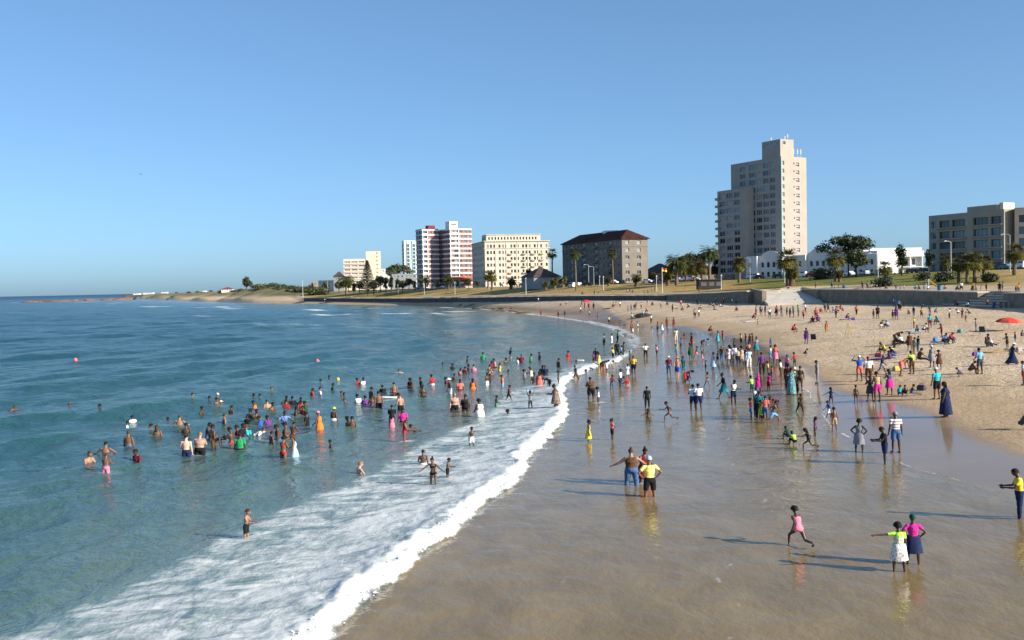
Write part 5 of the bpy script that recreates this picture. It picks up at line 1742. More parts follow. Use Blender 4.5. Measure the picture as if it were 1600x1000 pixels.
TREES = [
    ('date', 1057, 394, 439, 330, 'broad date palm right of the lifeguard flag'), ('date2', 1109, 381, 440, 335, 'tall bushy date palm at the left foot of the tower'), ('fan', 1097, 408, 441, 318, 'short fan palm beneath the tall date palm'), ('fan', 1085, 412, 440, 345, 'small fan palm between the two date palms'),
    ('fan', 1155, 401, 442, 300, 'fan palm in front of the tower base'), ('fan', 1232, 389, 447, 270, 'slender fan palm in front of the lit tower face'), ('short', 1236, 414, 447, 272, 'low palm beneath the slender fan palm'), ('fan', 1306, 388, 440, 300, 'thin fan palm before the white gabled villa'), ('short', 1312, 420, 441, 298, 'low palm right of the thin fan palm'),
    ('fan', 1383, 407, 447, 250, 'fan palm beside the tall promenade lamp post'), ('bush', 1384, 428, 449, 235, 'dense bush at the base of the promenade lamp post'), ('dark', 1409, 380, 431, 300, 'dark spreading conifer before the flat roofed white building'), ('umbrella', 1326, 362, 432, 380, 'huge umbrella shaped tree behind the white villas'), ('gtree', 1338, 388, 433, 330, 'grey green tree in front of the umbrella tree'),
    ('bush', 1287, 416, 436, 310, 'dark bush before the arched windows'), ('dark', 1451, 388, 428, 290, 'dark tree against the taupe apartment block'), ('fan', 1480, 398, 432, 250, 'fan palm nearest the left side of the taupe block'), ('fan', 1498, 402, 442, 225, 'second palm from left in the clump before the taupe block'), ('fan', 1511, 397, 443, 222, 'dark middle palm of the clump before the taupe block'),
    ('fan', 1523, 394, 442, 228, 'tallest palm of the clump before the taupe block'), ('fan', 1537, 397, 440, 224, 'rightmost palm of the clump before the taupe block'), ('bush', 1545, 424, 441, 215, 'rounded bush at the right end of the palm clump'), ('bush', 1478, 422, 440, 232, 'low bush beside the promenade street lamp'), ('bush', 1446, 422, 438, 236, 'spiky low bush on the lawn before the dark tree'), ('fan', 1585, 380, 430, 235, 'big fan palm at the right picture edge'),
    ('tall', 863, 388, 437, 420, 'tall palm against the cream hotel'), ('tall', 900, 386, 443, 355, 'tall palm at the left of the red roofed block'), ('tall', 958, 388, 444, 352, 'tall palm at the middle of the red roofed block'), ('short', 994, 426, 448, 330, 'short bushy palm below the red roofed block corner'), ('short', 951, 432, 447, 345, 'short palm beside the parked white car'), ('short', 1043, 421, 446, 320, 'short yellow green palm beside the flagpole'),
    ('short', 880, 430, 449, 360, 'short palm at the right end of the lawn row'), ('short', 867, 433, 452, 350, 'short palm second from right in the lawn row'), ('short', 853, 438, 453, 355, 'short palm in the middle of the lawn row'), ('short', 830, 433, 452, 370, 'short palm at the left end of the lawn row'), ('dark', 828, 418, 442, 430, 'dark tree left of the small dark roofed house'), ('short', 798, 431, 445, 440, 'short palm before the cream hotel front'),
    ('fan', 769, 424, 453, 430, 'palm before the cream hotel corner'), ('fan', 763, 422, 451, 440, 'thin palm left of the cream hotel corner palm'), ('round', 732, 434, 452, 450, 'round bright green tree before the banded flats'), ('date', 701, 428, 454, 455, 'date palm before the shaded middle of the banded flats'), ('date', 665, 428, 455, 465, 'date palm before the left side of the banded flats'), ('gtree', 639, 434, 452, 500, 'pale green tree left of the banded flats'),
    ('norfolk', 575, 406, 463, 500, 'tall symmetrical norfolk pine on the lawn'), ('dark', 611, 430, 457, 490, 'low dark tree right of the norfolk pine'), ('dark', 621, 434, 457, 495, 'dark tree beside the blue grey building'), ('umbrella', 622, 410, 440, 700, 'spreading tree in front of the glass tower'), ('gtree', 594, 430, 455, 560, 'grey green tree between the hotel and the norfolk pine'), ('gtree', 562, 438, 458, 560, 'small grey tree left of the norfolk pine'), ('round', 545, 436, 457, 580, 'round tree before the pale hotel'),
    ('date', 541, 427, 452, 650, 'thin palm before the pale hotel'), ('dark', 525, 434, 455, 620, 'dark tree left of the pale hotel'), ('gtree', 510, 440, 457, 640, 'pale tree at the edge of the dune scrub'), ('round', 385, 432, 452, 1000, 'big lone round tree on the dunes'), ('umbrella', 1082, 392, 425, 430, 'dark pine rising behind the terracotta roof'), ('dark', 1120, 391, 430, 400, 'dark tree touching the left edge of the tower')]
TREES += [('dark', 488, 441, 457, 660, 'dark tree at the left end of the street trees'), ('gtree', 530, 439, 458, 600, 'low pale tree under the grey gabled house'), ('dark', 553, 440, 460, 560, 'small dark tree left of the norfolk pine trunk'), ('gtree', 584, 437, 460, 520, 'pale tree just right of the norfolk pine'), ('pine', 603, 433, 458, 510, 'dark ragged pine before the white three storey house'), ('gtree', 629, 437, 457, 500, 'round pale tree before the blue grey building'), ('dark', 648, 438, 455, 500, 'dark tree at the left foot of the banded flats'), ('gtree', 682, 439, 453, 480, 'small tree at the foot of the banded flats'), ('dark', 716, 436, 452, 470, 'dark tree before the terracotta awning'), ('gtree', 747, 437, 451, 460, 'small tree at the shaded hotel side'), ('gtree', 1020, 424, 444, 345, 'leafy tree between block and low house'), ('date', 1072, 404, 440, 345, 'date palm behind the white minibus')]
for t in TREES: plant(*t, G)
DUNE = [(398, 444, 458, 860), (412, 442, 456, 840), (428, 441, 456, 800), (440, 443, 460, 780), (455, 445, 460, 770), (470, 446, 459, 740), (484, 446, 459, 720), (497, 447, 460, 700), (420, 447, 462, 790), (407, 450, 463, 800), (436, 449, 464, 760), (450, 451, 463, 745), (380, 450, 460, 950), (365, 452, 460, 1000), (348, 452, 459, 1100), (330, 453, 460, 1150), (312, 454, 460, 1200), (295, 455, 460, 1280), (276, 456, 461, 1300)]
ORDN = ['leftmost', 'second from left', 'third from left', 'fourth from left', 'fifth from left', 'sixth from left', 'seventh from left', 'eighth from left', 'ninth from left', 'middle', 'ninth from right', 'eighth from right', 'seventh from right', 'sixth from right', 'fifth from right', 'fourth from right', 'third from right', 'second from right', 'rightmost']
for (px, yt, yb, D), w in zip(sorted(DUNE), ORDN):
    plant('scrub', px, yt, yb, D, 'green dune scrub bush, ' + w + ' along the dunes', 'bushes on the dunes')

# ------------------------------------------------------------------ cars on the seafront road
CAR_MAT = {}
def car_proto(kind):
    root = empty('parked_car')
    if kind == 'van': prof = [(-2.2, .35), (-2.25, 1.0), (-2.15, 1.9), (1.2, 1.95), (1.75, 1.2), (2.25, 1.0), (2.3, .4)]; L_, W_ = 4.6, .88
    elif kind == 'hatch': prof = [(-1.85, .35), (-1.9, .85), (-1.6, 1.4), (-.2, 1.48), (.6, 1.38), (1.15, .92), (1.85, .78), (1.95, .4)]; L_, W_ = 3.8, .82
    else: prof = [(-2.15, .35), (-2.2, .85), (-1.5, .95), (-.95, 1.40), (.35, 1.43), (1.05, .95), (2.05, .80), (2.2, .42)]; L_, W_ = 4.4, .86
    mb = MB(); n = len(prof)
    rows = []
    for y, inset in ((-W_, .05), (-W_ * .96, 0), (W_ * .96, 0), (W_, .05)):
        rows.append([(x * (1 - inset * .3), y * (1 - .16 * max(0, (z - .9)) / .55), z - inset * (z > .5) * .5 + inset * (z <= .5)) for x, z in prof])
    vv = [p for r in rows for p in r]
    ff = [tuple(reversed(range(n))), tuple(range(3 * n, 4 * n))]
    for i in range(3):
        for k in range(n):
            k2 = (k + 1) % n; ff.append((i * n + k, i * n + k2, (i + 1) * n + k2, (i + 1) * n + k))
    mb.add(vv, ff); mb.build('body', [plain('car_white', (.75, .75, .74), .25, .03, 1, .5)], root)
    gl = MB()
    zt = max(z for _, z in prof) - .10; zb = zt - .46
    for s in (1, -1):
        y = s * (W_ * (1 - .08) + .012)
        x0, x1 = (-1.9, 1.2) if kind == 'van' else ((-1.45, .75) if kind == 'hatch' else (-1.1, .65))
        for a, b in ((x0, (x0 + x1) / 2 - .05), ((x0 + x1) / 2 + .05, x1)):
            gl.box(a + .1, y - .02, zb, b - .08, y + .02, zt)
    xf = 1.0 if kind != 'van' else 1.55
    gl.box(xf - .28, -.62, zb + .04, xf - .02, .62, zt - .08)
    gl.build('windows', [GLASS_D], root)
    for x in (-L_ * .31, L_ * .31):
        for s in (1, -1):
            w = MB(); w.tube([(x, s * (W_ - .18), .32), (x, s * (W_ + .02), .32)], [.32, .32], 12); w.tube([(x, s * (W_ + .02), .32), (x, s * (W_ + .03), .32)], [.19, .18], 10, 1)
            w.build('wheel', [plain('tyre', (.02, .02, .02), .9), plain('wheel_rim', (.4, .4, .42), .4)], root)
    for s in (1, -1):
        h = MB(); h.box(L_ * .47, s * .5 - .15, .66, L_ * .50 + .03, s * .5 + .15, .78); h.build('headlight', [FRAME_W], root)
    root['used'] = 0
    return root
CARP = {}
def car(kind, px, py, D, colname, col, label, flip=False):
    if kind not in CARP: CARP[kind] = car_proto(kind)
    p = CARP[kind]
    if p['used'] == 0: p['used'] = 1; o = p
    else: o = copy_tree(p)
    x, y, z = at_d(px, py, D)
    dr, _ = pdist(np.array([x]), np.array([y]), LR)
    # heading follows the road
    best = min(range(len(LR) - 1), key=lambda i: (x - (LR[i][0] + LR[i + 1][0]) / 2) ** 2 + (y - (LR[i][1] + LR[i + 1][1]) / 2) ** 2)
    t = LR[best + 1] - LR[best]
    on_road = inside(np.array([x]), np.array([y]), LR)[0]
    o.location = (x, y, gz1(x, y) + (.10 if on_road else .02))
    o.rotation_euler = (0, 0, math.atan2(t[1], t[0]) + (math.pi if flip else 0))
    for ch in o.children:
        if ch.name.startswith('body'): set_mat0(ch, plain('car_' + colname, col, .25, .04, 1, .5))
    tag(o, label, 'van' if kind == 'van' else 'car', 'cars parked along the seafront')
def set_mat0(o, m):
    o.material_slots[0].link = 'OBJECT'; o.material_slots[0].material = m
W_, S_, R_, B_, T_ = (.78, .78, .77), (.42, .44, .46), (.25, .02, .025), (.02, .02, .025), (.12, .26, .30)
for c in [('van', 894, 442, 378, 'white', W_, 'white van left of the red roofed block'), ('sedan', 917, 444, 376, 'black', B_, 'black car below the red roofed block'), ('hatch', 903, 443, 384, 'white', W_, 'white hatchback behind the white van'), ('sedan', 957, 444, 372, 'white', W_, 'white car in the middle of the lawn edge'), ('hatch', 970, 443.5, 374, 'dark', (.05, .06, .09), 'dark blue car beside the white car'),
          ('sedan', 1010, 442, 368, 'white', W_, 'white car left of the flagpole'), ('sedan', 1032, 442, 365, 'red', R_, 'red car behind the flagpole'), ('hatch', 1022, 441.5, 372, 'silver', S_, 'silver car between the white and red cars'), ('sedan', 1058, 440.5, 360, 'white', W_, 'white saloon beneath the date palm'), ('van', 1075, 439, 358, 'white', W_, 'white minibus right of the date palm'), ('sedan', 1085, 439.5, 352, 'silver', S_, 'silver car beside the minibus'),
          ('sedan', 1186, 437, 344, 'dark', B_, 'black car before the first villa arches'), ('van', 1176, 437, 346, 'white', W_, 'white van at the left end of the villa'), ('hatch', 1215, 436, 338, 'dark', B_, 'dark car below the villa windows'), ('van', 1250, 434.5, 332, 'white', W_, 'white van right of the slender palm'), ('sedan', 1265, 434, 330, 'red', R_, 'dark red car before the villa'), ('sedan', 1287, 433.5, 325, 'white', W_, 'white car beside the dark bush'),
          ('sedan', 1327, 431.5, 318, 'white', W_, 'white car under the grey green tree'), ('hatch', 1350, 430, 314, 'silver', S_, 'silver hatchback right of the grey green tree'), ('sedan', 1372, 429, 310, 'silver', S_, 'silver saloon left of the tall lamp post palm'), ('sedan', 1390, 428, 306, 'white', W_, 'white car behind the lamp post palm'), ('hatch', 1425, 427, 298, 'dark', B_, 'black hatchback below the dark conifer'), ('sedan', 1442, 426, 292, 'dark', B_, 'black saloon at the hedge'),
          ('sedan', 1572, 422.5, 258, 'teal', T_, 'pale teal car at the foot of the taupe block'), ('van', 1593, 420, 252, 'white', W_, 'white van at the right edge of the picture'),
          ('van', 677, 450.5, 552, 'white', W_, 'white van below the banded flats'), ('sedan', 691, 450.5, 550, 'white', W_, 'white car right of the white van by the flats'), ('sedan', 717, 450, 545, 'silver', S_, 'silver car at the right of the banded flats'), ('sedan', 786, 448.5, 490, 'white', W_, 'white car before the cream hotel'), ('hatch', 815, 447.5, 470, 'dark', B_, 'dark hatchback right of the cream hotel'), ('sedan', 808, 448, 478, 'silver', S_, 'silver car before the cream hotel end'), ('sedan', 652, 451, 575, 'blue', (.05, .10, .25), 'blue car left of the banded flats')]:
    car(*c)

# ------------------------------------------------------------------ lamp posts, flag, small things on the promenade
POST = plain('grey_painted_steel', (.42, .43, .42), .5, .08, 2, .4)
PALE_POST = plain('white_painted_post', (.66, .66, .64), .6, .08, 2, .3)
def lamp(px, ytop, ybase, D, label, arm=True, mat=POST):
    x, y, z, D = stand(px, ybase, D); h = at_d(px, ytop, D)[2] - z
    h = max(2.5, h)
    root = empty('street_lamp', (x, y, z), rt.uniform(-.4, .4))
    r = .055 + .006 * h
    mb = MB(); mb.tube([(0, 0, -.1), (0, 0, h * .15), (0, 0, h)], [r * 1.5, r * 1.15, r * .75], 8); mb.build('post', [mat], root)
    if arm:
        mb = MB(); mb.tube([(0, 0, h - .1), (-.5, 0, h + .15), (-1.4, 0, h + .2)], [r * .6, r * .5, r * .45], 6); mb.build('arm', [mat], root)
        mb = MB(); mb.tube([(-1.3, 0, h + .2), (-1.6, 0, h + .2), (-2.0, 0, h + .14)], [(.09, .07), (.16, .10), (.08, .05)], 8); mb.build('lamp_head', [PALE_POST], root)
    else:
        mb = MB(); mb.tube([(0, 0, h), (0, 0, h + .12), (0, 0, h + .4), (0, 0, h + .5)], [.08, .2, .22, .06], 8); mb.build('lamp_head', [PALE_POST], root)
    tag(root, label, 'street lamp', 'lamp posts')
for l in [(920, 414, 446, 370, 'grey street lamp with arm left of the red roofed block'), (928, 417, 443, 378, 'bare street lamp beside the arm lamp at the block'), (1003, 406, 440, 360, 'street lamp with arm at the red roofed block corner'), (1172, 404, 440, 300, 'thin lamp post between tower and villa'), (1226, 394, 442, 285, 'tall lamp post beside the slender fan palm'), (1372, 397, 449, 218, 'tall pale lamp post rising above the promenade crowd'), (1486, 378, 434, 250, 'tall lamp post before the taupe block'), (734, 424, 440, 520, 'street lamp at the cream hotel corner'), (1578, 367, 424, 262, 'arm lamp before the right wing of the taupe block')]:
    lamp(*l)
for l in [(1127, 432, 452, 265, 'short white promenade lamp left of the slipway'), (1026, 433, 455, 330, 'short white lamp left of the flagpole'), (943, 434, 456, 350, 'white lamp below the red roofed block middle'), (937, 433, 447, 362, 'small white lamp behind the lawn walkers'), (822, 436, 460, 385, 'white lamp at the left end of the palm row'), (880, 439, 457, 365, 'white lamp among the short palms'), (711, 442, 460, 470, 'white lamp before the banded flats'), (764, 442, 459, 450, 'white lamp before the cream hotel corner'), (663, 446, 460, 480, 'white lamp left of the date palm'), (622, 446, 461, 490, 'white lamp right of the norfolk pine'), (590, 447, 461, 500, 'white lamp just right of the pine trunk'), (567, 448, 462, 505, 'white lamp just left of the pine trunk'), (512, 441, 458, 600, 'leftmost tall white post by the dunes'), (473, 440, 453, 640, 'lone white post above the dune scrub')]:
    lamp(*l, arm=False, mat=PALE_POST)
def flagpole():
    x, y, z, D = stand(1035, 459, 275); h = at_d(1035, 418, D)[2] - z
    root = empty('flagpole', (x, y, z))
    mb = MB(); mb.tube([(0, 0, -.1), (0, 0, h)], [.10, .06], 8); mb.build('pole', [PALE_POST], root)
    for k, c in enumerate(((.6, .03, .03), (.8, .55, .05))):
        nx = 8; V, F = [], []
        for j in range(2):
            for i in range(nx):
                u = i / (nx - 1); V.append((.06 + 1.3 * u, .10 * math.sin(u * 7), h - .05 - (k + j) * .5 - .25 * u))
        F = [(i, i + 1, nx + i + 1, nx + i) for i in range(nx - 1)]
        o = obj('flag_panel', mesh_from('flag_panel', V, F, [plain('flag_cloth%d' % k, c, .8)]), root)
        so = o.modifiers.new('thick', 'SOLIDIFY'); so.thickness = .01
    tag(root, 'white flagpole flying a red and yellow lifeguard flag', 'flag')
flagpole()

def spot(px, py):
    return on_ground(px, py)
def parasol(px, py_ground, py_top, r, col, label, tilt=0.12, nseg=8, alt=None, open_=True):
    p = spot(px, py_ground); x, y, z = p
    h = (py_ground - py_top) / ppm(y)
    root = empty('beach_umbrella', (x, y, z))
    mb = MB(); mb.tube([(0, 0, -.2), (0, 0, h)], [.025, .02], 6); mb.build('pole', [PALE_POST], root)
    for q in range(nseg):
        V = []; F = []
        a0, a1 = 2 * math.pi * q / nseg, 2 * math.pi * (q + 1) / nseg
        R = 5
        for i in range(R):
            u = i / (R - 1); e = u * math.pi / 2 * .72
            rr, zz = r * math.sin(e) / math.sin(math.pi / 2 * .72), h - r * .52 * (1 - math.cos(e)) * 1.25
            for a in (a0, (a0 + a1) / 2, a1):
                sag = .04 * u if a not in (a0, a1) else 0
                V.append((rr * math.cos(a) * (1 - sag), rr * math.sin(a) * (1 - sag), zz - sag * .3))
        for i in range(R - 1):
            for k in range(2): F.append((i * 3 + k, (i + 1) * 3 + k, (i + 1) * 3 + k + 1, i * 3 + k + 1))
        m = plain('parasol_%d%d%d' % tuple(int(c * 99) for c in (col if (alt is None or q % 2) else alt)), col if (alt is None or q % 2) else alt, .8, .08, 4)
        o = obj('canopy_panel', mesh_from('canopy_panel', V, F, [m], True), root)
    root.rotation_euler = (tilt, tilt * .4, .3)
    tag(root, label, 'beach umbrella')
parasol(1576, 516, 496, 1.35, (.62, .05, .035), 'big red beach umbrella on the sand by the right edge', .05, 8, (.66, .10, .05))
parasol(915, 484, 468.5, 1.25, (.55, .03, .05), 'small red umbrella over the group across the bay')
parasol(1006, 495, 489, 2.2, (.03, .03, .035), 'low black sun shelter on the far sand', .1)

def camp_chair(px, py, face, col, label):
    x, y, z = spot(px, py); root = empty('camp_chair', (x, y, z), face)
    m = plain('chair_cloth_%d' % int(col[0] * 99), col, .85)
    mb = MB()
    V = [(-.28, -.25, .40), (.28, -.25, .40), (.28, .22, .34), (-.28, .22, .34)]
    mb.add(V + [(a, b, c - .02) for a, b, c in V], [(0, 1, 2, 3), (7, 6, 5, 4), (0, 4, 5, 1), (1, 5, 6, 2), (2, 6, 7, 3), (3, 7, 4, 0)]); mb.build('seat', [m], root)
    mb = MB(); V = [(-.28, .22, .36), (.28, .22, .36), (.28, .42, .92), (-.28, .42, .92)]
    mb.add(V + [(a, b + .02, c) for a, b, c in V], [(3, 2, 1, 0), (4, 5, 6, 7), (0, 1, 5, 4), (1, 2, 6, 5), (2, 3, 7, 6), (3, 0, 4, 7)]); mb.build('backrest', [m], root)
    for sx in (-.28, .28):
        for y0, y1 in ((-.28, .26), (.28, -.22)):
            mb = MB(); mb.tube([(sx, y0, 0), (sx, y1, .42)], [.013, .013], 5); mb.build('leg', [POST], root)
        mb = MB(); mb.box(sx - .03, -.25, .58, sx + .03, .26, .60); mb.build('armrest', [m], root)
    tag(root, label, 'chair')
camp_chair(1272, 535, 2.6, (.03, .04, .05), 'dark folding camp chair on the open sand')
camp_chair(1536, 524, 2.4, (.04, .05, .05), 'dark folding chair left of the big red umbrella')

def buoy(px, py, r, col, label, name='buoy'):
    x, y = at_z(px, py, .05); z = float(water(np.array([x]), np.array([y]))[0][0])
    root = empty(name, (x, y, z))
    bm = bmesh.new(); bmesh.ops.create_uvsphere(bm, u_segments=16, v_segments=10, radius=r)
    for v in bm.verts: v.co.z = v.co.z * .92 + r * .55
    me = bpy.data.meshes.new('float'); bm.to_mesh(me); bm.free(); me.materials.append(plain('buoy_%d' % int(col[1] * 99), col, .45, .1)); me.polygons.foreach_set('use_smooth', np.ones(len(me.polygons), bool))
    obj('float', me, root)
    mb = MB(); mb.tube([(0, 0, r * 1.3), (0, 0, r * 1.75)], [r * .22, r * .14], 8); mb.build('cap' if name == 'buoy' else 'valve', [FRAME_W], root)
    tag(root, label, 'buoy' if name == 'buoy' else 'ball')
buoy(118, 566, .24, (.75, .18, .14), 'red and white marker buoy far out on the left')
buoy(496, 562, .24, (.78, .16, .13), 'red marker buoy beyond the bathers in mid bay')
buoy(528, 590, .15, (.80, .60, .05), 'yellow ball floating beyond the bathers', 'beach_ball')

def board(px, py, ln, w, col, rz, tilt, label, z_off=.05, sea=False):
    if sea:
        x, y = at_z(px, py, .1); z = float(water(np.array([x]), np.array([y]))[0][0]) + z_off
    else:
        x, y, z = spot(px, py); z += z_off
    V, n = [], 14
    out = [(ln / 2 * math.copysign(abs(math.cos(a)) ** .6, math.cos(a)), w / 2 * math.copysign(abs(math.sin(a)) ** .75, math.sin(a))) for a in np.linspace(0, 2 * math.pi, n, endpoint=False)]
    V = [(a, b, -.03) for a, b in out] + [(a, b, .03 + .05 * (a / ln) ** 2) for a, b in out]
    me = mesh_from('bodyboard', V, [tuple(reversed(range(n))), tuple(range(n, 2 * n))] + [(i, (i + 1) % n, n + (i + 1) % n, n + i) for i in range(n)], [plain('board_%d%d' % (int(col[0] * 99), int(col[2] * 99)), col, .4)])
    o = obj('bodyboard', me, None, (x, y, z), rz); o.rotation_euler = (0, tilt, rz)
    tag(o, label, 'board')
board(607, 622, 1.3, .55, (.70, .72, .72), .2, .05, 'white bodyboard between the bathers in mid water', .08, True)
board(906, 564.5, .95, .5, (.72, .70, .66), .1, .03, 'pale bodyboard beside the bathers near the breaking line', .08, True)
board(1344, 473, 3.2, .6, (.55, .06, .06), .35, -.12, 'red and white rescue board lying by the promenade wall', .25)

def bin_(px, py, label):
    x, y, z = spot(px, py); root = empty('litter_bin', (x, y, z))
    mb = MB(); mb.tube([(0, 0, 0), (0, 0, .9)], [.36, .40], 12); mb.build('drum', [plain('blue_bin', (.05, .16, .28), .6)], root)
    mb = MB(); mb.tube([(0, 0, .9), (0, 0, .98), (0, 0, 1.05)], [.42, .42, .2], 12); mb.build('lid', [plain('bin_lid', (.03, .09, .17), .6)], root)
    tag(root, label, 'bin')
bin_(1468, 455, 'blue drum bin on the promenade wall')

def tripod():
    x, y, z = spot(1326, 528); root = empty('wooden_tripod', (x, y, z))
    h = 24 / ppm(y)
    m = plain('yellow_timber', (.45, .33, .12), .8)
    for a in (0.3, 2.4, 4.5):
        mb = MB(); mb.tube([(math.cos(a) * .5, math.sin(a) * .5, 0), (0, 0, h)], [.035, .03], 6); mb.build('leg', [m], root)
    mb = MB(); mb.box(-.3, -.03, h * .38, .3, .03, h * .43); mb.build('brace', [m], root)
    tag(root, 'yellow timber tripod standing alone on the sand', 'tripod')
tripod()

def kiosk():
    x, y, z = spot(1108, 452); root = empty('kiosk', (x, y, z), .1)
    w = 36 / ppm(y)
    bk = plain('black_panel', (.02, .02, .022), .7)
    mb = MB(); mb.box(-w / 2, -1.6, 0, w / 2, 1.6, 2.7); mb.build('body', [bk], root)
    mb = MB(); mb.box(-w / 2 - .25, -1.9, 2.702, w / 2 + .25, 1.9, 2.9); mb.build('roof', [plain('dark_felt', (.05, .05, .055), .9)], root)
    for k in range(3):
        mb = MB(); mb.box(-w / 2 + .5 + k * (w / 3), -1.66, 1.0, -w / 2 + .3 + (k + 1) * (w / 3) - .4, -1.603, 2.1); mb.build('shutter', [CONC_D], root)
    tag(root, 'black flat roofed kiosk on the lawn left of the slipway', 'kiosk')
kiosk()

def towel(px, py, w, l, col, label, rz):
    x, y, z = spot(px, py); V, F = [], []; n = 8
    rg = np.random.default_rng(int(px))
    for i in range(n):
        for j in range(n):
            X, Y = (i / (n - 1) - .5) * l, (j / (n - 1) - .5) * w
            V.append((X, Y, 0))
    c, s = math.cos(rz), math.sin(rz)
    pts = np.array(V); wx, wy = x + pts[:, 0] * c - pts[:, 1] * s, y + pts[:, 0] * s + pts[:, 1] * c
    zz = ground_z(wx, wy) - z + .05 + .02 * rg.random(len(V))
    V = [(a - x, b - y, q) for a, b, q in zip(wx, wy, zz)]
    F = [(i * n + j, (i + 1) * n + j, (i + 1) * n + j + 1, i * n + j + 1) for i in range(n - 1) for j in range(n - 1)]
    o = obj('beach_towel', mesh_from('beach_towel', V, F, [plain('towel_%d%d%d' % tuple(int(k * 99) for k in col), col, .95, .15, 6)], True), None, (x, y, z))
    m = o.modifiers.new('thick', 'SOLIDIFY'); m.thickness = .02
    tag(o, label, 'towel', 'towels on the sand')
for t in [(1379, 561, 1.2, 1.9, (.10, .08, .25), 'dark purple towel under the sitting group', .3), (1472, 534, 1.2, 1.8, (.05, .12, .35), 'blue towel beneath the group in front of the steps', .1), (1429, 518, 1.2, 1.8, (.3, .5, .65), 'pale blue towel beside the yellow headscarf', .2), (1410, 536, 1.2, 1.8, (.03, .03, .05), 'black towel under the crouching pair', .1), (1555, 550, 1.0, 1.8, (.5, .3, .12), 'orange towel on the sand near the right edge', .4), (1170, 503, 1.0, 1.6, (.75, .73, .7), 'small white towel lying alone on the sand', .2), (1590, 546, 1.1, 1.9, (.55, .55, .6), 'grey white towel at the right picture edge', .1), (1272, 503, 1.1, 1.8, (.08, .03, .12), 'dark towel under the couple on the far sand', .2), (1322, 499, 1.1, 1.8, (.15, .08, .35), 'violet towel beside the far sand mound', .0)]:
    towel(*t)

def bag(px, py, col, label):
    x, y, z = spot(px, py); root = empty('beach_bag', (x, y, z), rt.uniform(0, 6))
    m = plain('bag_%d%d%d' % tuple(int(k * 99) for k in col), col, .85, .15, 5)
    mb = MB()
    V = [(-.24, -.13, 0), (.24, -.13, 0), (.24, .13, 0), (-.24, .13, 0), (-.27, -.16, .18), (.27, -.16, .18), (.27, .16, .18), (-.27, .16, .18), (-.22, -.07, .34), (.22, -.07, .34), (.22, .07, .34), (-.22, .07, .34)]
    mb.add(V, [(3, 2, 1, 0), (8, 9, 10, 11)] + [(a + q, a + (q + 1) % 4, a + 4 + (q + 1) % 4, a + 4 + q) for a in (0, 4) for q in range(4)])
    mb.build('body', [m], root)
    for s in (-1, 1):
        h = MB(); h.tube([(-.12, s * .06, .32), (-.08, s * .07, .46), (.08, s * .07, .46), (.12, s * .06, .32)], [.014] * 4, 5); h.build('handle', [m], root)
    tag(root, label, 'bag', 'bags on the sand')
for b_ in [(1372, 558, (.3, .03, .05), 'red bag beside the yellow shirted group'), (1419, 537, (.05, .05, .06), 'black bag by the crouching pair'), (1462, 533, (.05, .2, .4), 'blue bag by the group before the steps'), (1482, 536, (.5, .45, .35), 'cream bag behind the red shirt'), (1525, 556, (.2, .05, .2), 'purple bag near the right edge'), (1546, 541, (.04, .1, .06), 'dark green bag by the chair'), (1440, 610, (.06, .06, .08), 'black bag right of the sitting children'), (1268, 503, (.4, .1, .1), 'red bag on the far sand'), (1333, 500, (.1, .1, .3), 'navy bag by the far mound'), (1401, 579, (.45, .4, .1), 'yellow bag by the lime shirt'), (1592, 549, (.35, .3, .3), 'grey bag at the picture edge'), (1500, 520, (.1, .3, .3), 'teal bag lying alone on dry sand')]:
    bag(*b_)

def slide():
    p = at_d(1455, 455, 185); x, y = p[0], p[1]; z = gz1(x, y) + .16
    root = empty('playground_slide', (x, y, z), .3)
    m = plain('yellow_plastic', (.70, .42, .04), .4)
    mb = MB(); mb.box(-.9, -.4, 0, -.8, -.3, 1.8); mb.box(-.9, .3, 0, -.8, .4, 1.8); mb.build('post', [POST], root)
    V = [(-.85, -.35, 1.7), (-.85, .35, 1.7), (1.3, .35, .3), (1.3, -.35, .3), (1.8, -.35, .25), (1.8, .35, .25)]
    mb = MB(); mb.add(V + [(a, b, c + .06) for a, b, c in V], [(0, 1, 2, 3), (3, 2, 5, 4), (9, 8, 7, 6), (10, 11, 8, 9), (0, 6, 7, 1), (1, 7, 8, 2), (2, 8, 11, 5), (5, 11, 10, 4), (4, 10, 9, 3), (3, 9, 6, 0)]); mb.build('chute', [m], root)
    mb = MB()
    for k in range(4): mb.box(-1.0, -.3, .3 + k * .38, -.92, .3, .36 + k * .38)
    mb.build('ladder', [POST], root)
    tag(root, 'yellow plastic slide on the promenade', 'slide')
slide()

# weedy rocks along the far shore and the reef off the headland
ROCK = plain('wet_brown_rock', (.10, .075, .05), .8, .4, .8, .3, 0, .5)
ROCK_G = plain('weedy_green_rock', (.10, .10, .03), .9, .4, .8, .2, 0, .5)
ROCK_R = plain('reef_rock', (.20, .12, .085), .9, .3, .2, .2, 0, .4)
def rock_mesh(seed, mat):
    rg = np.random.default_rng(seed); bm = bmesh.new(); bmesh.ops.create_icosphere(bm, subdivisions=2, radius=1)
    for v in bm.verts:
        n = v.co.normalized(); k = 1 + .35 * math.sin(n.x * 4 + seed) * math.cos(n.y * 5 + seed * 2) + rg.uniform(-.12, .12)
        v.co = Vector((n.x * k, n.y * k, max(-.2, n.z * k * .5)))
    me = bpy.data.meshes.new('rock'); bm.to_mesh(me); bm.free(); me.materials.append(mat)
    return me
RM = [rock_mesh(i, m) for i, m in enumerate((ROCK, ROCK_G, ROCK, ROCK_R, ROCK_R))]
rr = random.Random(8)
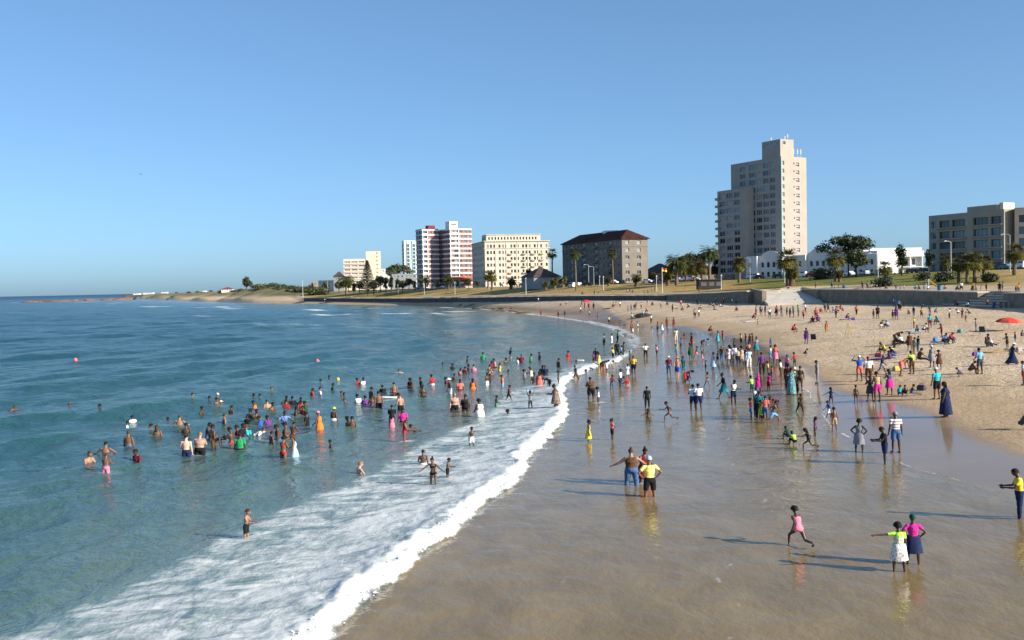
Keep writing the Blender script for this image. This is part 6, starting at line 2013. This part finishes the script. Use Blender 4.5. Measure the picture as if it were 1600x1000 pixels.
for i in range(26):
    px = 690 + i * 5.4 + rr.uniform(-2, 2); py = np.interp(px, [690, 740, 790, 830], [478.5, 481, 485.5, 490.5]) + rr.uniform(-2, .6)
    x, y = at_z(px, py, .2); s = rr.uniform(.6, 1.7)
    o = obj('shore_rock', RM[i % 3], None, (x, y, max(-.1, gz1(x, y))), rr.uniform(0, 6)); o.scale = (s * 1.8, s, s * .5)
    tag(o, 'low weedy brown rock along the far shoreline', 'rock', 'weedy rocks on the far shore')
for i in range(22):
    px = 42 + i * 9 + rr.uniform(-3, 3); py = np.interp(px, [40, 110, 240], [472.6, 470.5, 467]) ; x, y = at_z(px, py, .1)
    s = rr.uniform(4, 9) * (y / 1300)
    o = obj('reef_rock', RM[3 + i % 2], None, (x, y, -.1), rr.uniform(0, 6)); o.scale = (s * 1.8, s, s * (.55 if px < 120 else .7))
    tag(o, 'brown reef rock off the far headland', 'rock', 'reef rocks off the headland')

def gull():
    x, y, z = at_d(220, 272, 170); V = [(0, .22, 0), (0, -.25, .02), (-.18, .0, .04), (.18, 0, .04), (-.62, .1, .18), (.62, .1, .18), (-.2, .14, .06), (.2, .14, .06), (0, 0, -.09), (0, .0, .09)]
    me = mesh_from('gull', V, [(1, 2, 9), (1, 9, 3), (2, 0, 9), (9, 0, 3), (2, 1, 8), (8, 1, 3), (0, 2, 8), (0, 8, 3), (2, 4, 6), (3, 7, 5), (6, 4, 2), (5, 7, 3)], [plain('gull_grey', (.12, .12, .13), .8)])
    tag(obj('gull', me, None, (x, y, z), .6), 'small grey gull flying high over the bay', 'bird')
gull()
# ------------------------------------------------------------------ people: who stands where
# one line each: picture x, top, foot (in the units of its sheet), immersion, pose, skin, then clothes and details
# immersion: n neck, c chest, w waist, t thigh, k knee, a ankle, 0 dry.  f<deg>: facing (0 to the camera, 90 to the right)
SHEETS = []
def sheet(x0, y0, k, text):
    SHEETS.append((x0, y0, k, text))
sheet(80, 560, 4, '''
122 282 308 n st m X
292 288 318 n ao d X
510 352 396 c st d T:white
470 388 432 c s2 d T:paleblue
610 400 440 n ao m T:white
660 415 482 c st m X hair:long f180
735 345 380 n ao d X
800 345 415 c ao t X f180
842 388 468 c st d X f180
880 222 246 n st t X
985 220 252 n st d T:black
1036 196 230 n st l X H:white
1040 258 304 c s2 d X
1066 265 300 n st m X H:cream
938 295 345 c st d X
1122 280 330 c s2 d X
1080 330 402 c st m X
483 450 545 w st m X f170
338 505 590 c ao m X f180
232 595 668 c ho t X f60
342 595 712 t ho m X S:pink f170
540 558 635 c s2 d T:maroon
845 480 612 t s2 l X S:navy f185
930 465 600 t ho l X S:black br f180 hair:fair
1005 415 512 w st d X br
978 405 495 w ho d T:darkgrey
1015 480 575 k bd d X S:brown f90
1130 415 530 w ho d X S:red
1168 388 480 c st d T:maroon
1192 395 500 w s2 d T:black
1180 470 570 w st d T:green f180
1218 395 478 c st m T:turquoise f180
1265 415 478 n sw m T:white f90
1235 295 370 c ao d X
1282 300 375 c st d X
1275 252 300 c ho d T:orange
1272 210 248 n st d X
1300 212 248 n s2 d T:purple
1376 170 202 n st t X
1352 245 302 c st t X
1380 265 335 c s2 d X
1312 342 418 c ho d T:blue
1360 335 415 c ho d T:purple
1228 355 400 c st d T:black
1465 220 275 c ao d X
1470 260 308 c st m T:darkred
1375 460 535 w st d X
1420 390 510 w s2 d T:brown
1470 385 495 w st d X br
1512 400 480 w ho d X
1455 335 390 c ao d T:blue:pattern
1450 490 620 t ho m U:red f150
1520 480 612 t s2 m D:paleblue f285
''')
sheet(400, 540, 4, '''
95 248 280 n st m X
280 292 370 c ao d X
270 330 400 c ho d T:red
248 370 432 c st d X
300 372 432 c s2 d T:maroon
320 405 500 w st d T:black
348 262 312 c s2 d T:red
397 240 300 c st m T:white
402 192 232 n st d T:white
455 172 202 n st d X
478 235 280 c st d T:darkgreen
398 395 525 t s2 m D:orange H:pink f250
485 368 465 w st d V:brown K:white H:lime f150
530 278 310 n st m X
550 288 318 n st d X
562 335 362 n ao m X
576 445 500 c st d X
600 446 505 c s2 d X f180
470 590 640 c st d X
642 200 240 c ho d T:red
668 185 240 c st d T:white
640 280 360 c s2 d T:white
685 308 365 c st d T:purple
720 248 330 w st d X
728 310 375 w ho d X
768 275 390 t st m X S:black f200
795 210 290 c ho d T:black
830 240 320 w bd d X f80
862 220 290 w st t X f180
905 260 405 t s2 t X S:black f230
850 372 470 t ho d T:black f180
850 428 510 t st m D:pink f180
918 395 478 w st d T:magenta
928 465 600 k ho m B:red hair:long f100
640 730 800 c ao l X f120 hair:fair
1045 660 745 w s2 d X S:white f180
1110 708 875 k ao m U:black hair:bun f340
1198 712 830 k ho m X S:black f80
1348 515 630 k pt d X S:white f20
1030 495 535 n sw d X f270
958 178 265 w st d T:black
977 192 268 w ho d X
1035 192 260 w s2 d T:darkgreen
1043 230 320 w st d X
1103 180 242 w s2 d T:red S:white
1222 82 150 c ao d T:black
1320 48 98 c st d X
1420 32 90 w st d T:green
1168 105 125 n st d X
1300 110 170 c ho d T:darkred
1325 112 155 c st d X
1270 138 180 c ho d T:coral
1360 110 158 c st l T:pink
1212 195 300 t st m X S:white H:white
1275 200 280 w st d T:coral
1355 185 272 w st d D:orange f180
1240 175 215 c st d X
1240 280 405 t st l X S:black br hair:fair f20
1310 308 412 t s2 d B:black br f180
1400 330 445 t s2 d D:white br hair:afro f220
1500 318 385 t s2 d T:black S:green
1580 250 340 k wk d T:maroon S:black f80
1585 388 430 n ao d X
1540 188 260 t st d T:coral S:lightblue
1575 140 172 n st d T:pink
1522 108 158 w st m D:yellow
1468 85 150 w ho d T:maroon
1492 72 135 w st d T:pink:floral
1456 108 180 w ho t X
1443 175 248 t st d X S:white
1470 180 245 t s2 d T:brown
1562 65 110 c st d X
1590 15 75 t s2 d T:navy S:white
930 142 165 n sw l X f270
''')
sheet(780, 500, 4, '''
112 205 268 c st d T:white
138 190 265 w ho d T:maroon
40 225 270 c ao d X
197 185 262 w st d T:green
255 195 248 w st d X
430 172 240 w st d D:red
480 225 268 n ao d T:black
370 225 295 w st d X
288 255 345 w st d T:navy
268 285 345 w s2 d T:brown
200 265 350 w ho m D:cream
220 318 400 w st d T:darkgrey
252 318 410 t st d D:coral f180
160 308 372 w st d T:darkgrey:pattern
318 358 420 k bd d T:black S:black f300
372 355 430 k st d B:grey
195 435 552 k au d B:grey f180 br
355 420 555 k ho d D:brown:pattern br f250
480 285 372 k wk d T:black f250
545 280 310 n st d X
605 180 260 k wk d T:black
625 215 292 k st d D:yellow:pattern
640 240 312 k bd m T:brown f60
668 225 320 k bd d T:white S:white f110
655 85 155 k st d T:grey
702 75 155 k st d T:white S:white
740 68 132 k s2 d T:green
737 130 220 k st d T:black f180
712 180 245 k s2 d T:yellow
778 145 235 k st d B:brown
825 10 75 a s2 d T:red
835 45 82 a st d D:white
915 148 240 a ak d T:white P:black
820 195 285 a st d T:brown
840 225 345 a st d T:yellow S:navy
803 275 370 a s2 m T:paleblue S:white
808 352 410 a cr d T:red S:red
705 345 450 a ho d T:maroon S:denim f20
757 308 432 a st d T:white S:navy
575 350 495 k ho d T:brown S:black br f200
620 428 520 k s2 d B:white f260
558 638 765 k st d D:yellow f90
707 622 755 a ak d T:coral S:black hair:bun f290
925 418 552 a st d T:black P:black f180
932 558 660 a ao d U:brown f180
1065 502 640 0 rn d R:pink f270
990 12 80 a st d T:brown
1018 18 80 a st d D:white
1048 0 52 0 st d T:maroon
1105 55 132 a st d T:cream P:cream
1153 78 108 a cr d T:maroon
1135 115 185 a st d T:blue S:navy
1205 75 175 a st d X S:red
1268 115 180 a bd d T:grey f60
1195 145 245 a st d D:darkgreen
1108 155 228 a st d T:green S:blue
1232 165 240 a wk d T:brown S:pink
1268 205 255 a st d D:pink
1060 228 345 a s2 d T:maroon S:denim H:white
1114 230 365 a wk t X S:blue H:tan f160
1160 318 398 a bd d D:red f80
1185 330 392 a cr d T:blue
1300 325 422 0 wk d R:pink
1213 405 572 a ho m T:paleblue S:navy f180
1248 400 572 a s2 d T:white S:navy f190
1405 320 492 0 wk d T:black K:teal f260
1465 375 530 a ho d V:white S:navy f30
1365 70 155 a st d D:turquoise
1400 68 155 a st d T:red S:olive
1337 205 325 a st d D:paleblue
1310 45 80 0 sk d T:darkred
828 818 1040 k ao t V:brown P:denim br f180 hair:bun
905 780 1025 k ho m D:darkred f20
942 820 1115 k ak m T:paleyellow S:black H:paleblue f190
''')
sheet(1100, 480, 4, '''
158 225 355 a st d D:white
197 235 362 a ho d T:white S:grey f180
237 230 366 a st d D:beige f180
280 260 380 a st d T:paleblue P:white f180
185 195 250 a ho d T:orange
232 165 245 a s2 d T:yellow
262 165 240 0 st d T:maroon
285 168 240 0 ho d T:darkred
305 165 238 0 s2 d T:maroon
282 222 300 a st d T:coral:pattern
327 180 298 0 st d T:grey K:teal
85 275 350 a ho d X
110 245 332 a st d T:brown
417 195 250 0 st d T:blue
412 240 342 0 s2 d T:white S:lightblue
445 238 357 0 st d T:coral K:pink
362 285 427 a st d T:purple P:brown f180
400 340 425 a st d T:yellow
422 370 452 a st d T:red
405 415 532 a ho d T:magenta S:maroon
517 300 412 0 st d T:pink S:purple
567 285 378 0 s2 d T:red S:darkgreen
340 415 535 a s2 d D:magenta W:magenta f180
300 430 548 a ho d T:lime S:darkgreen
525 300 520 a st d T:maroon P:maroon
547 380 550 a st d R2:teal:pattern f180
567 375 522 a ho d T:paleyellow H:white
600 370 522 0 pt d X S:brown f150
708 335 477 0 st d T:grey P:grey f260
600 540 660 a wk d T:black P:black f20
295 570 702 a st d T:maroon S:blue
318 505 610 a s2 d T:paleblue
345 530 700 a st d T:teal P:black
357 585 708 a ho d D:lime:floral
382 558 712 a s2 d T:coral S:denim f160
430 575 727 a rn m X S:lightblue f80
462 568 642 a bd d T:maroon f270
795 505 620 a ao d B:navy f180
780 585 695 a wk d T:blue S:white f280
815 630 777 a s2 m X S:tan f180
694 690 817 a st d B:purple f60
655 748 892 a rn d B:black f260
530 770 832 0 sk d T:darkgreen f200
570 797 866 0 sk d T:lime f200
970 703 912 a ak d D:grey hair:afro f150
1130 750 985 a ho d T:black S:navy hair:short f260
1200 660 912 0 st d T:white:stripe S:denim H:grey f185
950 490 603 0 st d X S:brown f170
1040 430 588 0 ho d D:darkgrey f180
1030 310 482 0 s2 d T:white S:brown H:red f180
1084 405 592 0 s2 d V:tan S:magenta f200
972 305 462 0 hh d T:blue S:coral H:white f180
1160 390 550 0 ho d T:navy:pattern K:magenta hair:long f190
1112 300 416 0 wk d T:navy S:grey f60
1222 505 560 0 sk d T:turquoise
1258 503 556 0 sk d X
1298 500 556 0 si d X f90
1228 290 432 0 bd d D:coral f90
1300 275 418 0 ho d T:lime P:brown f200
1285 160 272 0 st d D:brown
1312 190 295 0 s2 d T:khaki P:khaki
1337 180 277 0 st d T:black
1345 270 347 0 si d T:brown f90
1425 240 377 0 st d D:grey H:white f200
1470 270 392 0 ho d D:brown f180
1455 375 577 0 st m T:turquoise S:black H:white f200
1510 470 688 0 st d R2:navy br f240 hair:long
1190 150 237 0 bd d D:brown f90
1240 185 238 0 sk d T:white
1212 188 235 0 sk d T:black
1130 215 292 0 cr d T:yellow
1158 240 306 0 cr d T:yellow S:red
1192 260 324 0 sk d T:navy
1165 288 334 0 si d T:purple
1098 75 134 0 cr m X S:white
1150 92 133 0 sk d T:lightblue
1312 62 128 0 st d T:yellow W:yellow
1412 45 132 0 st d T:turquoise S:maroon f180
1468 65 108 0 sk d T:turquoise
1335 122 160 0 sk d T:paleblue
1370 110 160 0 sk d T:white
1485 105 188 0 ho d T:maroon
1495 170 232 0 sk d T:blue:pattern
1530 170 224 0 sk d T:red
640 130 227 0 st d D:purple
765 90 157 0 st d D:orange
553 115 157 0 sk d T:red
625 268 302 0 cr d T:maroon
335 78 113 0 st d T:orange
303 45 77 0 sk d T:red
''')
sheet(1200, 320, 4, '''
10 648 707 0 st d T:white
53 630 697 0 st d T:pink
85 630 697 0 s2 d T:maroon
118 638 692 0 st d T:darkgreen
137 645 705 0 st d T:brown
160 635 707 0 s2 d T:teal
190 625 697 0 st d T:green
222 658 713 0 wk d T:coral
300 645 717 0 st d T:red:stripe P:maroon
280 700 742 0 sk d T:black
312 690 737 0 sk d T:purple
425 635 707 0 st d T:lilac
487 685 718 0 sk d T:purple
660 655 712 0 st d X
685 630 712 0 s2 d T:brown
780 660 717 0 st d T:darkgrey
802 625 718 0 st d D:purple
830 610 662 0 st d T:olive
155 578 620 0 sk d T:white
180 575 620 0 sk d T:paleblue
1300 712 792 0 ak t X S:blue f240
1365 815 887 0 si d T:brown
1402 840 887 0 sk d T:white
1495 805 902 0 ho d X S:brown
1545 815 862 0 st d X
1586 795 832 0 sk d X
1240 605 645 0 sk d T:white
1158 590 628 0 sk d T:paleblue:pattern
1198 580 630 0 sk d T:black
''')
sheet(1300, 460, 5.263, '''
1217 445 657 0 s2 d T:lightblue S:darkgrey f200
1132 565 652 0 sk d X
1065 625 677 0 cr d T:blue
1482 395 577 0 wk d R2:navy H:white f80
1575 550 747 0 st d T:white S:red
''')
sheet(0, 0, 1, '''
1248 788 856 a rn d B:pink f200 hair:afro
1405 818 896 a pt d D:white:floral V2:lime f180 hair:afro
1427 805 884 a ak d T:magenta K:navy H:darkgreen f175
385 797 841 k ho t X S:black f80 hair:brown
1593 733 812 a ho d T:yellow P:navy f250
1595 647 671 0 sk d X
11 630 641 n sw m X f90
''')
sheet(800, 320, 4, '''
182 650 702 0 st d T:red
290 655 707 0 st d T:coral
330 660 702 0 st d T:darkgrey
428 635 680 0 st d T:cream
455 605 657 0 st d T:black
480 605 657 0 s2 d T:darkred
510 600 657 0 st d T:brown
483 660 702 0 st d T:white
535 675 717 a st d T:pink
606 695 747 a st d T:beige
592 638 662 0 ly d T:black f90
725 635 667 0 st d T:beige
750 675 728 a s2 d T:paleblue
820 660 707 0 st d T:lightblue
870 685 742 a st d T:white S:black
785 730 766 a st d D:white
845 590 627 0 st d T:darkgrey
882 605 632 0 sk d T:brown
930 615 647 0 wk d T:black
975 610 632 0 sk d T:darkgrey
1003 620 672 0 st d T:brown
968 705 760 a st d X
1010 705 772 0 st d T:maroon
1160 585 632 0 st d T:black
1143 645 712 0 st d T:khaki
1168 650 702 0 s2 d T:white
1410 640 669 0 sk d T:blue
1525 630 692 0 st d T:teal
1557 622 692 0 st d T:grey
1582 625 692 0 s2 d T:navy
1247 608 634 0 sk d X
1268 606 634 0 sk d T:brown
165 580 608 0 st d T:white
435 540 563 0 sk d T:black
515 530 562 0 st d T:darkgreen
540 528 560 0 st d T:white
630 530 557 0 st d T:beige
755 525 547 0 st d T:white
826 535 562 0 st d T:black
850 530 558 0 st d T:blue
''')

sheet(1200, 320, 4, '''
415 505 534 0 st d T:red
440 505 534 0 st d T:black
475 508 534 0 sk d T:blue
595 500 534 0 st d T:black
640 506 535 0 s2 d T:darkgrey
680 500 535 0 st d T:white
700 506 535 0 st d T:red
745 512 536 0 sk d T:brown
800 503 536 0 st d T:maroon
826 506 536 0 s2 d T:grey
850 500 534 0 st d T:white
918 510 536 0 sk d T:lightblue
950 512 537 0 sk d T:black
975 510 537 0 st d T:brown
1280 503 541 0 st d T:beige
1300 500 541 0 s2 d T:pink
1330 508 541 0 st d T:darkred
1365 490 541 0 st d T:red
1448 525 592 0 st d T:black
1550 525 572 0 st d T:darkgrey
215 588 614 0 sk d T:black
465 648 670 0 sk d X
''')
sheet(400, 320, 4, '''
300 585 606 0 st d T:white
430 585 606 0 st d T:white
1137 575 607 0 st d T:white
1155 577 607 0 st d T:paleblue
1125 590 612 0 st d T:brown
1187 540 560 0 st d T:pink
1210 542 560 0 st d T:yellow
1490 635 662 0 st d T:cream
1590 628 655 0 sk d T:red
600 578 590 0 sk d T:white
''')

sheet(1100, 480, 4, '''
215 258 368 a st d T:beige S:navy
175 250 358 a s2 d T:lilac S:brown
260 248 372 a ho d T:brown S:white
325 545 692 a st d T:navy P:navy
370 610 706 a s2 d T:yellow S:blue
140 262 345 a wk d T:pink S:denim
480 330 440 0 st d T:white P:brown
585 460 560 a st d T:darkred S:black
''')
sheet(400, 540, 4, '''
230 300 362 c st d T:black
262 352 412 c s2 d X
312 338 402 c st d T:darkgreen
1190 190 240 c st d T:maroon
''')
sheet(780, 500, 4, '''
590 215 275 k st d T:purple
652 262 322 k s2 d T:black S:red
762 180 240 k wk d T:lightblue
985 155 235 a st d T:pink S:black
1150 230 330 a st d D:teal
1290 255 320 a s2 d T:grey S:darkgreen
''')

def all_people():
    out = []
    for x0, y0, k, text in SHEETS:
        for ln in text.strip().splitlines():
            w = ln.split()
            px, pt, pb = x0 + float(w[0]) / k, y0 + float(w[1]) / k, y0 + float(w[2]) / k
            out.append((px, pt, pb, w[3], w[4], w[5], w[6:]))
    return out

SUB = dict(n=.855, c=.70, w=.56, t=.40, k=.20, a=.035)
def set_mat(o, m):
    o.material_slots[0].link = 'OBJECT'
    o.material_slots[0].material = m

KINDWORD = dict(T='shirt', V='vest', D='dress', S='shorts', K='skirt', P='trousers', B='swimsuit', U='bikini', R='swim briefs', R2='robe')
MESHK = dict(T='shirt', V='vest', D='dress', S='shorts', K='skirt', P='trousers', B='swimsuit', U='briefs', R='briefs', R2='robe', V2='shirt')
POSEW = dict(st='standing', s2='standing', ak='with hands on hips', hh='with hands on head', au='with both arms raised', pt='pointing with one arm', ao='with arms out', wk='walking', rn='running', bd='bending over', cr='crouching', si='sitting', sk='sitting', ly='lying', ho='standing', sw='swimming')

def place_people():
    recs = []
    rg = random.Random(4)
    ppl = all_people()
    far = random.Random(77)
    spots = [(1560, 482, 40, 4), (1500, 497, 40, 5), (1430, 492, 40, 6), (1330, 488, 50, 5), (1260, 487, 40, 4), (1200, 488, 40, 5), (1130, 484, 40, 4), (1060, 483, 40, 5), (1000, 484, 50, 4), (940, 479, 40, 3), (890, 477, 40, 2), (1340, 453, 100, 1.2), (1480, 455, 60, 1.2), (1000, 457, 100, 2), (1150, 476, 40, 2), (1400, 481, 50, 3)]
    for k in range(84):
        cx, cy, dx, dy = far.choice(spots)
        x, y = far.gauss(cx, dx * .5), far.gauss(cy, dy * .6)
        if x > 1598: continue
        pose = far.choice(('st', 's2', 'sk', 'sk', 'wk', 'ho', 'cr', 'si'))
        p = on_ground(x, y)
        if p is None or p[2] < .9: continue
        h = 1.62 * ppm(p[1]) * (.5 if pose in ('sk', 'si', 'cr') else 1)
        ppl.append((x, y - min(h, 15), y, '0', pose, 'd', ['T:' + far.choice(('white', 'white', 'red', 'blue', 'black', 'yellow', 'pink', 'teal', 'grey', 'maroon', 'orange', 'lightblue', 'brown'))]))
    area = lambda q: (q[2] - q[1]) * (1.25 if q[4] in ('sk', 'si', 'cr', 'bd') else 1)
    small_cut = sorted((area(q) for q in ppl), reverse=True)[322]
    for q in ppl:
        px, ptop, pbot, imm, pose, skin, items = q
        lo = area(q) <= small_cut
        fem = any(i[:2] in ('D:', 'B:', 'U:', 'K:') for i in items)
        br = 'br' in items
        if imm == '0':
            p = on_ground(px, pbot); sub = 0
        elif imm == 'a':
            p = on_ground(px, pbot); sub = SUB['a']
        else:
            x, y = at_z(px, pbot, 0.03 if imm != 'k' else .06)
            z, *_ = water(np.array([x]), np.array([y]))
            if ground_z(np.array([x]), np.array([y]))[0] > -.02:
                p = on_ground(px, pbot) or (x, y, 0)
                p = (p[0], p[1], float(water(np.array([p[0]]), np.array([p[1]]))[0][0]))
            else:
                x, y = at_z(px, pbot, float(z[0]) * .8)
                p = (x, y, float(water(np.array([x]), np.array([y]))[0][0]))
            sub = SUB[imm]
        if p is None:
            continue
        x, y, z = p
        vis = (pbot - ptop) / ppm(y)
        small = rec_top = None
        base_h = {'cr': .60, 'si': .52, 'sk': .50, 'ly': .30, 'bd': .70, 'au': 1.16, 'rn': .97, 'sw': 1.0}.get(pose, 1.0)
        if pose == 'sw':
            Hh = 1.65
        else:
            Hh = vis / (base_h * (1 - sub) if base_h >= .9 else base_h * (1 - sub))
        Hh = max(.95, min(1.88 if not fem else 1.76, Hh))
        if pose in ('cr', 'si', 'sk', 'bd'): Hh = max(1.05, min(1.75, Hh))
        typ = 'child' if Hh < 1.36 else ('broad' if br else ('woman' if fem else 'man'))
        rec = body(pose, typ, lo)
        std = 1.72 if typ != 'child' else 1.73
        s0 = Hh / std; s = (s0 * 1.12, s0 * 1.12, s0)
        face = next((float(i[1:]) for i in items if i[0] == 'f' and i[1:].isdigit()), None)
        if face is None:
            face = rg.choice([rg.uniform(-60, 60), rg.uniform(120, 240), rg.uniform(60, 120), rg.uniform(240, 300)])
        zz = z - sub * Hh
        if pose == 'sw': zz = z - .62 * s0
        root = empty('person', (x, y, zz), rad(face))
        b = obj('body', rec['mesh'], root, scale=s)
        v = rg.choice((0, 1, 1, 2))
        set_mat(b, skin_mat(skin, v))
        words, hat = [], None
        for it in items:
            if ':' not in it or it.startswith('hair'): continue
            parts = it.split(':')
            k, c = parts[0], parts[1]
            style = parts[2] if len(parts) > 2 else 'plain'
            if k in ('H', 'W'):
                kind = 'scarf' if k == 'W' else ('sunhat' if rg.random() < .25 else 'cap')
                o = obj('headscarf' if k == 'W' else 'hat', headpiece(rec, kind), root, scale=s)
                set_mat(o, fabric(c))
                hat = COLWORD.get(c, c) + (' headscarf' if k == 'W' else ' hat')
                continue
            o = obj({'V2': 'shirt'}.get(k, KINDWORD.get(k, 'shirt').replace(' ', '_')), garment(rec, MESHK[k]), root, scale=s)
            if k == 'U':
                o.name = 'bikini_briefs'; o2 = obj('bikini_top', garment(rec, 'bikini_top'), root, scale=s); set_mat(o2, fabric(c, style))
            if k == 'V2': o.scale = tuple(q * 1.004 for q in s)
            set_mat(o, fabric(c, style))
            if k != 'V2':
                words.append({'stripe': 'striped ', 'floral': 'floral ', 'pattern': 'patterned '}.get(style, '') + COLWORD.get(c, c) + ' ' + KINDWORD[k])
        have = ''.join(i.split(':')[0] + ' ' for i in items if ':' in i)
        if not any(k in have.split() for k in ('D', 'S', 'K', 'P', 'B', 'U', 'R', 'R2')):
            c = rg.choice(('navy', 'black', 'darkgrey', 'denim', 'brown', 'maroon', 'black'))
            o = obj('shorts', garment(rec, 'shorts' if rg.random() < .75 else 'trousers'), root, scale=s)
            set_mat(o, fabric(c))
        bare = 'X' in items
        if hat is None or rg.random() < .5:
            hs = next((i[5:] for i in items if i.startswith('hair:')), None)
            hm = 'black'
            if hs in ('fair', 'grey', 'brown'): hm, hs = hs, 'short'
            elif skin in ('l', 't', 'm') and rg.random() < .5: hm = 'brown'
            if hs is None:
                hs = rg.choice(('long', 'bun', 'afro', 'long')) if fem else 'short'
            if hat is None:
                o = obj('hair', headpiece(rec, hs), root, scale=s)
                set_mat(o, HAIRM[hm])
        desc = ('bare-chested ' if bare and not fem else '') + ('child' if typ == 'child' else 'person')
        if imm == 'n': desc = ('child' if typ == 'child' else 'person')
        if words and imm != 'n': desc += ' in ' + ' and '.join(words)
        elif words: desc += ' in ' + words[0]
        if hat: desc += ' with ' + hat
        act = POSEW[pose]
        if imm in 'ncwt':
            act = {'n': 'neck-deep at sea', 'c': 'chest-deep at sea', 'w': 'waist-deep at sea', 't': 'thigh-deep at sea'}[imm] if pose != 'sw' else 'swimming in the sea'
            if pose == 'ao': act = 'with arms out ' + act
        elif imm == 'k': act += ' knee-deep in the surf'
        elif imm == 'a': act += ' in the thin wash'
        else:
            dw, (zf, zt) = pdist(np.array([x]), np.array([y]), LW)
            act += ' on the lawn' if inside(np.array([x]), np.array([y]), LW)[0] else (' on the dry sand' if z > .95 else ' on wet sand')
        full = desc + ' ' + act
        if len(full.split()) > 14: full = full.replace(' standing', '').replace('the thin wash', 'wash').replace(' in the surf', ' in surf')
        if len(full.split()) > 16: full = full.replace(' with ' + str(hat), '')
        desc, act = full.rsplit(' ', 1)
        recs.append(dict(root=root, lab=desc + ' ' + act, px=px, py=pbot, short=(words[0] if words else None), hat=hat, y=y, lo=lo, imm=imm, run=(pose in ('rn', 'wk') and imm in 'ak')))
    return recs

ORD = ['', 'second', 'third', 'fourth', 'fifth', 'sixth', 'seventh', 'eighth', 'ninth', 'tenth', 'eleventh', 'twelfth', 'thirteenth', 'fourteenth', 'fifteenth', 'sixteenth', 'seventeenth', 'eighteenth', 'nineteenth', 'twentieth']
def label_people(recs):
    by = {}
    for r in recs: by.setdefault(r['lab'], []).append(r)
    uniq_short = {}
    for r in recs:
        if r['short']: uniq_short.setdefault(r['short'], []).append(r)
    anchors = [v[0] for v in uniq_short.values() if len(v) == 1]
    used = set()
    for lab, rs in by.items():
        if len(rs) == 1:
            rs[0]['root']['label'] = lab; used.add(lab); continue
        rest = []
        for r in rs:
            near = sorted(((abs(a['px'] - r['px']) + 2 * abs(a['py'] - r['py']), a) for a in anchors if a is not r), key=lambda t: t[0])
            lb = None
            if near and near[0][0] < 46:
                a = near[0][1]
                dx, dy = a['px'] - r['px'], a['py'] - r['py']
                rel = 'beside' if abs(dy) < 4 else ('in front of' if dy < 0 else 'behind')
                lb = lab + ' ' + rel + ' the ' + a['short']
                if len(lb.split()) > 16 or lb in used: lb = None
            if lb: r['root']['label'] = lb; used.add(lb)
            else: rest.append(r)
        rs2 = sorted(rs, key=lambda r: r['px'])
        for r in rest:
            i = rs2.index(r); n = len(rs2)
            if i < n / 2: o = 'leftmost such' if i == 0 else ORD[min(i, 19)] + ' such from left'
            else: o = 'rightmost such' if i == n - 1 else ORD[min(n - 1 - i, 19)] + ' such from right'
            lb = lab + ', ' + o
            if len(lb.split()) > 16: lb = ' '.join(lab.replace(' standing', '').split()[:11]) + ', ' + o
            r['root']['label'] = lb; used.add(lb)
    for r in recs:
        r['root']['category'] = 'person'
        r['root']['group'] = 'bathers and beachgoers'
def stir_water(recs):
    """white water where legs and bodies break the surface"""
    me = bpy.data.objects['sea'].data
    n = len(me.vertices)
    co = np.empty(n * 3, np.float32); me.vertices.foreach_get('co', co); co = co.reshape(-1, 3)
    fo = np.empty(n, np.float32); me.attributes['foam'].data.foreach_get('value', fo)
    o = np.argsort(co[:, 1]); ys = co[o, 1]
    rg = random.Random(6)
    for r in recs:
        x, y, _ = r['root'].location
        R, k = {'k': (.55, .62), 't': (.5, .5), 'w': (.5, .5), 'c': (.45, .42), 'n': (.4, .45), 'a': (.16, .42)}.get(r['imm'], (0, 0))
        if r['run']: R, k = .17, .62
        if not R or (rg.random() < .35 and not r['run']): continue
        k *= rg.uniform(.7, 1.35); R *= rg.uniform(.8, 1.4)
        a, b = np.searchsorted(ys, (y - 2.5, y + 2.5)); ix = o[a:b]
        g = np.exp(-(((co[ix, 0] - x - rg.uniform(-.2, .2)) / (R * 1.5)) ** 2 + ((co[ix, 1] - y) / R) ** 2) ** 1.5) * k
        fo[ix] = np.maximum(fo[ix], g)
    me.attributes['foam'].data.foreach_set('value', fo)
def join_crowd(recs):
    V, F, MI, mats = [], [], [], {}
    for r in recs:
        root = r['root']
        M0 = Matrix.Translation(root.location) @ Matrix.Rotation(root.rotation_euler[2], 4, 'Z')
        for ch in list(root.children):
            M = M0 @ Matrix.Diagonal((*ch.scale, 1))
            me = ch.data; base = len(V)
            V.extend(tuple(M @ v.co) for v in me.vertices)
            cm = ch.material_slots[0].material
            for p in me.polygons:
                F.append(tuple(base + i for i in p.vertices))
                m = cm if p.material_index == 0 else me.materials[p.material_index]
                MI.append(mats.setdefault(m.name, len(mats)))
            bpy.data.objects.remove(ch)
        bpy.data.objects.remove(root)
    me = mesh_from('distant_crowd', V, F, [bpy.data.materials[n] for n in mats], True, MI)
    tag(obj('distant_crowd', me), 'small far off beachgoers scattered over sand and promenade', 'crowd', kind='stuff')
PEOPLE = place_people()
stir_water(PEOPLE)
join_crowd([r for r in PEOPLE if r['lo']])
PEOPLE = [r for r in PEOPLE if not r['lo']]
label_people(PEOPLE)
